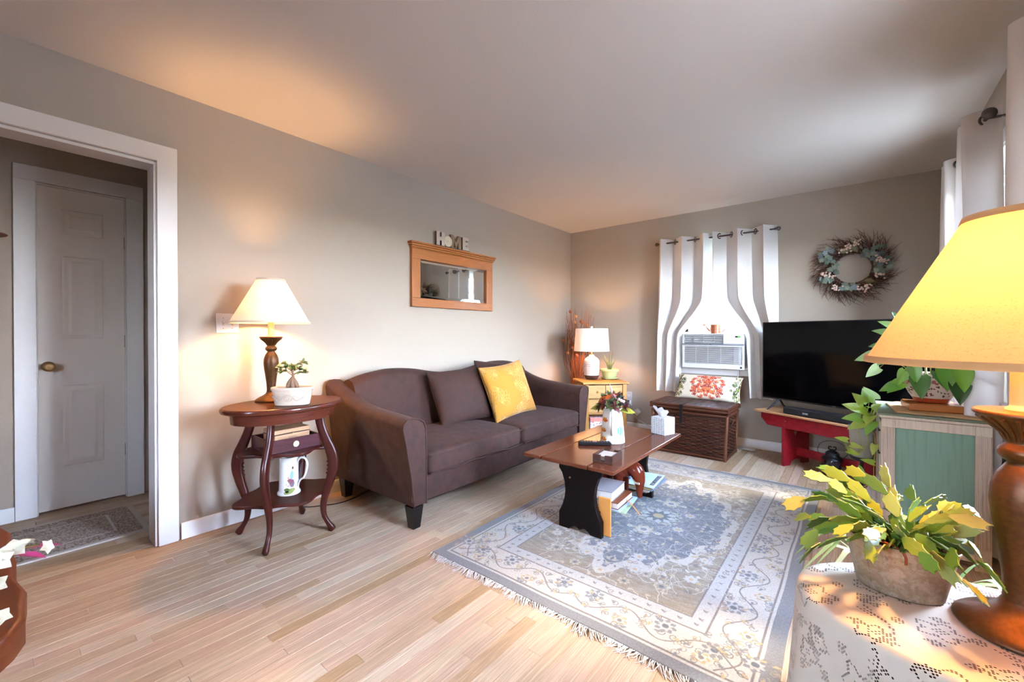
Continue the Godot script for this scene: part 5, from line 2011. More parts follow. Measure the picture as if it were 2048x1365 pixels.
	omni(V3(0, 0.44, 0), Color(1.0, 0.75, 0.50), 0.65, 0.03, l)
	# aloe in a pale green pot
	var ga := at + Basis(Vector3.UP, yaw) * V3(0.145, 0, -0.10)
	var g := thing("potted_aloe", "small spiky aloe in a glossy pale green pot with saucer on nightstand", "plant", V3(ga.x, H, ga.z))
	var gl := mat(srgb(198, 204, 140), 0.15)
	mb = MB.new()
	mb.lathe(pv([0.0, 0.016, 0.066, 0.016, 0.072, 0.022, 0.090, 0.085, 0.100, 0.088, 0.108, 0.095, 0.108, 0.112, 0.104, 0.116, 0.098, 0.112, 0.092, 0.095]), 40)
	part(g, "pot", mb, gl)
	mb = MB.new()
	mb.lathe(pv([0.0, 0.002, 0.078, 0.0, 0.094, 0.012, 0.097, 0.020, 0.093, 0.020, 0.080, 0.010, 0.0, 0.012]), 40)
	part(g, "saucer", mb, gl)
	mb = MB.new()
	mb.lathe(pv([0.096, 0.100, 0.0, 0.106]), 24)
	part(g, "soil", mb, M.soil)
	var al := leaf_mat(srgb(96, 112, 70), 0.3)
	for q in [[0.0, 0.22, 0.1], [1.2, 0.20, 0.2], [2.4, 0.16, 0.35], [3.6, 0.19, 0.5], [4.6, 0.13, 0.3], [5.4, 0.15, 0.4], [0.7, 0.10, 0.6]]:
		mb = MB.new()
		var d := V3(cos(q[0]), 0, sin(q[0]))
		mb.tube(curve3([V3(0, 0.10, 0) + d * 0.012, V3(0, 0.10 + q[1] * 0.5, 0) + d * (0.015 + 0.06 * q[2]), V3(0, 0.10 + q[1], 0) + d * (0.02 + 0.2 * q[2])], 5), PackedFloat32Array([0.010, 0.010, 0.009, 0.008, 0.007, 0.006, 0.005, 0.004, 0.003, 0.002, 0.0006]), 6, true, 0.55)
		part(g, "leaf", mb, al)
	# bundle of dried branches with paper lantern pods
	var w := thing("dried_branches", "tall bundle of dried orange-brown branches with lantern pods in the corner", "dried branches", V3(-2.66, 0, -4.53))
	var tw := [mat(srgb(150, 78, 40), 0.8), mat(srgb(112, 58, 34), 0.85), mat(srgb(178, 104, 56), 0.8)]
	var vase := MB.new()
	vase.lathe(pv([0.0, 0.0, 0.075, 0.0, 0.085, 0.01, 0.095, 0.20, 0.075, 0.36, 0.065, 0.40, 0.072, 0.42, 0.066, 0.42, 0.058, 0.40]), 28)
	part(w, "floor_vase", vase, mat(srgb(70, 44, 34), 0.5))
	for k in 3:
		mb = MB.new()
		for i in 34:
			var a := rng.randf() * TAU
			var r0 := rng.randf() * 0.05
			var sp := rng.randf_range(0.05, 0.22)
			var hgt := rng.randf_range(1.0, 1.50)
			var d := V3(cos(a), 0, sin(a))
			var bend := V3(rng.randfn() * 0.03, 0, rng.randfn() * 0.03)
			var p3 := V3(0, hgt, 0) + d * sp
			p3.x = maxf(p3.x, -0.14); p3.z = maxf(p3.z, -0.16)
			mb.tube(curve3([V3(d.x * r0, 0.03, d.z * r0), V3(0, 0.5, 0) + d * (r0 + 0.02), V3(0, hgt * 0.72, 0) + d * sp * 0.65 + bend, p3], 3), PackedFloat32Array([0.004, 0.004, 0.0038, 0.0036, 0.0034, 0.003, 0.0026, 0.0022, 0.0016, 0.001]), 4)
		var o := part(w, "branches", mb, tw[k])
		o.set_meta("kind", "stuff")
	var pods := [mat(srgb(200, 112, 48), 0.7), mat(srgb(170, 70, 40), 0.7), mat(srgb(210, 150, 84), 0.7)]
	for m in pods:
		m.backlight_enabled = true
		m.backlight = Color(0.4, 0.4, 0.4)
	for i in 18:
		var a := rng.randf() * TAU
		var y := rng.randf_range(0.85, 1.40)
		var r := rng.randf_range(0.05, 0.17)
		mb = MB.new()
		mb.lathe(pv([0.0, 0.0, 0.012, 0.006, 0.019, 0.018, 0.017, 0.032, 0.008, 0.044, 0.0, 0.048]), 6)
		part(w, "pod", mb, pods[i % 3], "", V3(maxf(cos(a) * r, -0.12), y, maxf(sin(a) * r, -0.13)), Basis(Vector3(1, 0, 0), rng.randfn() * 0.5))

# ------------------------------------------------------------------ curtains
# one curtain panel: top(u), outer and inner edges as functions of height; pleats across
func curtain_mesh(y_top: float, y_bot: float, edge: Callable, pleats: float, amp: float, along: Vector3, out: Vector3, origin: Vector3, phase := 0.0) -> MB:
	var nu := 72
	var nv := 40
	var P := PackedVector3Array()
	for j in nv + 1:
		var t := j / float(nv)
		var y := lerpf(y_top, y_bot, t)
		var e: Vector2 = edge.call(y)
		var wid := absf(e.y - e.x)
		for i in nu + 1:
			var u := i / float(nu)
			var s := lerpf(e.x, e.y, u)
			var a := u * pleats * TAU + phase
			var z := amp * sin(a) * (1.0 + 0.15 * sin(t * 4.0 + u * 9.0)) + 0.010 * sin(t * 3.0 + u * 5.0) * t
			s += 0.18 * wid / pleats * sin(2.0 * a) * 0.35
			P.append(origin + along * s + out * z + V3(0, y + 0.006 * sin(a) * (1.0 if j == 0 else 0.0), 0))
	var mb := MB.new()
	mb.grid(P, nu + 1, nv + 1)
	return mb

func ring(mb: MB, cen: Vector3, axis: Vector3, R: float, r: float) -> void:
	var B := look_basis(axis)
	var P := PackedVector3Array()
	for j in 10:
		var b := TAU * j / 10.0
		for i in 24:
			var a := TAU * i / 24.0
			P.append(cen + (B.x * cos(a) + B.z * sin(a)) * (R + r * cos(b)) + B.y * r * 0.6 * sin(b))
	mb.grid(P, 24, 10, true, true, Vector2.ZERO, Vector2.ONE, true)

func back_window_things() -> void:
	# rod
	var zr := BZ + 0.085
	var rod := thing("curtain_rod", "pewter curtain rod with ball finials over the air conditioner window", "curtain rod", V3(-1.145, 2.125, zr))
	var mb := MB.new()
	mb.tube(PackedVector3Array([V3(-0.55, 0, 0), V3(0.55, 0, 0)]), PackedFloat32Array([0.008]), 12)
	part(rod, "rod", mb, M.rod)
	for s in [-1.0, 1.0]:
		mb = MB.new()
		mb.lathe(pv([0, 0, 0.011, 0, 0.012, 0.008, 0.008, 0.012, 0.017, 0.020, 0.021, 0.032, 0.017, 0.044, 0.006, 0.050, 0, 0.051]), 18)
		part(rod, "finial", mb, M.rod, "", V3(s * 0.545, 0, 0), Basis(Vector3(0, 0, 1), -s * PI / 2))
		mb = MB.new()
		mb.tube(PackedVector3Array([V3(s * 0.50, -0.004, 0), V3(s * 0.50, -0.01, -0.084)]), PackedFloat32Array([0.006]), 8)
		part(rod, "bracket", mb, M.rod)
	# panels drawn back from the middle
	var edges_l := func(y: float) -> Vector2:
		var inner := interp([0.50, 0.80, 1.0, 1.14, 1.25, 1.36, 1.49, 2.17], [-1.475, -1.462, -1.455, -1.440, -1.350, -1.250, -1.163, -1.148], y)
		return Vector2(interp([0.50, 1.0, 2.17], [-1.722, -1.712, -1.694], y), inner)
	var edges_r := func(y: float) -> Vector2:
		var inner := interp([0.50, 0.80, 1.0, 1.12, 1.25, 1.36, 1.49, 2.17], [-0.800, -0.815, -0.825, -0.838, -0.940, -1.045, -1.135, -1.146], y)
		return Vector2(inner, interp([0.50, 1.0, 2.17], [-0.560, -0.570, -0.588], y))
	var gl := func(t: Node3D, u0: float, u1: float, n: int, yy: float, z: float) -> void:
		for k in n:
			var x := lerpf(u0, u1, (k + 0.5) / n)
			var g := MB.new()
			ring(g, V3(x, yy, z), V3(1.0, 0, 0.75 if k % 2 == 0 else -0.75), 0.024, 0.006)
			wpart(t, "grommet", g, M.rod)
	var cl := thing("curtain", "white sheer grommet curtain panel swept to the nightstand side of window", "curtain", V3(-1.60, 0.51, zr))
	wpart(cl, "fabric", curtain_mesh(2.168, 0.505, edges_l, 2.5, 0.042, V3(1, 0, 0), V3(0, 0, 1), V3(0, 0, zr), 0.6), M.sheer)
	gl.call(cl, -1.68, -1.16, 5, 2.127, zr)
	var cr := thing("curtain", "white sheer grommet curtain panel swept to the television side of window", "curtain", V3(-0.68, 0.51, zr))
	wpart(cr, "fabric", curtain_mesh(2.168, 0.505, edges_r, 2.5, 0.042, V3(1, 0, 0), V3(0, 0, 1), V3(0, 0, zr), 1.2), M.sheer)
	gl.call(cr, -1.13, -0.60, 5, 2.127, zr)
	# air conditioner
	var ax := -1.14
	var fz := BZ + 0.125
	var ac := thing("air_conditioner", "white window air conditioner with louvred front set into the back window", "air conditioner", V3(ax, 0.776, BZ))
	var W := 0.59
	var wh: Material = M.white_plastic
	mb = MB.new()
	mb.box(V3(0, 0.190, -0.13), V3(0.56, 0.33, 0.44), 0.008)
	part(ac, "body", mb, wh)
	# front frame
	for q in [[0.0, 0.352, W, 0.014], [0.0, 0.232, W, 0.016], [0.0, 0.026, W, 0.052], [-0.284, 0.14, 0.022, 0.19], [0.284, 0.14, 0.022, 0.19], [-0.284, 0.295, 0.022, 0.115], [0.20, 0.295, 0.19, 0.115]]:
		mb = MB.new()
		mb.box(V3(q[0], q[1], 0.108), V3(q[2], q[3], 0.034), 0.005)
		part(ac, "front_panel", mb, wh)
	mb = MB.new()
	mb.box(V3(0, 0.2485, 0.1085), V3(W, 0.018, 0.036), 0.003)
	part(ac, "trim_strip", mb, mat(srgb(132, 136, 142), 0.35, 0.4), "grey trim strip")
	var lg := MB.new()
	lg.lathe(pv([0, 0, 0.006, 0, 0.005, 0.001, 0, 0.001]), 14)
	part(ac, "logo", lg, mat(srgb(60, 62, 68), 0.4), "dark maker's mark", V3(-0.012, 0.2485, 0.127), Basis(Vector3.RIGHT, PI / 2))
	part(ac, "logo", text_mesh("LG", 0.012, 0.0006), mat(srgb(90, 94, 100), 0.4), "", V3(0.008, 0.2485, 0.1268))
	# dark plenum behind the slats
	mb = MB.new()
	mb.box(V3(-0.03, 0.14, 0.094), V3(0.54, 0.18, 0.006), 0.0)
	part(ac, "grille_back", mb, mat(srgb(40, 40, 42), 0.8))
	var slat := MB.new()
	slat.box(Vector3.ZERO, V3(0.47, 0.0052, 0.010), 0.0015, Basis(Vector3.RIGHT, 0.1))
	var sm := slat.mesh()
	for k in 16:
		part(ac, "slat", sm, wh, "", V3(-0.038, 0.058 + k * 0.0106, 0.113))
	for k in 16:
		var s := MB.new()
		s.box(V3(0.235, 0.058 + k * 0.0106, 0.113), V3(0.072, 0.0068, 0.018), 0.0015)
		part(ac, "slat", s, wh)
	for x in [-0.155, -0.038, 0.085]:
		mb = MB.new()
		mb.box(V3(x, 0.138, 0.122), V3(0.003, 0.172, 0.004), 0.001)
		part(ac, "grille_rib", mb, wh)
	# air outlet with louvres
	mb = MB.new()
	mb.box(V3(-0.085, 0.30, 0.086), V3(0.385, 0.095, 0.006), 0.0)
	part(ac, "outlet_back", mb, mat(srgb(86, 90, 94), 0.7))
	for k in 4:
		mb = MB.new()
		mb.box(V3(-0.085, 0.265 + k * 0.023, 0.108), V3(0.372, 0.004, 0.030), 0.001, Basis(Vector3.RIGHT, -0.5))
		part(ac, "louvre", mb, mat(srgb(206, 210, 212), 0.4))
	for x in [-0.18, -0.085, 0.02]:
		mb = MB.new()
		mb.box(V3(x, 0.30, 0.100), V3(0.003, 0.085, 0.02), 0.001)
		part(ac, "louvre_fin", mb, mat(srgb(206, 210, 212), 0.4))
	# controls: display glows green
	var dm := mat(srgb(30, 40, 30), 0.3)
	dm.emission_enabled = true
	dm.emission = Color(0.35, 1.0, 0.12)
	dm.emission_energy_multiplier = 1.1
	mb = MB.new()
	mb.box(V3(0.238, 0.327, 0.1255), V3(0.046, 0.014, 0.002), 0.001)
	part(ac, "display", mb, M.black_gloss)
	mb = MB.new()
	mb.box(V3(0.249, 0.327, 0.127), V3(0.020, 0.009, 0.001), 0.0)
	part(ac, "display_digits", mb, dm, "green lit display digits")
	for k in 5:
		mb = MB.new()
		mb.box(V3(0.165 + k * 0.022, 0.292, 0.1255), V3(0.014, 0.004, 0.002), 0.0008)
		part(ac, "button", mb, mat(srgb(180, 178, 172), 0.5))
	mb = MB.new()
	mb.box(V3(0.268, 0.022, 0.1255), V3(0.018, 0.016, 0.0015), 0.0005)
	part(ac, "energy_label", mb, mat(srgb(36, 36, 44), 0.5), "small dark square sticker")
	# filler boards beside the unit
	for s in [-1.0, 1.0]:
		mb = MB.new()
		mb.box(V3(s * 0.308 + 0.0, 0.19, -0.05), V3(0.055, 0.34, 0.012), 0.002)
		part(ac, "side_filler", mb, wh)
	mb = MB.new()
	mb.tube(curve3([V3(0.235, 0.02, 0.09), V3(0.235, -0.03, 0.09), V3(0.225, -0.08, 0.05), V3(0.21, -0.20, 0.012), V3(0.20, -0.42, 0.012)], 6), PackedFloat32Array([0.004]), 6)
	part(ac, "power_cord", mb, wh, "white power cord")
	# copper watering can on top of the air conditioner
	var wc := thing("watering_can", "small copper watering can standing on top of the air conditioner", "watering can", V3(-1.12, 0.776 + 0.356, BZ + 0.055), deg_to_rad(-14.0))
	var cop := mat(srgb(200, 128, 96), 0.35, 0.7)
	cop.albedo_texture = noise(0.05, [Color(0.75, 0.7, 0.68), Color(1, 1, 1)], 128, 128, 91, 3)
	tri(cop, 10.0)
	mb = MB.new()
	mb.lathe(pv([0.0, 0.001, 0.052, 0.0, 0.053, 0.004, 0.053, 0.095, 0.055, 0.098, 0.051, 0.098, 0.050, 0.02, 0.0, 0.01]), 32)
	part(wc, "body", mb, cop)
	mb = MB.new()
	mb.tube(PackedVector3Array([V3(-0.048, 0.018, 0), V3(-0.085, 0.055, 0), V3(-0.112, 0.085, 0)]), PackedFloat32Array([0.010, 0.008, 0.006]), 10)
	part(wc, "spout", mb, cop)
	mb = MB.new()
	mb.lathe(pv([0.006, 0.0, 0.008, 0.006, 0.020, 0.022, 0.019, 0.024, 0.0, 0.026]), 20)
	part(wc, "sprinkler_rose", mb, cop, "", V3(-0.110, 0.083, 0), Basis(Vector3(0, 0, 1), 0.75))
	mb = MB.new()
	mb.tube(curve3([V3(0.052, 0.085, 0), V3(0.078, 0.088, 0), V3(0.092, 0.062, 0), V3(0.084, 0.034, 0), V3(0.052, 0.016, 0)], 6), PackedFloat32Array([0.004]), 8)
	part(wc, "handle", mb, cop)

# ------------------------------------------------------------------ wicker trunk and its pillow
func woven(mb: MB, O: Vector3, U: Vector3, V: Vector3, N: Vector3, w0: float, w1: float, h: float, rows: int, stakes: int, amp: float, sk := 0.5) -> void:
	# rows of strands along U, stacked along V; the width runs from w0 (bottom) to w1 (top)
	for r in rows:
		var y0 := h * r / rows
		var y1 := h * (r + 1) / rows
		var tone := rng.randf_range(0.35, 1.3)
		mb.colored = true
		mb.col = Color(tone, tone * rng.randf_range(0.85, 1.0), tone * rng.randf_range(0.7, 1.0))
		var P := PackedVector3Array()
		var nseg := stakes * 4
		for j in 3:
			var y := lerpf(y0, y1, 0.12 + 0.38 * j)
			var wd := lerpf(w0, w1, y / h)
			for i in nseg + 1:
				var u := i / float(nseg)
				var k := sin(PI * (u * stakes + r) + sk)
				P.append(O + U * (u - 0.5) * wd + V * y + N * (amp * k + (amp * 0.8 if j == 1 else 0.0)))
		mb.grid(P, nseg + 1, 3)
	mb.col = Color(1, 1, 1)

func wicker_trunk() -> void:
	var C := V3(-1.205, 0, -4.285)
	var t := thing("wicker_trunk", "dark brown woven wicker trunk with black strap under the air conditioner", "trunk", C)
	var cane := [mat(srgb(84, 46, 26), 0.5), mat(srgb(46, 26, 18), 0.6)]
	for m in cane:
		m.albedo_texture = noise(0.05, [Color(0.45, 0.42, 0.42), Color(1, 1, 1), Color(1.0, 0.82, 0.66), Color(0.6, 0.55, 0.5)], 256, 256, 95, 4)
		tri(m, 5.0)
		m.vertex_color_use_as_albedo = true
	var core := MB.new()
	core.box(V3(0, 0.225, 0), V3(0.615, 0.42, 0.40), 0.01)
	part(t, "lining", core, mat(srgb(84, 46, 26), 0.9))
	var faces := [[V3(0, 0.035, 0.213), V3(1, 0, 0), V3(0, 0, 1), 0.62, 0.655], [V3(0, 0.035, -0.213), V3(-1, 0, 0), V3(0, 0, -1), 0.62, 0.655], [V3(0.315, 0.035, 0), V3(0, 0, -1), V3(1, 0, 0), 0.41, 0.42], [V3(-0.315, 0.035, 0), V3(0, 0, 1), V3(-1, 0, 0), 0.41, 0.42]]
	for f in faces:
		var mb := MB.new()
		woven(mb, f[0], f[1], V3(0, 1, 0), f[2], f[3], f[4], 0.365, 24, 13 if f[3] > 0.5 else 8, 0.0065)
		var o := part(t, "woven_side", mb, cane[0])
		o.set_meta("kind", "stuff")
		# upright stakes
		var st := MB.new()
		var n := 13 if f[3] > 0.5 else 8
		for k in n + 1:
			var u: float = (k / float(n) - 0.5)
			st.tube(PackedVector3Array([f[0] + f[1] * u * f[3] + f[2] * 0.0, f[0] + f[1] * u * f[4] + V3(0, 0.365, 0)]), PackedFloat32Array([0.004]), 5)
		o = part(t, "stakes", st, cane[1])
		o.set_meta("kind", "stuff")
	# corner posts and borders
	for sx in [-1.0, 1.0]:
		for sz in [-1.0, 1.0]:
			var mb := MB.new()
			mb.tube(PackedVector3Array([V3(sx * 0.312, 0.0, sz * 0.206), V3(sx * 0.330, 0.40, sz * 0.212)]), PackedFloat32Array([0.014]), 8)
			part(t, "corner_post", mb, mat(srgb(104, 60, 34), 0.55))
	for q in [[0.018, 0.315, 0.209], [0.398, 0.330, 0.214]]:
		var mb := MB.new()
		braid(mb, V3(-q[1], q[0], q[2]), V3(q[1], q[0], q[2]), 0.016)
		braid(mb, V3(q[1], q[0], q[2]), V3(q[1], q[0], -q[2]), 0.016)
		braid(mb, V3(q[1], q[0], -q[2]), V3(-q[1], q[0], -q[2]), 0.016)
		braid(mb, V3(-q[1], q[0], -q[2]), V3(-q[1], q[0], q[2]), 0.016)
		part(t, "border", mb, cane[0])
	# lid
	var lid := MB.new()
	lid.box(V3(0, 0.45, 0), V3(0.685, 0.035, 0.445), 0.012)
	part(t, "lid_core", lid, mat(srgb(84, 46, 26), 0.8))
	var lw := MB.new()
	woven(lw, V3(0, 0.4685, -0.215), V3(1, 0, 0), V3(0, 0, 1), V3(0, 1, 0), 0.67, 0.67, 0.43, 30, 11, 0.0055)
	for k in 12:
		lw.tube(PackedVector3Array([V3(-0.33 + k * 0.06, 0.470, 0.21), V3(-0.33 + k * 0.06, 0.470, -0.21)]), PackedFloat32Array([0.005]), 5)
	var lidm := mat(srgb(88, 66, 58), 0.4)
	lidm.vertex_color_use_as_albedo = true
	var lo := part(t, "woven_lid", lw, lidm)
	lo.set_meta("kind", "stuff")
	var eb := MB.new()
	for y in [0.438, 0.462]:
		braid(eb, V3(-0.343, y, 0.223), V3(0.343, y, 0.223), 0.015)
		braid(eb, V3(0.343, y, 0.223), V3(0.343, y, -0.223), 0.015)
		braid(eb, V3(0.343, y, -0.223), V3(-0.343, y, -0.223), 0.015)
		braid(eb, V3(-0.343, y, -0.223), V3(-0.343, y, 0.223), 0.015)
	part(t, "lid_border", eb, cane[0])
	var s := MB.new()
	s.box(V3(-0.055, 0.39, 0.243), V3(0.030, 0.17, 0.006), 0.002)
	s.box(V3(-0.055, 0.474, 0.20), V3(0.030, 0.006, 0.09), 0.002)
	part(t, "strap", s, M.black, "black leather strap")
	for sx in [1.0]:
		var h := MB.new()
		h.tube(curve3([V3(0.333, 0.30, 0.06), V3(0.345, 0.335, 0.04), V3(0.345, 0.335, -0.04), V3(0.333, 0.30, -0.06)], 6), PackedFloat32Array([0.008]), 7)
		part(t, "handle", h, cane[0])
	# lumbar pillow with damask print
	var p := Pix.new(768, 320, srgb(222, 208, 180))
	var reds := [srgb(192, 62, 40), srgb(214, 110, 52), srgb(150, 44, 36)]
	var greens := [srgb(84, 98, 40), srgb(40, 48, 28), srgb(140, 138, 58)]
	for half in 2:
		for i in 110:
			var r := pow(rng.randf(), 0.7) * 135.0
			var a := rng.randf() * TAU
			var q := Vector2(cos(a) * r, sin(a) * r * 1.0)
			for m in [-1.0, 1.0]:
				var c: Color = (reds if half == 0 else greens)[i % 3]
				var cx := 384.0 if half == 0 else (70.0 if m < 0 else 698.0)
				if half == 0: p.spiral(cx + m * absf(q.x), 160 + q.y, 13, (0.0 if m > 0 else PI) + a, 0.9 * m, 5.0, c)
				else: p.spiral(cx + q.x * 0.8, 160 + q.y * 1.15, 14, a, 0.9, 6.5, c)
				p.leafshape(cx + (m * absf(q.x) if half == 0 else q.x * 0.75), 160 + q.y, 16, 4, a if m > 0 else PI - a, c)
	for y in 320:
		for x in 768:
			if x > 748: p.im.set_pixel(x, y, srgb(140, 30, 34))
	var pm := mat(Color(1, 1, 1), 0.85)
	pm.albedo_texture = p.tex()
	var pl := thing("lumbar_pillow", "oblong cream lumbar pillow with red and green damask print on wicker trunk", "pillow", V3(-1.15, 0.474, -4.47))
	part(pl, "cover", pillow_mesh(0.61, 0.27, 0.13, 0.05, 8), pm, "", Vector3.ZERO, Basis(Vector3.UP, 0.03) * Basis(Vector3.RIGHT, -0.55) * Basis(Vector3(0, 0, 1), -0.02))

func braid(mb: MB, a: Vector3, b: Vector3, r: float) -> void:
	var L := a.distance_to(b)
	var n := int(L / 0.012)
	var path := PackedVector3Array()
	var rad := PackedFloat32Array()
	for i in n * 2 + 1:
		path.append(a.lerp(b, i / float(n * 2)))
		rad.append(r * (1.0 if i % 2 == 0 else 0.78))
	mb.tube(path, rad, 8)

# ------------------------------------------------------------------ wreath
func wreath() -> void:
	var C := V3(-0.025, 1.70, BZ + 0.05)
	var t := thing("wreath", "twig wreath with grey-green leaves and blush blossoms on the back wall", "wreath", C)
	var bark := [mat(srgb(74, 44, 34), 0.9), mat(srgb(98, 60, 44), 0.9)]
	for k in 2:
		var mb := MB.new()
		for i in 120:
			var a := rng.randf() * TAU
			var r0 := rng.randf_range(0.13, 0.19)
			var len := rng.randf_range(0.08, 0.18)
			var da := rng.randf_range(0.1, 0.75)
			var pts := []
			for j in 4:
				var u := j / 3.0
				var rr := r0 + len * u
				var aa := a + da * u
				pts.append(V3(cos(aa) * rr + rng.randfn() * 0.006, sin(aa) * rr * 0.96 + rng.randfn() * 0.006, rng.randf_range(-0.03, 0.045)))
			mb.tube(curve3(pts, 3), PackedFloat32Array([0.0032, 0.003, 0.0028, 0.0026, 0.0024, 0.0022, 0.002, 0.0016, 0.0012, 0.0008]), 4)
			for q in 2:
				var p1: Vector3 = pts[1 + q]
				var d := V3(cos(a + da + rng.randfn() * 0.5), sin(a + da + rng.randfn() * 0.5), rng.randfn() * 0.3)
				mb.tube(PackedVector3Array([p1, p1 + d * rng.randf_range(0.02, 0.05)]), PackedFloat32Array([0.0018, 0.0007]), 4)
		for i in 26:
			var a := rng.randf() * TAU
			var path := PackedVector3Array()
			var ph := rng.randf() * TAU
			for j in 15:
				var aa := a + j * 0.16
				path.append(V3(cos(aa) * (0.155 + 0.025 * sin(aa * 2.0 + ph)), sin(aa) * (0.150 + 0.025 * sin(aa * 2.0 + ph)), -0.01 + 0.02 * cos(aa * 3 + ph)))
			mb.tube(path, PackedFloat32Array([0.003]), 4)
		var o := part(t, "twigs", mb, bark[k])
		o.set_meta("kind", "stuff")
	var greens := [leaf_mat(srgb(122, 134, 116), 0.15), leaf_mat(srgb(94, 110, 96), 0.15), leaf_mat(srgb(84, 96, 98), 0.15)]
	var olive := leaf_mat(srgb(96, 90, 50), 0.2)
	var star := star_leaf(0.024)
	# clusters of ivy-like leaves
	for q in [[2.75, 0.20], [2.45, 0.22], [3.15, 0.13], [3.55, 0.22], [3.75, 0.17], [0.72, 0.20], [0.45, 0.19], [0.95, 0.15], [-0.10, 0.17], [-0.25, 0.20], [0.05, 0.22], [4.45, 0.17], [4.85, 0.18]]:
		for k in 6:
			var p := V3(cos(q[0]) * q[1] + rng.randfn() * 0.022, sin(q[0]) * q[1] + rng.randfn() * 0.020, 0.045 + rng.randf() * 0.03)
			part(t, "leaf", star, greens[rng.randi() % 3], "", p, Basis(V3(rng.randfn(), rng.randfn(), 0).normalized(), rng.randf_range(-0.6, 0.6)) * Basis(Vector3(0, 0, 1), rng.randf() * TAU))
	var big := leaf_shape(0.075, 0.022, 0.15, 0.0)
	for a in [1.85, 1.35, 0.1, -0.95, 4.3, 1.6]:
		part(t, "leaf", big, olive, "", V3(cos(a) * 0.14, sin(a) * 0.14, 0.045), look_basis(V3(cos(a + 0.7), sin(a + 0.7), 0.25), V3(0, 0, -1)))
	var pink := mat(srgb(214, 178, 162), 0.8)
	var cream := mat(srgb(224, 202, 182), 0.8)
	for q in [[1.95, 0.17], [1.70, 0.18], [1.45, 0.20], [0.32, 0.17], [0.18, 0.21], [3.35, 0.21], [3.50, 0.17], [4.15, 0.20], [4.98, 0.19], [5.2, 0.20], [-0.45, 0.20]]:
		for k in 11:
			var b := MB.new()
			b.ball(V3(cos(q[0]) * q[1] + rng.randfn() * 0.017, sin(q[0]) * q[1] + rng.randfn() * 0.015, 0.062 + rng.randf() * 0.022), V3(0.0085, 0.0085, 0.005), 7, 4)
			part(t, "blossom", b, pink if k % 3 else cream)

func star_leaf(r: float) -> ArrayMesh:
	var mb := MB.new()
	var poly := PackedVector2Array()
	for i in 20:
		var a := TAU * i / 20.0
		var k := r * (0.62 + 0.38 * pow(absf(cos(a * 2.5)), 0.8))
		poly.append(Vector2(cos(a) * k, sin(a) * k))
	mb.extrude(poly, 0.0016)
	return mb.mesh()

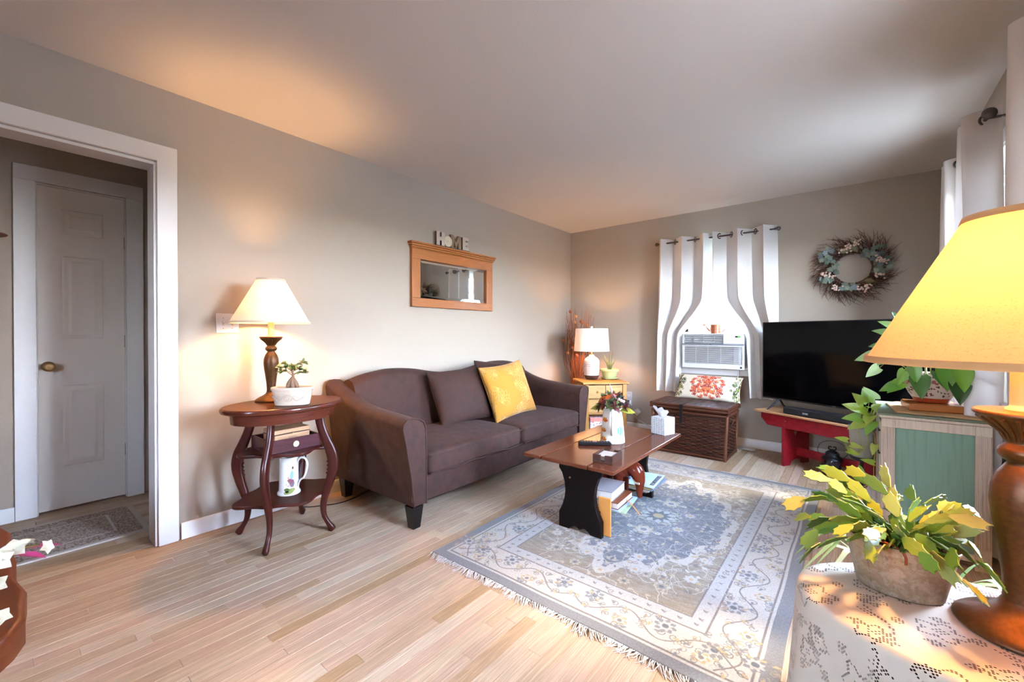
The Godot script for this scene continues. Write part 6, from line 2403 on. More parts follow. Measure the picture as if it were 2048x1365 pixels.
# ------------------------------------------------------------------ red bench, television, soundbar, lantern
func bench_and_tv() -> void:
	# turned 28 degrees across the corner; local x runs along the bench, local +z to the room
	var yaw := atan2(-0.469, 0.883)
	var o0 := V3(-0.717, 0, -4.378)                       # left end of the front top edge
	var bx := V3(0.883, 0, 0.469)
	var bz := V3(-0.469, 0, 0.883)
	var L := 1.09
	var D := 0.36
	var C := o0 + bx * L / 2 - bz * D / 2
	var t := thing("bench", "red painted wooden bench with natural plank top and heart cutouts holding the television", "bench", V3(C.x, 0, C.z), yaw)
	var red := mat(srgb(150, 22, 34), 0.35)
	red.albedo_texture = noise(0.03, [Color(0.82, 0.8, 0.8), Color(1, 1, 1)], 128, 128, 97, 3)
	tri(red, 4.0)
	var plank := wood(srgb(200, 150, 104), Color.BLACK, 0, 0.45, 13)
	var mb := MB.new()
	mb.box(V3(0, 0.441, 0), V3(L, 0.018, D), 0.003)
	part(t, "seat_plank", mb, plank)
	for s in [-1.0, 1.0]:
		mb = MB.new()
		mb.extrude(pv([-L / 2 + 0.05, 0.432, -L / 2 + 0.05, 0.385, -L / 2 + 0.11, 0.325, L / 2 - 0.11, 0.325, L / 2 - 0.05, 0.385, L / 2 - 0.05, 0.432]), 0.02, V3(0, 0, s * (D / 2 - 0.035)), Basis.IDENTITY, 0.002)
		part(t, "apron", mb, red)
		for x in [-0.27, 0.27]:
			var sc := MB.new()
			sc.lathe(pv([0, 0, 0.006, 0, 0.005, 0.003, 0, 0.004]), 10)
			part(t, "peg", sc, mat(srgb(190, 90, 90), 0.4), "", V3(x, 0.385, s * (D / 2 - 0.025)), Basis(Vector3.RIGHT, s * PI / 2))
	# trestles with a heart cutout: keyhole outline, in the plane across the bench
	var heart := PackedVector2Array()
	for i in 40:
		var a := TAU * i / 40.0
		var hx := 16.0 * pow(sin(a), 3)
		var hy := 13.0 * cos(a) - 5.0 * cos(2 * a) - 2.0 * cos(3 * a) - cos(4 * a)
		heart.append(Vector2(hx / 16.0 * 0.036, 0.275 + hy / 16.0 * 0.046 - 0.004))
	# right half: outer edge up, then down the middle around half of the heart
	var hf := pv([0.0, 0.05, 0.04, 0.045, 0.07, 0.028, 0.085, 0.0, 0.165, 0.0, 0.165, 0.432, 0.0, 0.432])
	for i in 21: hf.append(Vector2(maxf(heart[i].x, 0.0), heart[i].y))
	for s in [-1.0, 1.0]:
		mb = MB.new()
		for m in [-1.0, 1.0]:
			var q := PackedVector2Array()
			for v in hf: q.append(Vector2(v.x * m, v.y))
			mb.extrude(q, 0.022, V3(s * 0.285, 0, 0), Basis(V3(0, 0, -1), V3(0, 1, 0), V3(1, 0, 0)))
		part(t, "trestle", mb, red)
	mb = MB.new()
	mb.box(V3(0, 0.115, 0), V3(0.56, 0.07, 0.02), 0.003)
	part(t, "stretcher", mb, red)
	# television
	var TC := V3(-0.677, 0, -4.549) + bx * 0.615
	var tv := thing("television", "large black flat screen television standing on the red bench", "television", V3(TC.x, 0.45, TC.z), yaw)
	mb = MB.new()
	mb.box(V3(0, 0.44, -0.012), V3(1.23, 0.70, 0.024), 0.004)
	part(tv, "cabinet", mb, M.black)
	mb = MB.new()
	mb.box(V3(0, 0.34, -0.042), V3(0.9, 0.42, 0.05), 0.012)
	part(tv, "rear_housing", mb, M.black)
	var scr := mat(srgb(2, 2, 3), 0.10, 0.0, 0.25)
	mb = MB.new()
	mb.quad(V3(-0.605, 0.104, 0.0006), V3(0.605, 0.104, 0.0006), V3(0.605, 0.782, 0.0006), V3(-0.605, 0.782, 0.0006))
	part(tv, "screen", mb, scr)
	mb = MB.new()
	mb.box(V3(0.0, 0.097, 0.0008), V3(0.03, 0.006, 0.001), 0.0)
	part(tv, "logo", mb, mat(srgb(120, 120, 124), 0.3, 0.6))
	for s in [-1.0, 1.0]:
		for q in [1.0, -1.0]:
			mb = MB.new()
			mb.tube(PackedVector3Array([V3(s * 0.46, 0.095, -0.015), V3(s * 0.475, 0.03, q * 0.08 - 0.01), V3(s * 0.48, 0.006, q * 0.125 - 0.01)]), PackedFloat32Array([0.011, 0.010, 0.006]), 8, true, 0.6)
			part(tv, "foot", mb, mat(srgb(24, 26, 32), 0.25))
	# soundbar
	var SC := o0 + bx * 0.555 - bz * 0.06
	var sb := thing("soundbar", "black soundbar lying on the red bench in front of the television", "soundbar", V3(SC.x, 0.45, SC.z), yaw)
	mb = MB.new()
	mb.box(V3(0, 0.031, 0), V3(0.60, 0.056, 0.09), 0.008)
	part(sb, "cabinet", mb, mat(srgb(20, 20, 24), 0.3))
	mb = MB.new()
	mb.box(V3(0, 0.030, 0.0445), V3(0.585, 0.044, 0.004), 0.001)
	part(sb, "grille", mb, mat(srgb(6, 6, 8), 0.7))
	part(sb, "logo", text_mesh("BOSE", 0.018, 0.001), mat(srgb(220, 220, 222), 0.3, 0.3), "white maker's name", V3(-0.11, 0.028, 0.0475))
	mb = MB.new()
	for s in [-0.25, 0.25]: mb.box(V3(s, 0.0015, 0), V3(0.05, 0.003, 0.06), 0.0005)
	part(sb, "foot", mb, M.black)
	# railway lantern under the bench
	var LC := o0 + bx * 0.60 - bz * 0.10
	var ln := thing("lantern", "old black metal railway lantern with wire bail under the red bench", "lantern", V3(LC.x, 0, LC.z))
	var lm := mat(srgb(30, 30, 34), 0.35, 0.6)
	mb = MB.new()
	mb.lathe(pv([0.0, 0.0, 0.062, 0.0, 0.064, 0.004, 0.064, 0.05, 0.056, 0.056, 0.05, 0.06]), 28)
	part(ln, "base", mb, lm)
	mb = MB.new()
	mb.lathe(pv([0.046, 0.058, 0.052, 0.08, 0.054, 0.11, 0.050, 0.14, 0.044, 0.15]), 28)
	part(ln, "globe", mb, mat(srgb(50, 50, 54), 0.1))
	mb = MB.new()
	mb.lathe(pv([0.072, 0.142, 0.074, 0.146, 0.060, 0.162, 0.046, 0.17, 0.044, 0.185, 0.046, 0.19, 0.030, 0.205, 0.018, 0.21, 0.016, 0.218, 0.0, 0.22]), 28)
	part(ln, "hood", mb, lm)
	for s in [-1.0, 1.0]:
		mb = MB.new()
		mb.tube(curve3([V3(s * 0.006, 0.21, 0), V3(s * 0.022, 0.222, 0), V3(s * 0.020, 0.24, 0), V3(s * 0.004, 0.236, 0)], 5), PackedFloat32Array([0.0045]), 6)
		part(ln, "finger_loop", mb, lm)
	for k in 4:
		var a := TAU * k / 4.0 + 0.4
		mb = MB.new()
		mb.tube(PackedVector3Array([V3(cos(a) * 0.062, 0.05, sin(a) * 0.062), V3(cos(a) * 0.066, 0.145, sin(a) * 0.066)]), PackedFloat32Array([0.0022]), 5)
		part(ln, "guard_wire", mb, lm)
	mb = MB.new()
	mb.tube(curve3([V3(-0.072, 0.165, 0), V3(-0.095, 0.20, 0), V3(-0.07, 0.262, 0), V3(0.0, 0.285, 0), V3(0.07, 0.262, 0), V3(0.095, 0.20, 0), V3(0.072, 0.165, 0)], 6), PackedFloat32Array([0.002]), 5)
	part(ln, "bail", mb, lm)
	# floor register at the wall beside the trunk
	var fv := thing("floor_register", "white metal floor register against the baseboard beside the wicker trunk", "register", V3(-0.83, 0, BZ + 0.075))
	mb = MB.new()
	mb.box(V3(0, 0.006, 0), V3(0.16, 0.012, 0.10), 0.003)
	part(fv, "frame", mb, M.trim)
	for k in 6:
		mb = MB.new()
		mb.box(V3(-0.055 + k * 0.022, 0.013, 0), V3(0.008, 0.003, 0.075), 0.001)
		part(fv, "slat", mb, M.trim)
	# cables behind the bench
	var cc := o0 + bx * 0.75 - bz * 0.25
	mb = MB.new()
	mb.tube(curve3([cc + V3(0, 0.52, 0), cc + V3(0.01, 0.35, 0), cc + V3(-0.02, 0.22, 0.02), cc + V3(0.05, 0.12, 0.03), cc + V3(0.16, 0.03, 0.05)], 6), PackedFloat32Array([0.004]), 6)
	single("television_cable", mb, M.black, "black cable hanging behind the bench under the television", "cable")

# ------------------------------------------------------------------ green cabinet under the far window
func cabinet() -> void:
	var x0 := 0.105
	var x1 := 0.500
	var z0 := -2.950
	var z1 := -3.450
	var t := thing("cabinet", "cream cabinet with sage green panel and fluted corner posts under the side window", "cabinet", V3((x0 + x1) / 2, 0, (z0 + z1) / 2))
	var cream := mat(srgb(222, 206, 182), 0.55)
	cream.albedo_texture = noise(0.03, [Color(0.86, 0.84, 0.80), Color(1, 1, 1), Color(0.94, 0.93, 0.9)], 256, 256, 101, 4)
	cream.uv1_triplanar = true
	cream.uv1_scale = Vector3(5, 0.4, 5)
	var sage := mat(srgb(136, 172, 148), 0.6)
	sage.albedo_texture = noise(0.03, [Color(0.92, 0.93, 0.92), Color(1, 1, 1), Color(0.96, 0.97, 0.96)], 256, 256, 102, 2)
	sage.uv1_triplanar = true
	sage.uv1_scale = Vector3(6, 0.3, 6)
	var mb := MB.new()
	mb.box(V3((x0 + x1) / 2, 0.39, (z0 + z1) / 2), V3(x1 - x0 - 0.03, 0.61, z0 - z1 - 0.03), 0.003)
	part(t, "body", mb, sage) .transform = t.transform.affine_inverse()
	# corner posts with flutes cut between beads
	for q in [[x0 + 0.028, z0 - 0.010, 0.0], [x1 - 0.028, z0 - 0.010, 0.0]]:
		mb = MB.new()
		mb.box(V3(q[0], 0.345, q[1]), V3(0.056, 0.69, 0.020), 0.002)
		wpart(t, "corner_post", mb, cream)
		for k in 4:
			mb = MB.new()
			mb.tube(PackedVector3Array([V3(q[0] - 0.0195 + k * 0.013, 0.11, z0), V3(q[0] - 0.0195 + k * 0.013, 0.645, z0)]), PackedFloat32Array([0.0042]), 7)
			wpart(t, "flute_bead", mb, cream)
	for q in [[0.667, 0.046], [0.055, 0.036]]:
		mb = MB.new()
		mb.box(V3((x0 + x1) / 2, q[0], z0 - 0.010), V3(x1 - x0 - 0.11, q[1], 0.018), 0.002)
		wpart(t, "rail", mb, cream)
	mb = MB.new()
	mb.box(V3((x0 + x1) / 2, 0.36, z0 - 0.016), V3(x1 - x0 - 0.10, 0.58, 0.010), 0.001)
	wpart(t, "green_panel", mb, sage, "sage green painted panel")
	# dark recess with one slat under the bottom rail
	mb = MB.new()
	mb.box(V3((x0 + x1) / 2, 0.022, z0 - 0.025), V3(x1 - x0 - 0.12, 0.010, 0.01), 0.001)
	wpart(t, "plinth_slat", mb, mat(srgb(120, 104, 92), 0.7))
	# left side door with glossy ribbed panel and hinges
	mb = MB.new()
	mb.box(V3(x0 + 0.004, 0.365, (z0 + z1) / 2), V3(0.012, 0.62, z0 - z1 - 0.02), 0.002)
	wpart(t, "side_door", mb, mat(srgb(170, 170, 150), 0.15))
	for k in 12:
		mb = MB.new()
		mb.box(V3(x0 - 0.003, 0.365, z0 - 0.03 - k * 0.04), V3(0.006, 0.60, 0.012), 0.002)
		wpart(t, "side_rib", mb, mat(srgb(196, 192, 170), 0.2))
	for y in [0.14, 0.33, 0.50, 0.62]:
		mb = MB.new()
		mb.box(V3(x0 - 0.006, y, z0 - 0.045), V3(0.010, 0.010, 0.055), 0.002)
		wpart(t, "hinge", mb, mat(srgb(52, 40, 34), 0.4, 0.7))
	# moulded top with a sunk green field
	mb = MB.new()
	mb.box(V3((x0 + x1) / 2, 0.700, (z0 + z1) / 2), V3(x1 - x0 + 0.016, 0.018, z0 - z1 + 0.016), 0.005)
	wpart(t, "top_moulding", mb, cream)
	mb = MB.new()
	mb.box(V3((x0 + x1) / 2, 0.712, (z0 + z1) / 2), V3(x1 - x0 + 0.026, 0.012, z0 - z1 + 0.026), 0.005)
	wpart(t, "top", mb, mat(srgb(116, 128, 104), 0.5), "grey-green painted top")
	# board lying on the cabinet
	var bd := thing("board", "thin light wooden board lying on top of the green cabinet", "board", V3(0.315, 0.718, -3.19))
	mb = MB.new()
	mb.extrude(pv([-0.155, -0.20, 0.185, -0.235, 0.185, 0.215, -0.125, 0.235, -0.175, 0.15]), 0.008, V3(0, 0.004, 0), Basis(V3(1, 0, 0), V3(0, 0, -1), V3(0, 1, 0)), 0.002)
	part(bd, "panel", mb, wood(srgb(206, 162, 110), Color.BLACK, 0, 0.6, 13))
	# wooden block that carries the plant pot
	var bl := thing("wooden_block", "thick polished wooden block under the floral plant pot on the cabinet", "stand", V3(0.315, 0.726, -3.165), 0.10)
	mb = MB.new()
	mb.box(V3(0, 0.019, 0), V3(0.215, 0.038, 0.20), 0.006)
	part(bl, "block", mb, wood(srgb(176, 108, 52), Color.BLACK, 0, 0.3, 12))

func pothos_pot_tex() -> ImageTexture:
	var p := Pix.new(384, 192, srgb(214, 194, 176))
	for i in 90:
		p.leafshape(rng.randf() * 384, rng.randf() * 150, 15, 4, rng.randf() * TAU, [srgb(104, 52, 44), srgb(86, 92, 52), srgb(150, 70, 62), srgb(60, 46, 36)][i % 4])
	for i in 26: p.rosette(rng.randf() * 384, rng.randf() * 140, 8, 6, srgb(150, 52, 50), srgb(196, 120, 110), srgb(90, 40, 30))
	for y in range(160, 192):
		for x in 384: p.im.set_pixel(x, y, srgb(170, 70, 34) if (x / 6) % 2 == 0 else srgb(150, 54, 26))
	return p.tex()

func cabinet_plants() -> void:
	# pothos in a flowered bowl
	var C := V3(0.315, 0.765, -3.185)
	var t := thing("pothos", "green pothos with heart shaped leaves in a flowered bowl on the cabinet", "plant", C)
	var pm := mat(Color(1, 1, 1), 0.3)
	pm.albedo_texture = pothos_pot_tex()
	var mb := MB.new()
	mb.lathe(pv([0.0, 0.0, 0.062, 0.0, 0.070, 0.004, 0.072, 0.016, 0.090, 0.045, 0.108, 0.085, 0.116, 0.125, 0.113, 0.15, 0.110, 0.155, 0.106, 0.150, 0.106, 0.13]), 48)
	for i in mb.uv.size(): mb.uv[i] = Vector2(mb.uv[i].x * 2.0, 1.0 - clampf(mb.v[i].y / 0.155, 0.0, 1.0))
	part(t, "pot", mb, pm)
	mb = MB.new()
	mb.lathe(pv([0.107, 0.135, 0.0, 0.142]), 24)
	part(t, "soil", mb, M.soil)
	var gm := [leaf_mat(srgb(88, 142, 44), 0.4, 0.3), leaf_mat(srgb(52, 106, 36), 0.35, 0.3), leaf_mat(srgb(116, 164, 52), 0.45, 0.3), leaf_mat(srgb(34, 78, 30), 0.25, 0.3)]
	var vine := mat(srgb(150, 160, 72), 0.6)
	var big := leaf_shape(0.115, 0.044, 0.18, 1.0, 8)
	var mid := leaf_shape(0.085, 0.032, 0.2, 1.0, 8)
	# [tip of stem (world), leaf direction, which mesh, tone]
	var L := [
		[V3(0.105, 1.010, -3.05), V3(-0.85, -0.12, 0.25), 0, 0], [V3(0.13, 1.06, -3.07), V3(-0.6, 0.1, 0.4), 1, 1], [V3(0.15, 1.125, -3.10), V3(-0.8, 0.35, 0.2), 1, 0],
		[V3(0.17, 1.16, -3.12), V3(-0.7, 0.5, 0.1), 1, 2], [V3(0.16, 1.09, -3.06), V3(-0.9, -0.2, 0.4), 1, 1], [V3(0.14, 1.02, -3.02), V3(-0.5, -0.5, 0.5), 1, 1],
		[V3(0.20, 1.18, -3.14), V3(-0.4, 0.8, 0.2), 1, 0], [V3(0.24, 1.16, -3.10), V3(0.1, 0.8, 0.5), 0, 0], [V3(0.31, 1.18, -3.16), V3(0.5, 0.8, 0.2), 0, 1],
		[V3(0.38, 1.12, -3.12), V3(0.8, 0.2, 0.4), 0, 1], [V3(0.28, 1.08, -3.04), V3(-0.1, -0.2, 0.9), 0, 0], [V3(0.36, 1.04, -3.04), V3(0.3, -0.3, 0.8), 0, 2],
		[V3(0.255, 0.905, -3.055), V3(0.12, -0.85, 0.35), 0, 1], [V3(0.235, 0.955, -3.05), V3(0.15, -0.9, 0.3), 1, 0], [V3(0.325, 0.935, -3.05), V3(0.25, -0.7, 0.4), 1, 1], [V3(0.355, 0.955, -3.04), V3(0.05, -0.95, 0.3), 0, 0],
		[V3(0.405, 0.955, -3.03), V3(0.12, -0.9, 0.3), 0, 2], [V3(0.40, 0.89, -3.045), V3(0.05, -0.85, 0.35), 0, 3], [V3(0.455, 0.94, -3.06), V3(0.2, -0.8, 0.2), 1, 1], [V3(0.47, 0.90, -3.08), V3(0.25, -0.85, 0.1), 1, 3],
		[V3(0.485, 0.93, -3.07), V3(0.5, -0.4, 0.3), 1, 1], [V3(0.19, 0.87, -3.06), V3(-0.6, -0.5, 0.4), 1, 2], [V3(0.175, 0.855, -3.05), V3(-0.75, -0.25, 0.3), 1, 0], [V3(0.10, 0.945, -3.05), V3(-0.7, -0.55, -0.2), 1, 2],
		[V3(0.21, 0.93, -3.07), V3(-0.4, -0.7, 0.5), 1, 2], [V3(0.30, 1.02, -3.28), V3(0.3, 0.5, -0.6), 0, 1], [V3(0.22, 1.05, -3.27), V3(-0.5, 0.5, -0.5), 0, 0], [V3(0.40, 1.06, -3.24), V3(0.6, 0.5, -0.2), 0, 1]]
	for q in L:
		var p: Vector3 = q[0] - C
		var root := V3(clampf(p.x, -0.07, 0.07) * 0.8, 0.14, clampf(p.z, -0.07, 0.07) * 0.8)
		var midp := root.lerp(p, 0.5) + V3(p.x * 0.12, 0.06, p.z * 0.12)
		mb = MB.new()
		mb.tube(curve3([root, midp, p], 5), PackedFloat32Array([0.0026]), 5)
		part(t, "stem", mb, vine)
		part(t, "leaf", big if q[2] == 0 else mid, gm[q[3]], "", p, look_basis(q[1], V3(0.2, 0.9, 1.0)))
	mb = MB.new()
	mb.tube(curve3([V3(0.05, 0.14, 0.06), V3(0.10, 0.15, 0.13), V3(0.13, 0.06, 0.14), V3(0.165, 0.035, 0.12), V3(0.20, 0.07, 0.10)], 6), PackedFloat32Array([0.0028]), 5)
	part(t, "vine", mb, vine)
	# bright trailing plant on a stand beside the cabinet
	var D := V3(0.030, 0, -3.27)
	var s := thing("trailing_pothos", "lime green trailing pothos in a grey pot on a stand beside the cabinet", "plant", D)
	mb = MB.new()
	mb.lathe(pv([0.0, 0.40, 0.045, 0.40, 0.050, 0.405, 0.062, 0.56, 0.066, 0.565, 0.066, 0.58, 0.060, 0.58]), 28)
	part(s, "pot", mb, mat(srgb(176, 174, 164), 0.5))
	mb = MB.new()
	mb.lathe(pv([0.0, 0.0, 0.066, 0.0, 0.066, 0.012, 0.012, 0.02, 0.011, 0.37, 0.060, 0.385, 0.062, 0.40, 0.0, 0.40]), 24)
	part(s, "stand", mb, M.black)
	var lime := [leaf_mat(srgb(150, 182, 40), 0.5, 0.35), leaf_mat(srgb(116, 168, 46), 0.5, 0.35), leaf_mat(srgb(168, 186, 70), 0.5, 0.35)]
	var lf := leaf_shape(0.085, 0.030, 0.15, 1.0, 7)
	var sf := leaf_shape(0.062, 0.019, 0.15, 1.0, 7)
	var Q := [[V3(0.035, 0.74, -3.12), V3(-0.45, 0.55, 0.5), 0], [V3(0.06, 0.745, -3.14), V3(-0.3, 0.75, 0.3), 1], [V3(0.085, 0.76, -3.16), V3(-0.5, 0.7, 0.2), 1], [V3(0.05, 0.69, -3.10), V3(-0.6, 0.2, 0.6), 0], [V3(0.02, 0.655, -3.10), V3(-0.95, -0.05, 0.3), 1], [V3(0.065, 0.67, -3.09), V3(-0.2, -0.3, 0.8), 2], [V3(0.075, 0.64, -3.09), V3(-0.35, -0.75, 0.4), 1], [V3(0.035, 0.63, -3.09), V3(-0.8, -0.4, 0.3), 2], [V3(0.08, 0.70, -3.12), V3(0.2, 0.5, 0.7), 0], [V3(0.02, 0.70, -3.13), V3(-0.9, 0.3, 0.2), 0], [V3(0.075, 0.72, -3.11), V3(-0.2, 0.2, 0.9), 1]]
	for q in Q:
		var p: Vector3 = q[0] - D
		mb = MB.new()
		mb.tube(curve3([V3(0, 0.565, 0), V3(p.x * 0.6, 0.64, p.z * 0.6), p], 5), PackedFloat32Array([0.002]), 5)
		part(s, "stem", mb, lime[0])
		part(s, "leaf", lf, lime[q[2]], "", p, look_basis(q[1], V3(-0.3, 0.6, 1.0)))
	var vines := [[V3(0.03, 0.60, -3.20), V3(0.04, 0.60, -3.10), V3(0.055, 0.53, -3.07), V3(0.02, 0.465, -3.05), V3(-0.02, 0.47, -3.05), V3(-0.05, 0.52, -3.06)], [V3(0.02, 0.59, -3.20), V3(0.01, 0.59, -3.10), V3(0.03, 0.50, -3.06), V3(-0.01, 0.455, -3.05), V3(-0.045, 0.49, -3.05)], [V3(0.06, 0.59, -3.2), V3(0.085, 0.55, -3.10), V3(0.08, 0.40, -3.06), V3(0.075, 0.33, -3.05), V3(0.035, 0.285, -3.04), V3(0.005, 0.33, -3.04)]]
	for q in vines:
		var a := []
		for v in q: a.append(v - D)
		mb = MB.new()
		mb.tube(curve3(a, 6), PackedFloat32Array([0.0022]), 5)
		part(s, "vine", mb, lime[2])
	for q in [[V3(-0.035, 0.525, -3.06), V3(-0.9, 0.25, 0.2), 0], [V3(-0.02, 0.505, -3.05), V3(0.8, 0.0, 0.4), 2], [V3(-0.035, 0.47, -3.05), V3(0.95, -0.15, 0.2), 0], [V3(0.08, 0.42, -3.05), V3(-0.9, 0.3, 0.2), 0], [V3(0.01, 0.385, -3.04), V3(0.5, -0.5, 0.4), 1], [V3(0.005, 0.335, -3.04), V3(0.6, -0.35, 0.3), 0], [V3(0.085, 0.52, -3.06), V3(-0.2, -0.7, 0.5), 2]]:
		part(s, "leaf", sf, lime[q[2]], "", q[0] - D, look_basis(q[1], V3(-0.2, 0.8, 0.8)))
	# arching grassy plant on the floor behind the lace table
	var G := V3(0.12, 0, -1.62)
	var g := thing("spider_plant", "pale green spider plant with arching leaves behind the lace covered table", "plant", G)
	mb = MB.new()
	mb.lathe(pv([0.0, 0.0, 0.07, 0.0, 0.075, 0.01, 0.10, 0.22, 0.105, 0.23, 0.098, 0.23, 0.09, 0.2]), 28)
	part(g, "pot", mb, mat(srgb(150, 92, 66), 0.7))
	mb = MB.new()
	mb.lathe(pv([0.095, 0.205, 0.0, 0.215]), 20)
	part(g, "soil", mb, M.soil)
	var wm := [leaf_mat(srgb(150, 190, 130), 0.5), leaf_mat(srgb(120, 176, 96), 0.5), leaf_mat(srgb(176, 206, 180), 0.5)]
	for q in [V3(-0.085, 0.545, -1.50), V3(-0.070, 0.515, -1.48), V3(-0.045, 0.53, -1.50), V3(-0.035, 0.50, -1.47), V3(0.21, 0.50, -1.45), V3(0.265, 0.535, -1.50), V3(0.285, 0.50, -1.50), V3(0.235, 0.475, -1.43), V3(0.33, 0.46, -1.60), V3(-0.10, 0.44, -1.66), V3(0.12, 0.50, -1.80), V3(0.02, 0.48, -1.78)]:
		var p: Vector3 = q - G
		var P := PackedVector3Array()
		var path := curve3([V3(p.x * 0.08, 0.21, p.z * 0.08), V3(p.x * 0.45, 0.44, p.z * 0.45), V3(p.x * 0.8, p.y + 0.03, p.z * 0.8), V3(p.x, p.y, p.z), V3(p.x * 1.25, p.y - 0.06, p.z * 1.2)], 4)
		var side := V3(-p.z, 0, p.x).normalized()
		for i in path.size():
			var wd := 0.009 * sin(PI * clampf(0.12 + 0.88 * i / (path.size() - 1.0), 0, 1)) + 0.0006
			P.append(path[i] - side * wd + V3(0, wd * 0.3, 0)); P.append(path[i]); P.append(path[i] + side * wd + V3(0, wd * 0.3, 0))
		mb = MB.new()
		mb.grid(P, 3, path.size())
		part(g, "leaf", mb, wm[rng.randi() % 3])

# ------------------------------------------------------------------ lace covered table
func lace_texture() -> ImageTexture:
	var N := 72
	var cell := 10
	var open := PackedByteArray()
	open.resize(N * N)
	var r2 := RandomNumberGenerator.new()
	r2.seed = 31
	var centres := [[14.0, 14.0, 7.0], [50.0, 52.0, 8.0], [52.0, 14.0, 6.0], [14.0, 52.0, 6.5], [33.0, 33.0, 5.0], [33.0, 62.0, 4.5], [66.0, 33.0, 4.5], [33.0, 4.0, 4.0], [4.0, 33.0, 4.5]]
	for y in N:
		for x in N:
			var o := false
			for c in centres:
				var dx: float = fposmod(x - c[0] + N / 2.0, N) - N / 2.0
				var dy: float = fposmod(y - c[1] + N / 2.0, N) - N / 2.0
				var rr := sqrt(dx * dx + dy * dy)
				var a := atan2(dy, dx)
				var R: float = c[2] * (1.0 + 0.24 * cos(5.0 * a))
				if absf(rr - R) < 0.75: o = true
				if rr < c[2] * 0.34 and (x + y) % 2 == 0: o = true
			# leaf sprays between the flowers
			var w := fposmod(x + 4.0 * sin(y * TAU / 36.0), 36.0)
			if absf(w - 35.0) < 0.9 and (x + 2 * y) % 3 != 0: o = true
			if absf(w - 32.5) < 1.6 and int(y / 5) % 3 == 0 and (x + y) % 2 == 0: o = true
			# stepped diagonal blocks of open cells
			var dgn := posmod(x - y, 24)
			if (dgn < 4 or dgn > 21) and posmod(x + y, 18) < 6 and (x + 2 * y) % 5 != 0: o = true
			open[y * N + x] = 1 if o else 0
	var im := Image.create(N * cell, N * cell, false, Image.FORMAT_RGBA8)
	im.fill(srgb(216, 202, 180))
	for y in N:
		for x in N:
			if open[y * N + x] == 0: continue
			for j in range(2, cell - 1):
				for i in range(2, cell - 1):
					if (i == 2 or i == cell - 2) and (j == 2 or j == cell - 2): continue
					im.set_pixel(x * cell + i, y * cell + j, Color(0.85, 0.8, 0.75, 0.0))
	return ImageTexture.create_from_image(im)

func lace_table() -> void:
	var C := V3(0.205, 0, -1.065)
	var H := 0.625
	var t := thing("small_table", "small oval wooden table hidden under the lace cloth beside the window", "table", C)
	var mb := MB.new()
	mb.lathe(pv([0.0, H - 0.03, 0.97, H - 0.03, 1.0, H - 0.02, 1.0, H - 0.006, 0.985, H - 0.002, 0.985, H - 0.002, 0.0, H - 0.002]), 56, Vector3.ZERO, 0.292, 0.186)
	part(t, "table_top", mb, M.mahogany)
	for q in [[1, 1], [1, -1], [-1, 1], [-1, -1]]:
		mb = MB.new()
		mb.tube(PackedVector3Array([V3(q[0] * 0.15, H - 0.03, q[1] * 0.09), V3(q[0] * 0.18, 0.0, q[1] * 0.11)]), PackedFloat32Array([0.018, 0.012]), 8)
		part(t, "leg", mb, M.mahogany)
	var lm := mat(Color(1, 1, 1), 0.9)
	lm.albedo_texture = lace_texture()
	lm.transparency = BaseMaterial3D.TRANSPARENCY_ALPHA_SCISSOR
	lm.alpha_scissor_threshold = 0.5
	lm.uv1_scale = Vector3(2.9, 2.9, 1)
	lm.backlight_enabled = true
	lm.backlight = Color(0.2, 0.2, 0.2)
	var nu := 120
	var rows := []
	# (radius factor, height, path length)
	for k in 10: rows.append([k / 9.0 * 0.965, H + 0.0012, k / 9.0 * 0.965])
	rows.append([0.995, H - 0.001, 1.0])
	rows.append([1.012, H - 0.010, 1.05])
	var drop := 0.56
	for k in 22:
		var u := (k + 1) / 22.0
		rows.append([1.018 + 0.05 * u, H - 0.012 - drop * u, 1.06 + drop * u / 0.24])
	var P := PackedVector3Array()
	var UV := PackedVector2Array()
	for r in rows:
		for i in nu + 1:
			var a := TAU * i / nu
			var y: float = r[1]
			var fall := clampf((H - 0.012 - y) / drop, 0.0, 1.0)
			# folds grow towards the hem
			var f := 1.0 + fall * (0.10 * sin(a * 9.0 + 0.8) + 0.05 * sin(a * 14.0 + 2.0)) + 0.05 * fall
			var q := V3(cos(a) * 0.296 * r[0] * f, y, -sin(a) * 0.190 * r[0] * f)
			P.append(q)
			UV.append(Vector2(cos(a) * 0.30 * r[2], -sin(a) * 0.24 * r[2]))
	mb = MB.new()
	mb.grid(P, nu + 1, rows.size(), false, false)
	mb.uv = UV
	var c := thing("lace_tablecloth", "cream filet lace tablecloth draped to the floor over the small table", "tablecloth", C)
	part(c, "cloth", mb, lm)

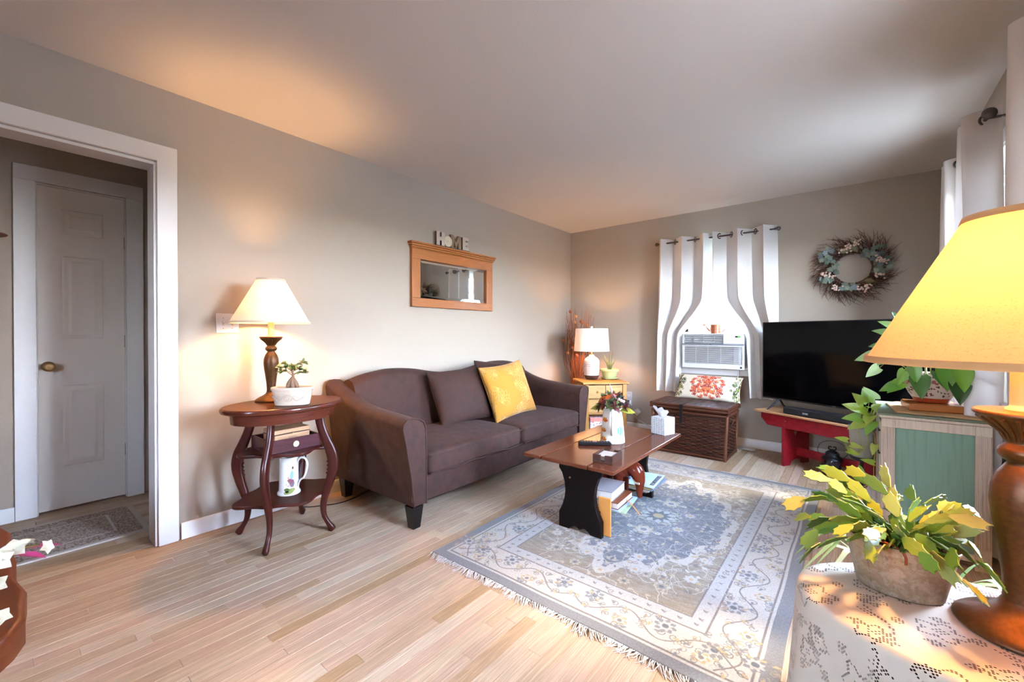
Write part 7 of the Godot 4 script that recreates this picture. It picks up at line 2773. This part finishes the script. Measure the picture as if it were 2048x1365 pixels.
func christmas_cactus() -> void:
	var C := V3(0.068, 0.6268, -1.132)
	var t := thing("christmas_cactus", "yellow-green christmas cactus in an oval galvanised tub on the lace table", "plant", C)
	var zinc := mat(srgb(196, 184, 166), 0.42, 0.55)
	zinc.albedo_texture = noise(0.03, [Color(0.55, 0.5, 0.42), Color(0.95, 0.92, 0.86), Color(0.8, 0.76, 0.68), Color(1, 1, 1), Color(0.7, 0.66, 0.6)], 256, 256, 111, 5, FastNoiseLite.TYPE_SIMPLEX_SMOOTH, 30.0)
	tri(zinc, 4.5)
	var mb := MB.new()
	mb.lathe(pv([0.0, 0.003, 0.74, 0.003, 0.755, 0.0, 0.77, 0.003, 0.985, 0.092, 1.0, 0.094, 1.008, 0.098, 0.998, 0.101, 0.985, 0.097, 0.90, 0.06, 0.80, 0.02]), 56, Vector3.ZERO, 0.086, 0.066)
	part(t, "tub", mb, zinc, "mottled galvanised metal tub")
	# seam, and the rusty rim stain hook
	var sm := MB.new()
	var a := 2.25
	sm.tube(PackedVector3Array([V3(cos(-a) * 0.086 * 0.765, 0.002, -sin(-a) * 0.066 * 0.765), V3(cos(-a) * 0.086 * 0.99, 0.094, -sin(-a) * 0.066 * 0.99)]), PackedFloat32Array([0.0016]), 6)
	part(t, "seam", sm, zinc)
	mb = MB.new()
	mb.lathe(pv([0.955, 0.078, 0.5, 0.086, 0.0, 0.088]), 40, Vector3.ZERO, 0.086, 0.066)
	part(t, "soil", mb, M.soil)
	var rng2 := RandomNumberGenerator.new()
	rng2.seed = 8
	for k in 70:
		var ch := MB.new()
		var r := sqrt(rng2.randf()) * 0.9
		var an := rng2.randf() * TAU
		ch.box(V3(cos(an) * 0.08 * r, 0.088 + rng2.randf() * 0.004, sin(an) * 0.06 * r), V3(0.006, 0.003, 0.010), 0.001, Basis(Vector3.UP, rng2.randf() * TAU) * Basis(Vector3.RIGHT, rng2.randfn() * 0.4))
		part(t, "bark_chip", ch, [M.soil, mat(srgb(96, 50, 42), 0.9)][k % 2])
	var st := MB.new()
	st.tube(curve3([V3(-0.06, 0.100, 0.045), V3(-0.035, 0.107, 0.060), V3(-0.005, 0.103, 0.0675), V3(0.005, 0.090, 0.0665), V3(0.006, 0.074, 0.063)], 5), PackedFloat32Array([0.0022]), 6, true)
	part(t, "dry_stem", st, mat(srgb(140, 62, 30), 0.7), "dried rust-brown stem hanging over the rim")
	var cm := [leaf_mat(srgb(118, 146, 40), 0.35), leaf_mat(srgb(92, 132, 46), 0.35), leaf_mat(srgb(142, 158, 54), 0.4), leaf_mat(srgb(70, 114, 40), 0.3), leaf_mat(srgb(154, 162, 86), 0.4), leaf_mat(srgb(58, 96, 38), 0.3)]
	var segm := [cactus_segment(0.046, 0.0125), cactus_segment(0.038, 0.0115), cactus_segment(0.052, 0.012)]
	for k in 48:
		var an := TAU * k / 48.0 * 3.0 + rng2.randf() * 0.5
		var out := V3(cos(an), 0, -sin(an))
		var p := V3(cos(an) * 0.05 * rng2.randf(), 0.088, -sin(an) * 0.038 * rng2.randf())
		var el := rng2.randf_range(0.35, 1.35)
		var n := 3 + rng2.randi() % 2
		var roll := rng2.randf() * TAU
		for j in n:
			var dir := (out * cos(el) + V3(0, sin(el), 0)).normalized()
			var m: int = rng2.randi() % 3
			var L: float = [0.046, 0.038, 0.052][m]
			var B := look_basis(dir, V3(cos(roll), 0.6, sin(roll)))
			var tone := (rng2.randi() % 6) if j > 0 else 3 + 2 * (rng2.randi() % 2)
			if V2d(p.x + dir.x * L - 0.152, p.z + dir.z * L - 0.04) < 0.062 or V2d(p.x - 0.152, p.z - 0.04) < 0.062: break
			part(t, "stem_segment", segm[m], cm[tone], "", p, B)
			p += dir * L * 0.95
			el -= rng2.randf_range(0.15, 0.62)
			out = (out + V3(rng2.randfn(), 0, rng2.randfn()) * 0.22).normalized()
			roll += rng2.randfn() * 0.5
			if p.y < 0.03: break

# flat jointed cactus segment with claw teeth, grows along +y
func cactus_segment(L: float, W: float) -> ArrayMesh:
	var mb := MB.new()
	var poly := PackedVector2Array()
	var right := [[0.003, 0.0], [W * 0.55, L * 0.16], [W * 0.85, L * 0.34], [W * 1.04, L * 0.42], [W * 0.88, L * 0.52], [W * 0.98, L * 0.68], [W * 1.07, L * 0.78], [W * 0.80, L * 0.84], [W * 0.62, L * 0.97], [W * 0.55, L * 1.10], [W * 0.2, L * 0.98]]
	for q in right: poly.append(Vector2(q[0], q[1]))
	for i in range(right.size() - 1, -1, -1): poly.append(Vector2(-right[i][0], right[i][1]))
	mb.extrude(poly, 0.0024, Vector3.ZERO, Basis.IDENTITY, 0.0006)
	# a gentle bend along its length
	for i in mb.v.size():
		var q := mb.v[i]
		q.z -= 2.2 * q.y * q.y
		q.z += absf(q.x) * 0.22
		mb.v[i] = q
	mb.tube(PackedVector3Array([V3(0, 0, 0.001), V3(0, L * 0.5, 0.001 - 2.2 * L * L * 0.25), V3(0, L * 0.95, 0.001 - 2.2 * L * L * 0.9)]), PackedFloat32Array([0.0016, 0.0013, 0.0009]), 4, false)
	return mb.mesh()

func near_right_lamp() -> void:
	bronze_lamp(V3(0.220, 0.627, -1.092), "lit bronze turned table lamp with amber linen shade on the lace covered table", srgb(228, 176, 116), 0.50, Color(1.0, 0.74, 0.45), 1.3)

# ------------------------------------------------------------------ curtains of the side windows
func side_windows_curtains() -> void:
	var xr := 0.482
	for q in [[-2.985, -3.985, "pewter curtain rod with disc finials over the window behind the cabinet"], [-2.36, -1.20, "pewter curtain rod over the side window nearest the lace table"]]:
		var zc: float = (q[0] + q[1]) / 2
		var hl: float = absf(q[0] - q[1]) / 2
		var rod := thing("curtain_rod", q[2], "curtain rod", V3(xr, 2.165, zc))
		var mb := MB.new()
		mb.tube(PackedVector3Array([V3(0, 0, -hl), V3(0, 0, hl)]), PackedFloat32Array([0.009]), 12)
		part(rod, "rod", mb, M.rod)
		for s in [-1.0, 1.0]:
			mb = MB.new()
			mb.lathe(pv([0, 0, 0.012, 0, 0.013, 0.008, 0.009, 0.014, 0.010, 0.022, 0.026, 0.027, 0.027, 0.032, 0.023, 0.034, 0.021, 0.037, 0.015, 0.038, 0.013, 0.040, 0.0, 0.041]), 24)
			part(rod, "finial", mb, M.rod, "", V3(0, 0, s * hl), Basis(Vector3.RIGHT, s * PI / 2))
			mb = MB.new()
			mb.tube(PackedVector3Array([V3(0, 0, s * (hl - 0.03)), V3(0.088, -0.006, s * (hl - 0.03))]), PackedFloat32Array([0.006]), 8)
			part(rod, "bracket", mb, M.rod)
	var defs := [
		[-3.70, -3.965, 2.5, 0.048, "white grommet curtain panel at the far side of the window behind cabinet", 0.3],
		[-3.005, -3.27, 2.0, 0.062, "beige-white grommet curtain panel on the near side of the window behind cabinet", 1.9],
		[-1.93, -2.335, 3.0, 0.058, "long white grommet curtain panel at the side window next to the amber lamp", 2.4],
		[-1.22, -1.45, 2.5, 0.055, "long white grommet curtain panel at the near end of the side window", 0.8]]
	for d in defs:
		var z0: float = d[0]
		var z1: float = d[1]
		var e := func(_y: float) -> Vector2: return Vector2(z0, z1)
		var c := thing("curtain", d[4], "curtain", V3(xr, 0.06, (z0 + z1) / 2))
		wpart(c, "fabric", curtain_mesh(2.215, 0.06, e, d[2], d[3], V3(0, 0, 1), V3(1, 0, 0), V3(xr - 0.008, 0, 0), d[5]), M.drape)
		var n := int(d[2] * 2)
		for k in n:
			var u := (k + 0.5) / n
			var g := MB.new()
			ring(g, V3(xr, 2.165, lerpf(z0, z1, u)), V3(0.45 if k % 2 == 0 else -0.45, 0, 1), 0.022, 0.006)
			wpart(c, "grommet", g, M.rod)

# ------------------------------------------------------------------ switch, outlet
func wall_fittings() -> void:
	var s := thing("light_switch", "white double toggle light switch plate on the wall behind the lamp", "switch", V3(LX, 1.193, -0.882))
	var mb := MB.new()
	mb.box(V3(0.003, 0, 0), V3(0.006, 0.115, 0.118), 0.003)
	part(s, "plate", mb, M.white_plastic)
	for z in [-0.023, 0.023]:
		mb = MB.new()
		mb.box(V3(0.0065, 0, z), V3(0.003, 0.025, 0.011), 0.001)
		var slot := part(s, "slot", mb, mat(srgb(200, 180, 150), 0.5))
		mb = MB.new()
		mb.box(V3(0.012, 0.005, z), V3(0.014, 0.009, 0.007), 0.002, Basis(Vector3(0, 0, 1), 0.5))
		part(slot, "toggle", mb, M.white_plastic)
		for y in [-0.030, 0.030]:
			mb = MB.new()
			mb.ball(V3(0.006, y, z), V3(0.001, 0.003, 0.003), 8, 4)
			part(s, "screw", mb, M.brass)
	var o := thing("wall_outlet", "white wall outlet with plug beside the corner nightstand", "outlet", V3(-2.082, 0.365, BZ))
	mb = MB.new()
	mb.box(V3(0, 0, 0.003), V3(0.075, 0.165, 0.006), 0.003)
	part(o, "plate", mb, M.white_plastic)
	for y in [0.035, -0.035]:
		mb = MB.new()
		mb.box(V3(0, y, 0.0065), V3(0.034, 0.028, 0.002), 0.001)
		part(o, "socket", mb, mat(srgb(226, 220, 212), 0.4))
	var pc := thing("power_adapter", "white plug and boxy adapter on a cord hanging from the wall outlet", "adapter", V3(-2.06, 0.30, BZ))
	mb = MB.new()
	mb.box(V3(-0.01, 0.03, 0.03), V3(0.035, 0.05, 0.045), 0.006)
	part(pc, "plug", mb, M.white_plastic)
	mb = MB.new()
	mb.box(V3(0.095, -0.075, 0.035), V3(0.070, 0.060, 0.030), 0.005, Basis(Vector3(0, 0, 1), 0.75))
	part(pc, "adapter_box", mb, M.white_plastic)
	mb = MB.new()
	mb.tube(curve3([V3(-0.01, 0.01, 0.04), V3(0.0, -0.05, 0.04), V3(0.05, -0.12, 0.03), V3(0.16, -0.19, 0.03), V3(0.34, -0.25, 0.03), V3(0.62, -0.285, 0.035)], 8), PackedFloat32Array([0.005]), 7)
	part(pc, "cord", mb, M.white_plastic)
	# pointed carving on the hall wall, cut by the frame's edge
	var f := thing("wall_carving", "dark pointed carved wooden ornament hung on the hall wall beside closet door", "ornament", V3(HX, 1.71, 0.10))
	var dm := tri_noise(srgb(120, 70, 40), srgb(40, 24, 20), 121, 14.0, 0.5)
	mb = MB.new()
	mb.tube(curve3([V3(0.028, 0.004, -0.168), V3(0.030, 0.002, -0.13), V3(0.030, 0.0, -0.06), V3(0.030, -0.004, 0.06), V3(0.03, 0.0, 0.2)], 5), PackedFloat32Array([0.001, 0.008, 0.014, 0.018, 0.021, 0.024, 0.027, 0.029, 0.03, 0.031, 0.032, 0.033, 0.033, 0.034, 0.034, 0.034, 0.033, 0.032, 0.03, 0.028, 0.02]), 10, true, 0.7)
	part(f, "body", mb, dm)
	mb = MB.new()
	mb.tube(curve3([V3(0.012, -0.02, -0.08), V3(0.02, -0.06, -0.10), V3(0.012, -0.075, -0.125)], 5), PackedFloat32Array([0.008, 0.007, 0.006, 0.006, 0.005, 0.005, 0.004, 0.004, 0.003, 0.002, 0.001]), 7)
	part(f, "hook", mb, M.brass)

# ------------------------------------------------------------------ rustic bench and silk flowers at the left edge
func left_foreground() -> void:
	var t := thing("rustic_bench", "reddish-brown rustic wooden slab bench with live edge beside the white silk flowers", "bench", V3(-1.95, 0, 0.20))
	var wd := wood(srgb(120, 58, 28), Color.BLACK, 0, 0.35, 12)
	var poly := PackedVector2Array()
	var edge := [[-2.45, 0.02], [-2.36, -0.022], [-2.27, -0.042], [-2.12, -0.036], [-1.98, -0.046], [-1.84, -0.040], [-1.72, -0.058], [-1.63, -0.050], [-1.56, -0.050], [-1.50, -0.030], [-1.46, -0.005], [-1.44, 0.06], [-1.45, 0.42], [-2.45, 0.45]]
	for q in edge: poly.append(Vector2(q[0] + 1.95, -(q[1] - 0.20)))
	var mb := MB.new()
	mb.extrude(poly, 0.085, V3(0, 0.408, 0), Basis(V3(1, 0, 0), V3(0, 0, -1), V3(0, 1, 0)), 0.014)
	part(t, "seat_slab", mb, wd)
	for q in [[0.40, -0.16], [-0.42, -0.15], [0.40, 0.16], [-0.42, 0.16]]:
		mb = MB.new()
		mb.tube(curve3([V3(q[0], 0.38, q[1]), V3(q[0] + 0.02, 0.2, q[1] - 0.01), V3(q[0] + 0.03, 0.0, q[1])], 4), PackedFloat32Array([0.045, 0.043, 0.041, 0.040, 0.040, 0.040, 0.041, 0.043, 0.045]), 10)
		part(t, "leg", mb, wd)
	mb = MB.new()
	mb.lathe(pv([0.0, 0.36, 0.04, 0.36, 0.045, 0.44, 0.05, 0.46, 0.046, 0.485, 0.028, 0.50, 0.0, 0.503]), 20)
	part(t, "post", mb, wd, "", V3(-0.48, 0, -0.16))
	# silk flowers
	var f := thing("silk_flowers", "cream white silk flower branch in a small bowl on the rustic bench", "flowers", V3(-1.72, 0.45, 0.16))
	mb = MB.new()
	mb.lathe(pv([0.0, 0.0, 0.05, 0.0, 0.055, 0.006, 0.075, 0.05, 0.085, 0.08, 0.08, 0.08, 0.07, 0.05, 0.0, 0.02]), 28)
	part(f, "bowl", mb, mat(srgb(120, 84, 60), 0.5))
	var gm := mat(srgb(120, 96, 50), 0.7)
	mb = MB.new()
	mb.tube(curve3([V3(0, 0.05, 0), V3(0.02, 0.12, -0.10), V3(0.04, 0.125, -0.18), V3(0.045, 0.122, -0.24)], 6), PackedFloat32Array([0.003]), 6)
	part(f, "branch", mb, gm)
	var wm := leaf_mat(srgb(222, 208, 176), 0.3)
	var petal := leaf_shape(0.026, 0.016, 0.3, 0.6)
	for q in [[V3(0.055, 0.115, -0.250), V3(0.6, 0.3, -0.6), 0.75], [V3(0.02, 0.128, -0.215), V3(0.1, 0.9, -0.2), 0.8], [V3(0.045, 0.125, -0.195), V3(0.5, 0.8, 0.2), 1.2], [V3(0.06, 0.110, -0.172), V3(0.8, 0.4, 0.3), 1.1], [V3(0.07, 0.06, -0.165), V3(0.9, 0.2, 0.1), 0.9], [V3(0.20, 0.03, -0.17), V3(0.6, 0.6, -0.2), 0.8]]:
		var B := look_basis(q[1])
		for k in 5:
			var d: Vector3 = (B.y * 0.45 + B.x * cos(TAU * k / 5.0) + B.z * sin(TAU * k / 5.0)).normalized()
			part(f, "petal", petal, wm, "", q[0], look_basis(d, B.y) * q[2])
	var pk := leaf_mat(srgb(200, 60, 120), 0.5)
	for q in [[V3(-0.015, 0.10, -0.22), V3(0.35, 0.0, -0.9)], [V3(-0.02, 0.09, -0.20), V3(0.5, -0.1, -0.6)]]:
		part(f, "petal", leaf_shape(0.07, 0.014, 0.1, 0.0), pk, "pink petal", q[0], look_basis(q[1]))

func V2d(x: float, z: float) -> float:
	return sqrt(x * x + z * z)
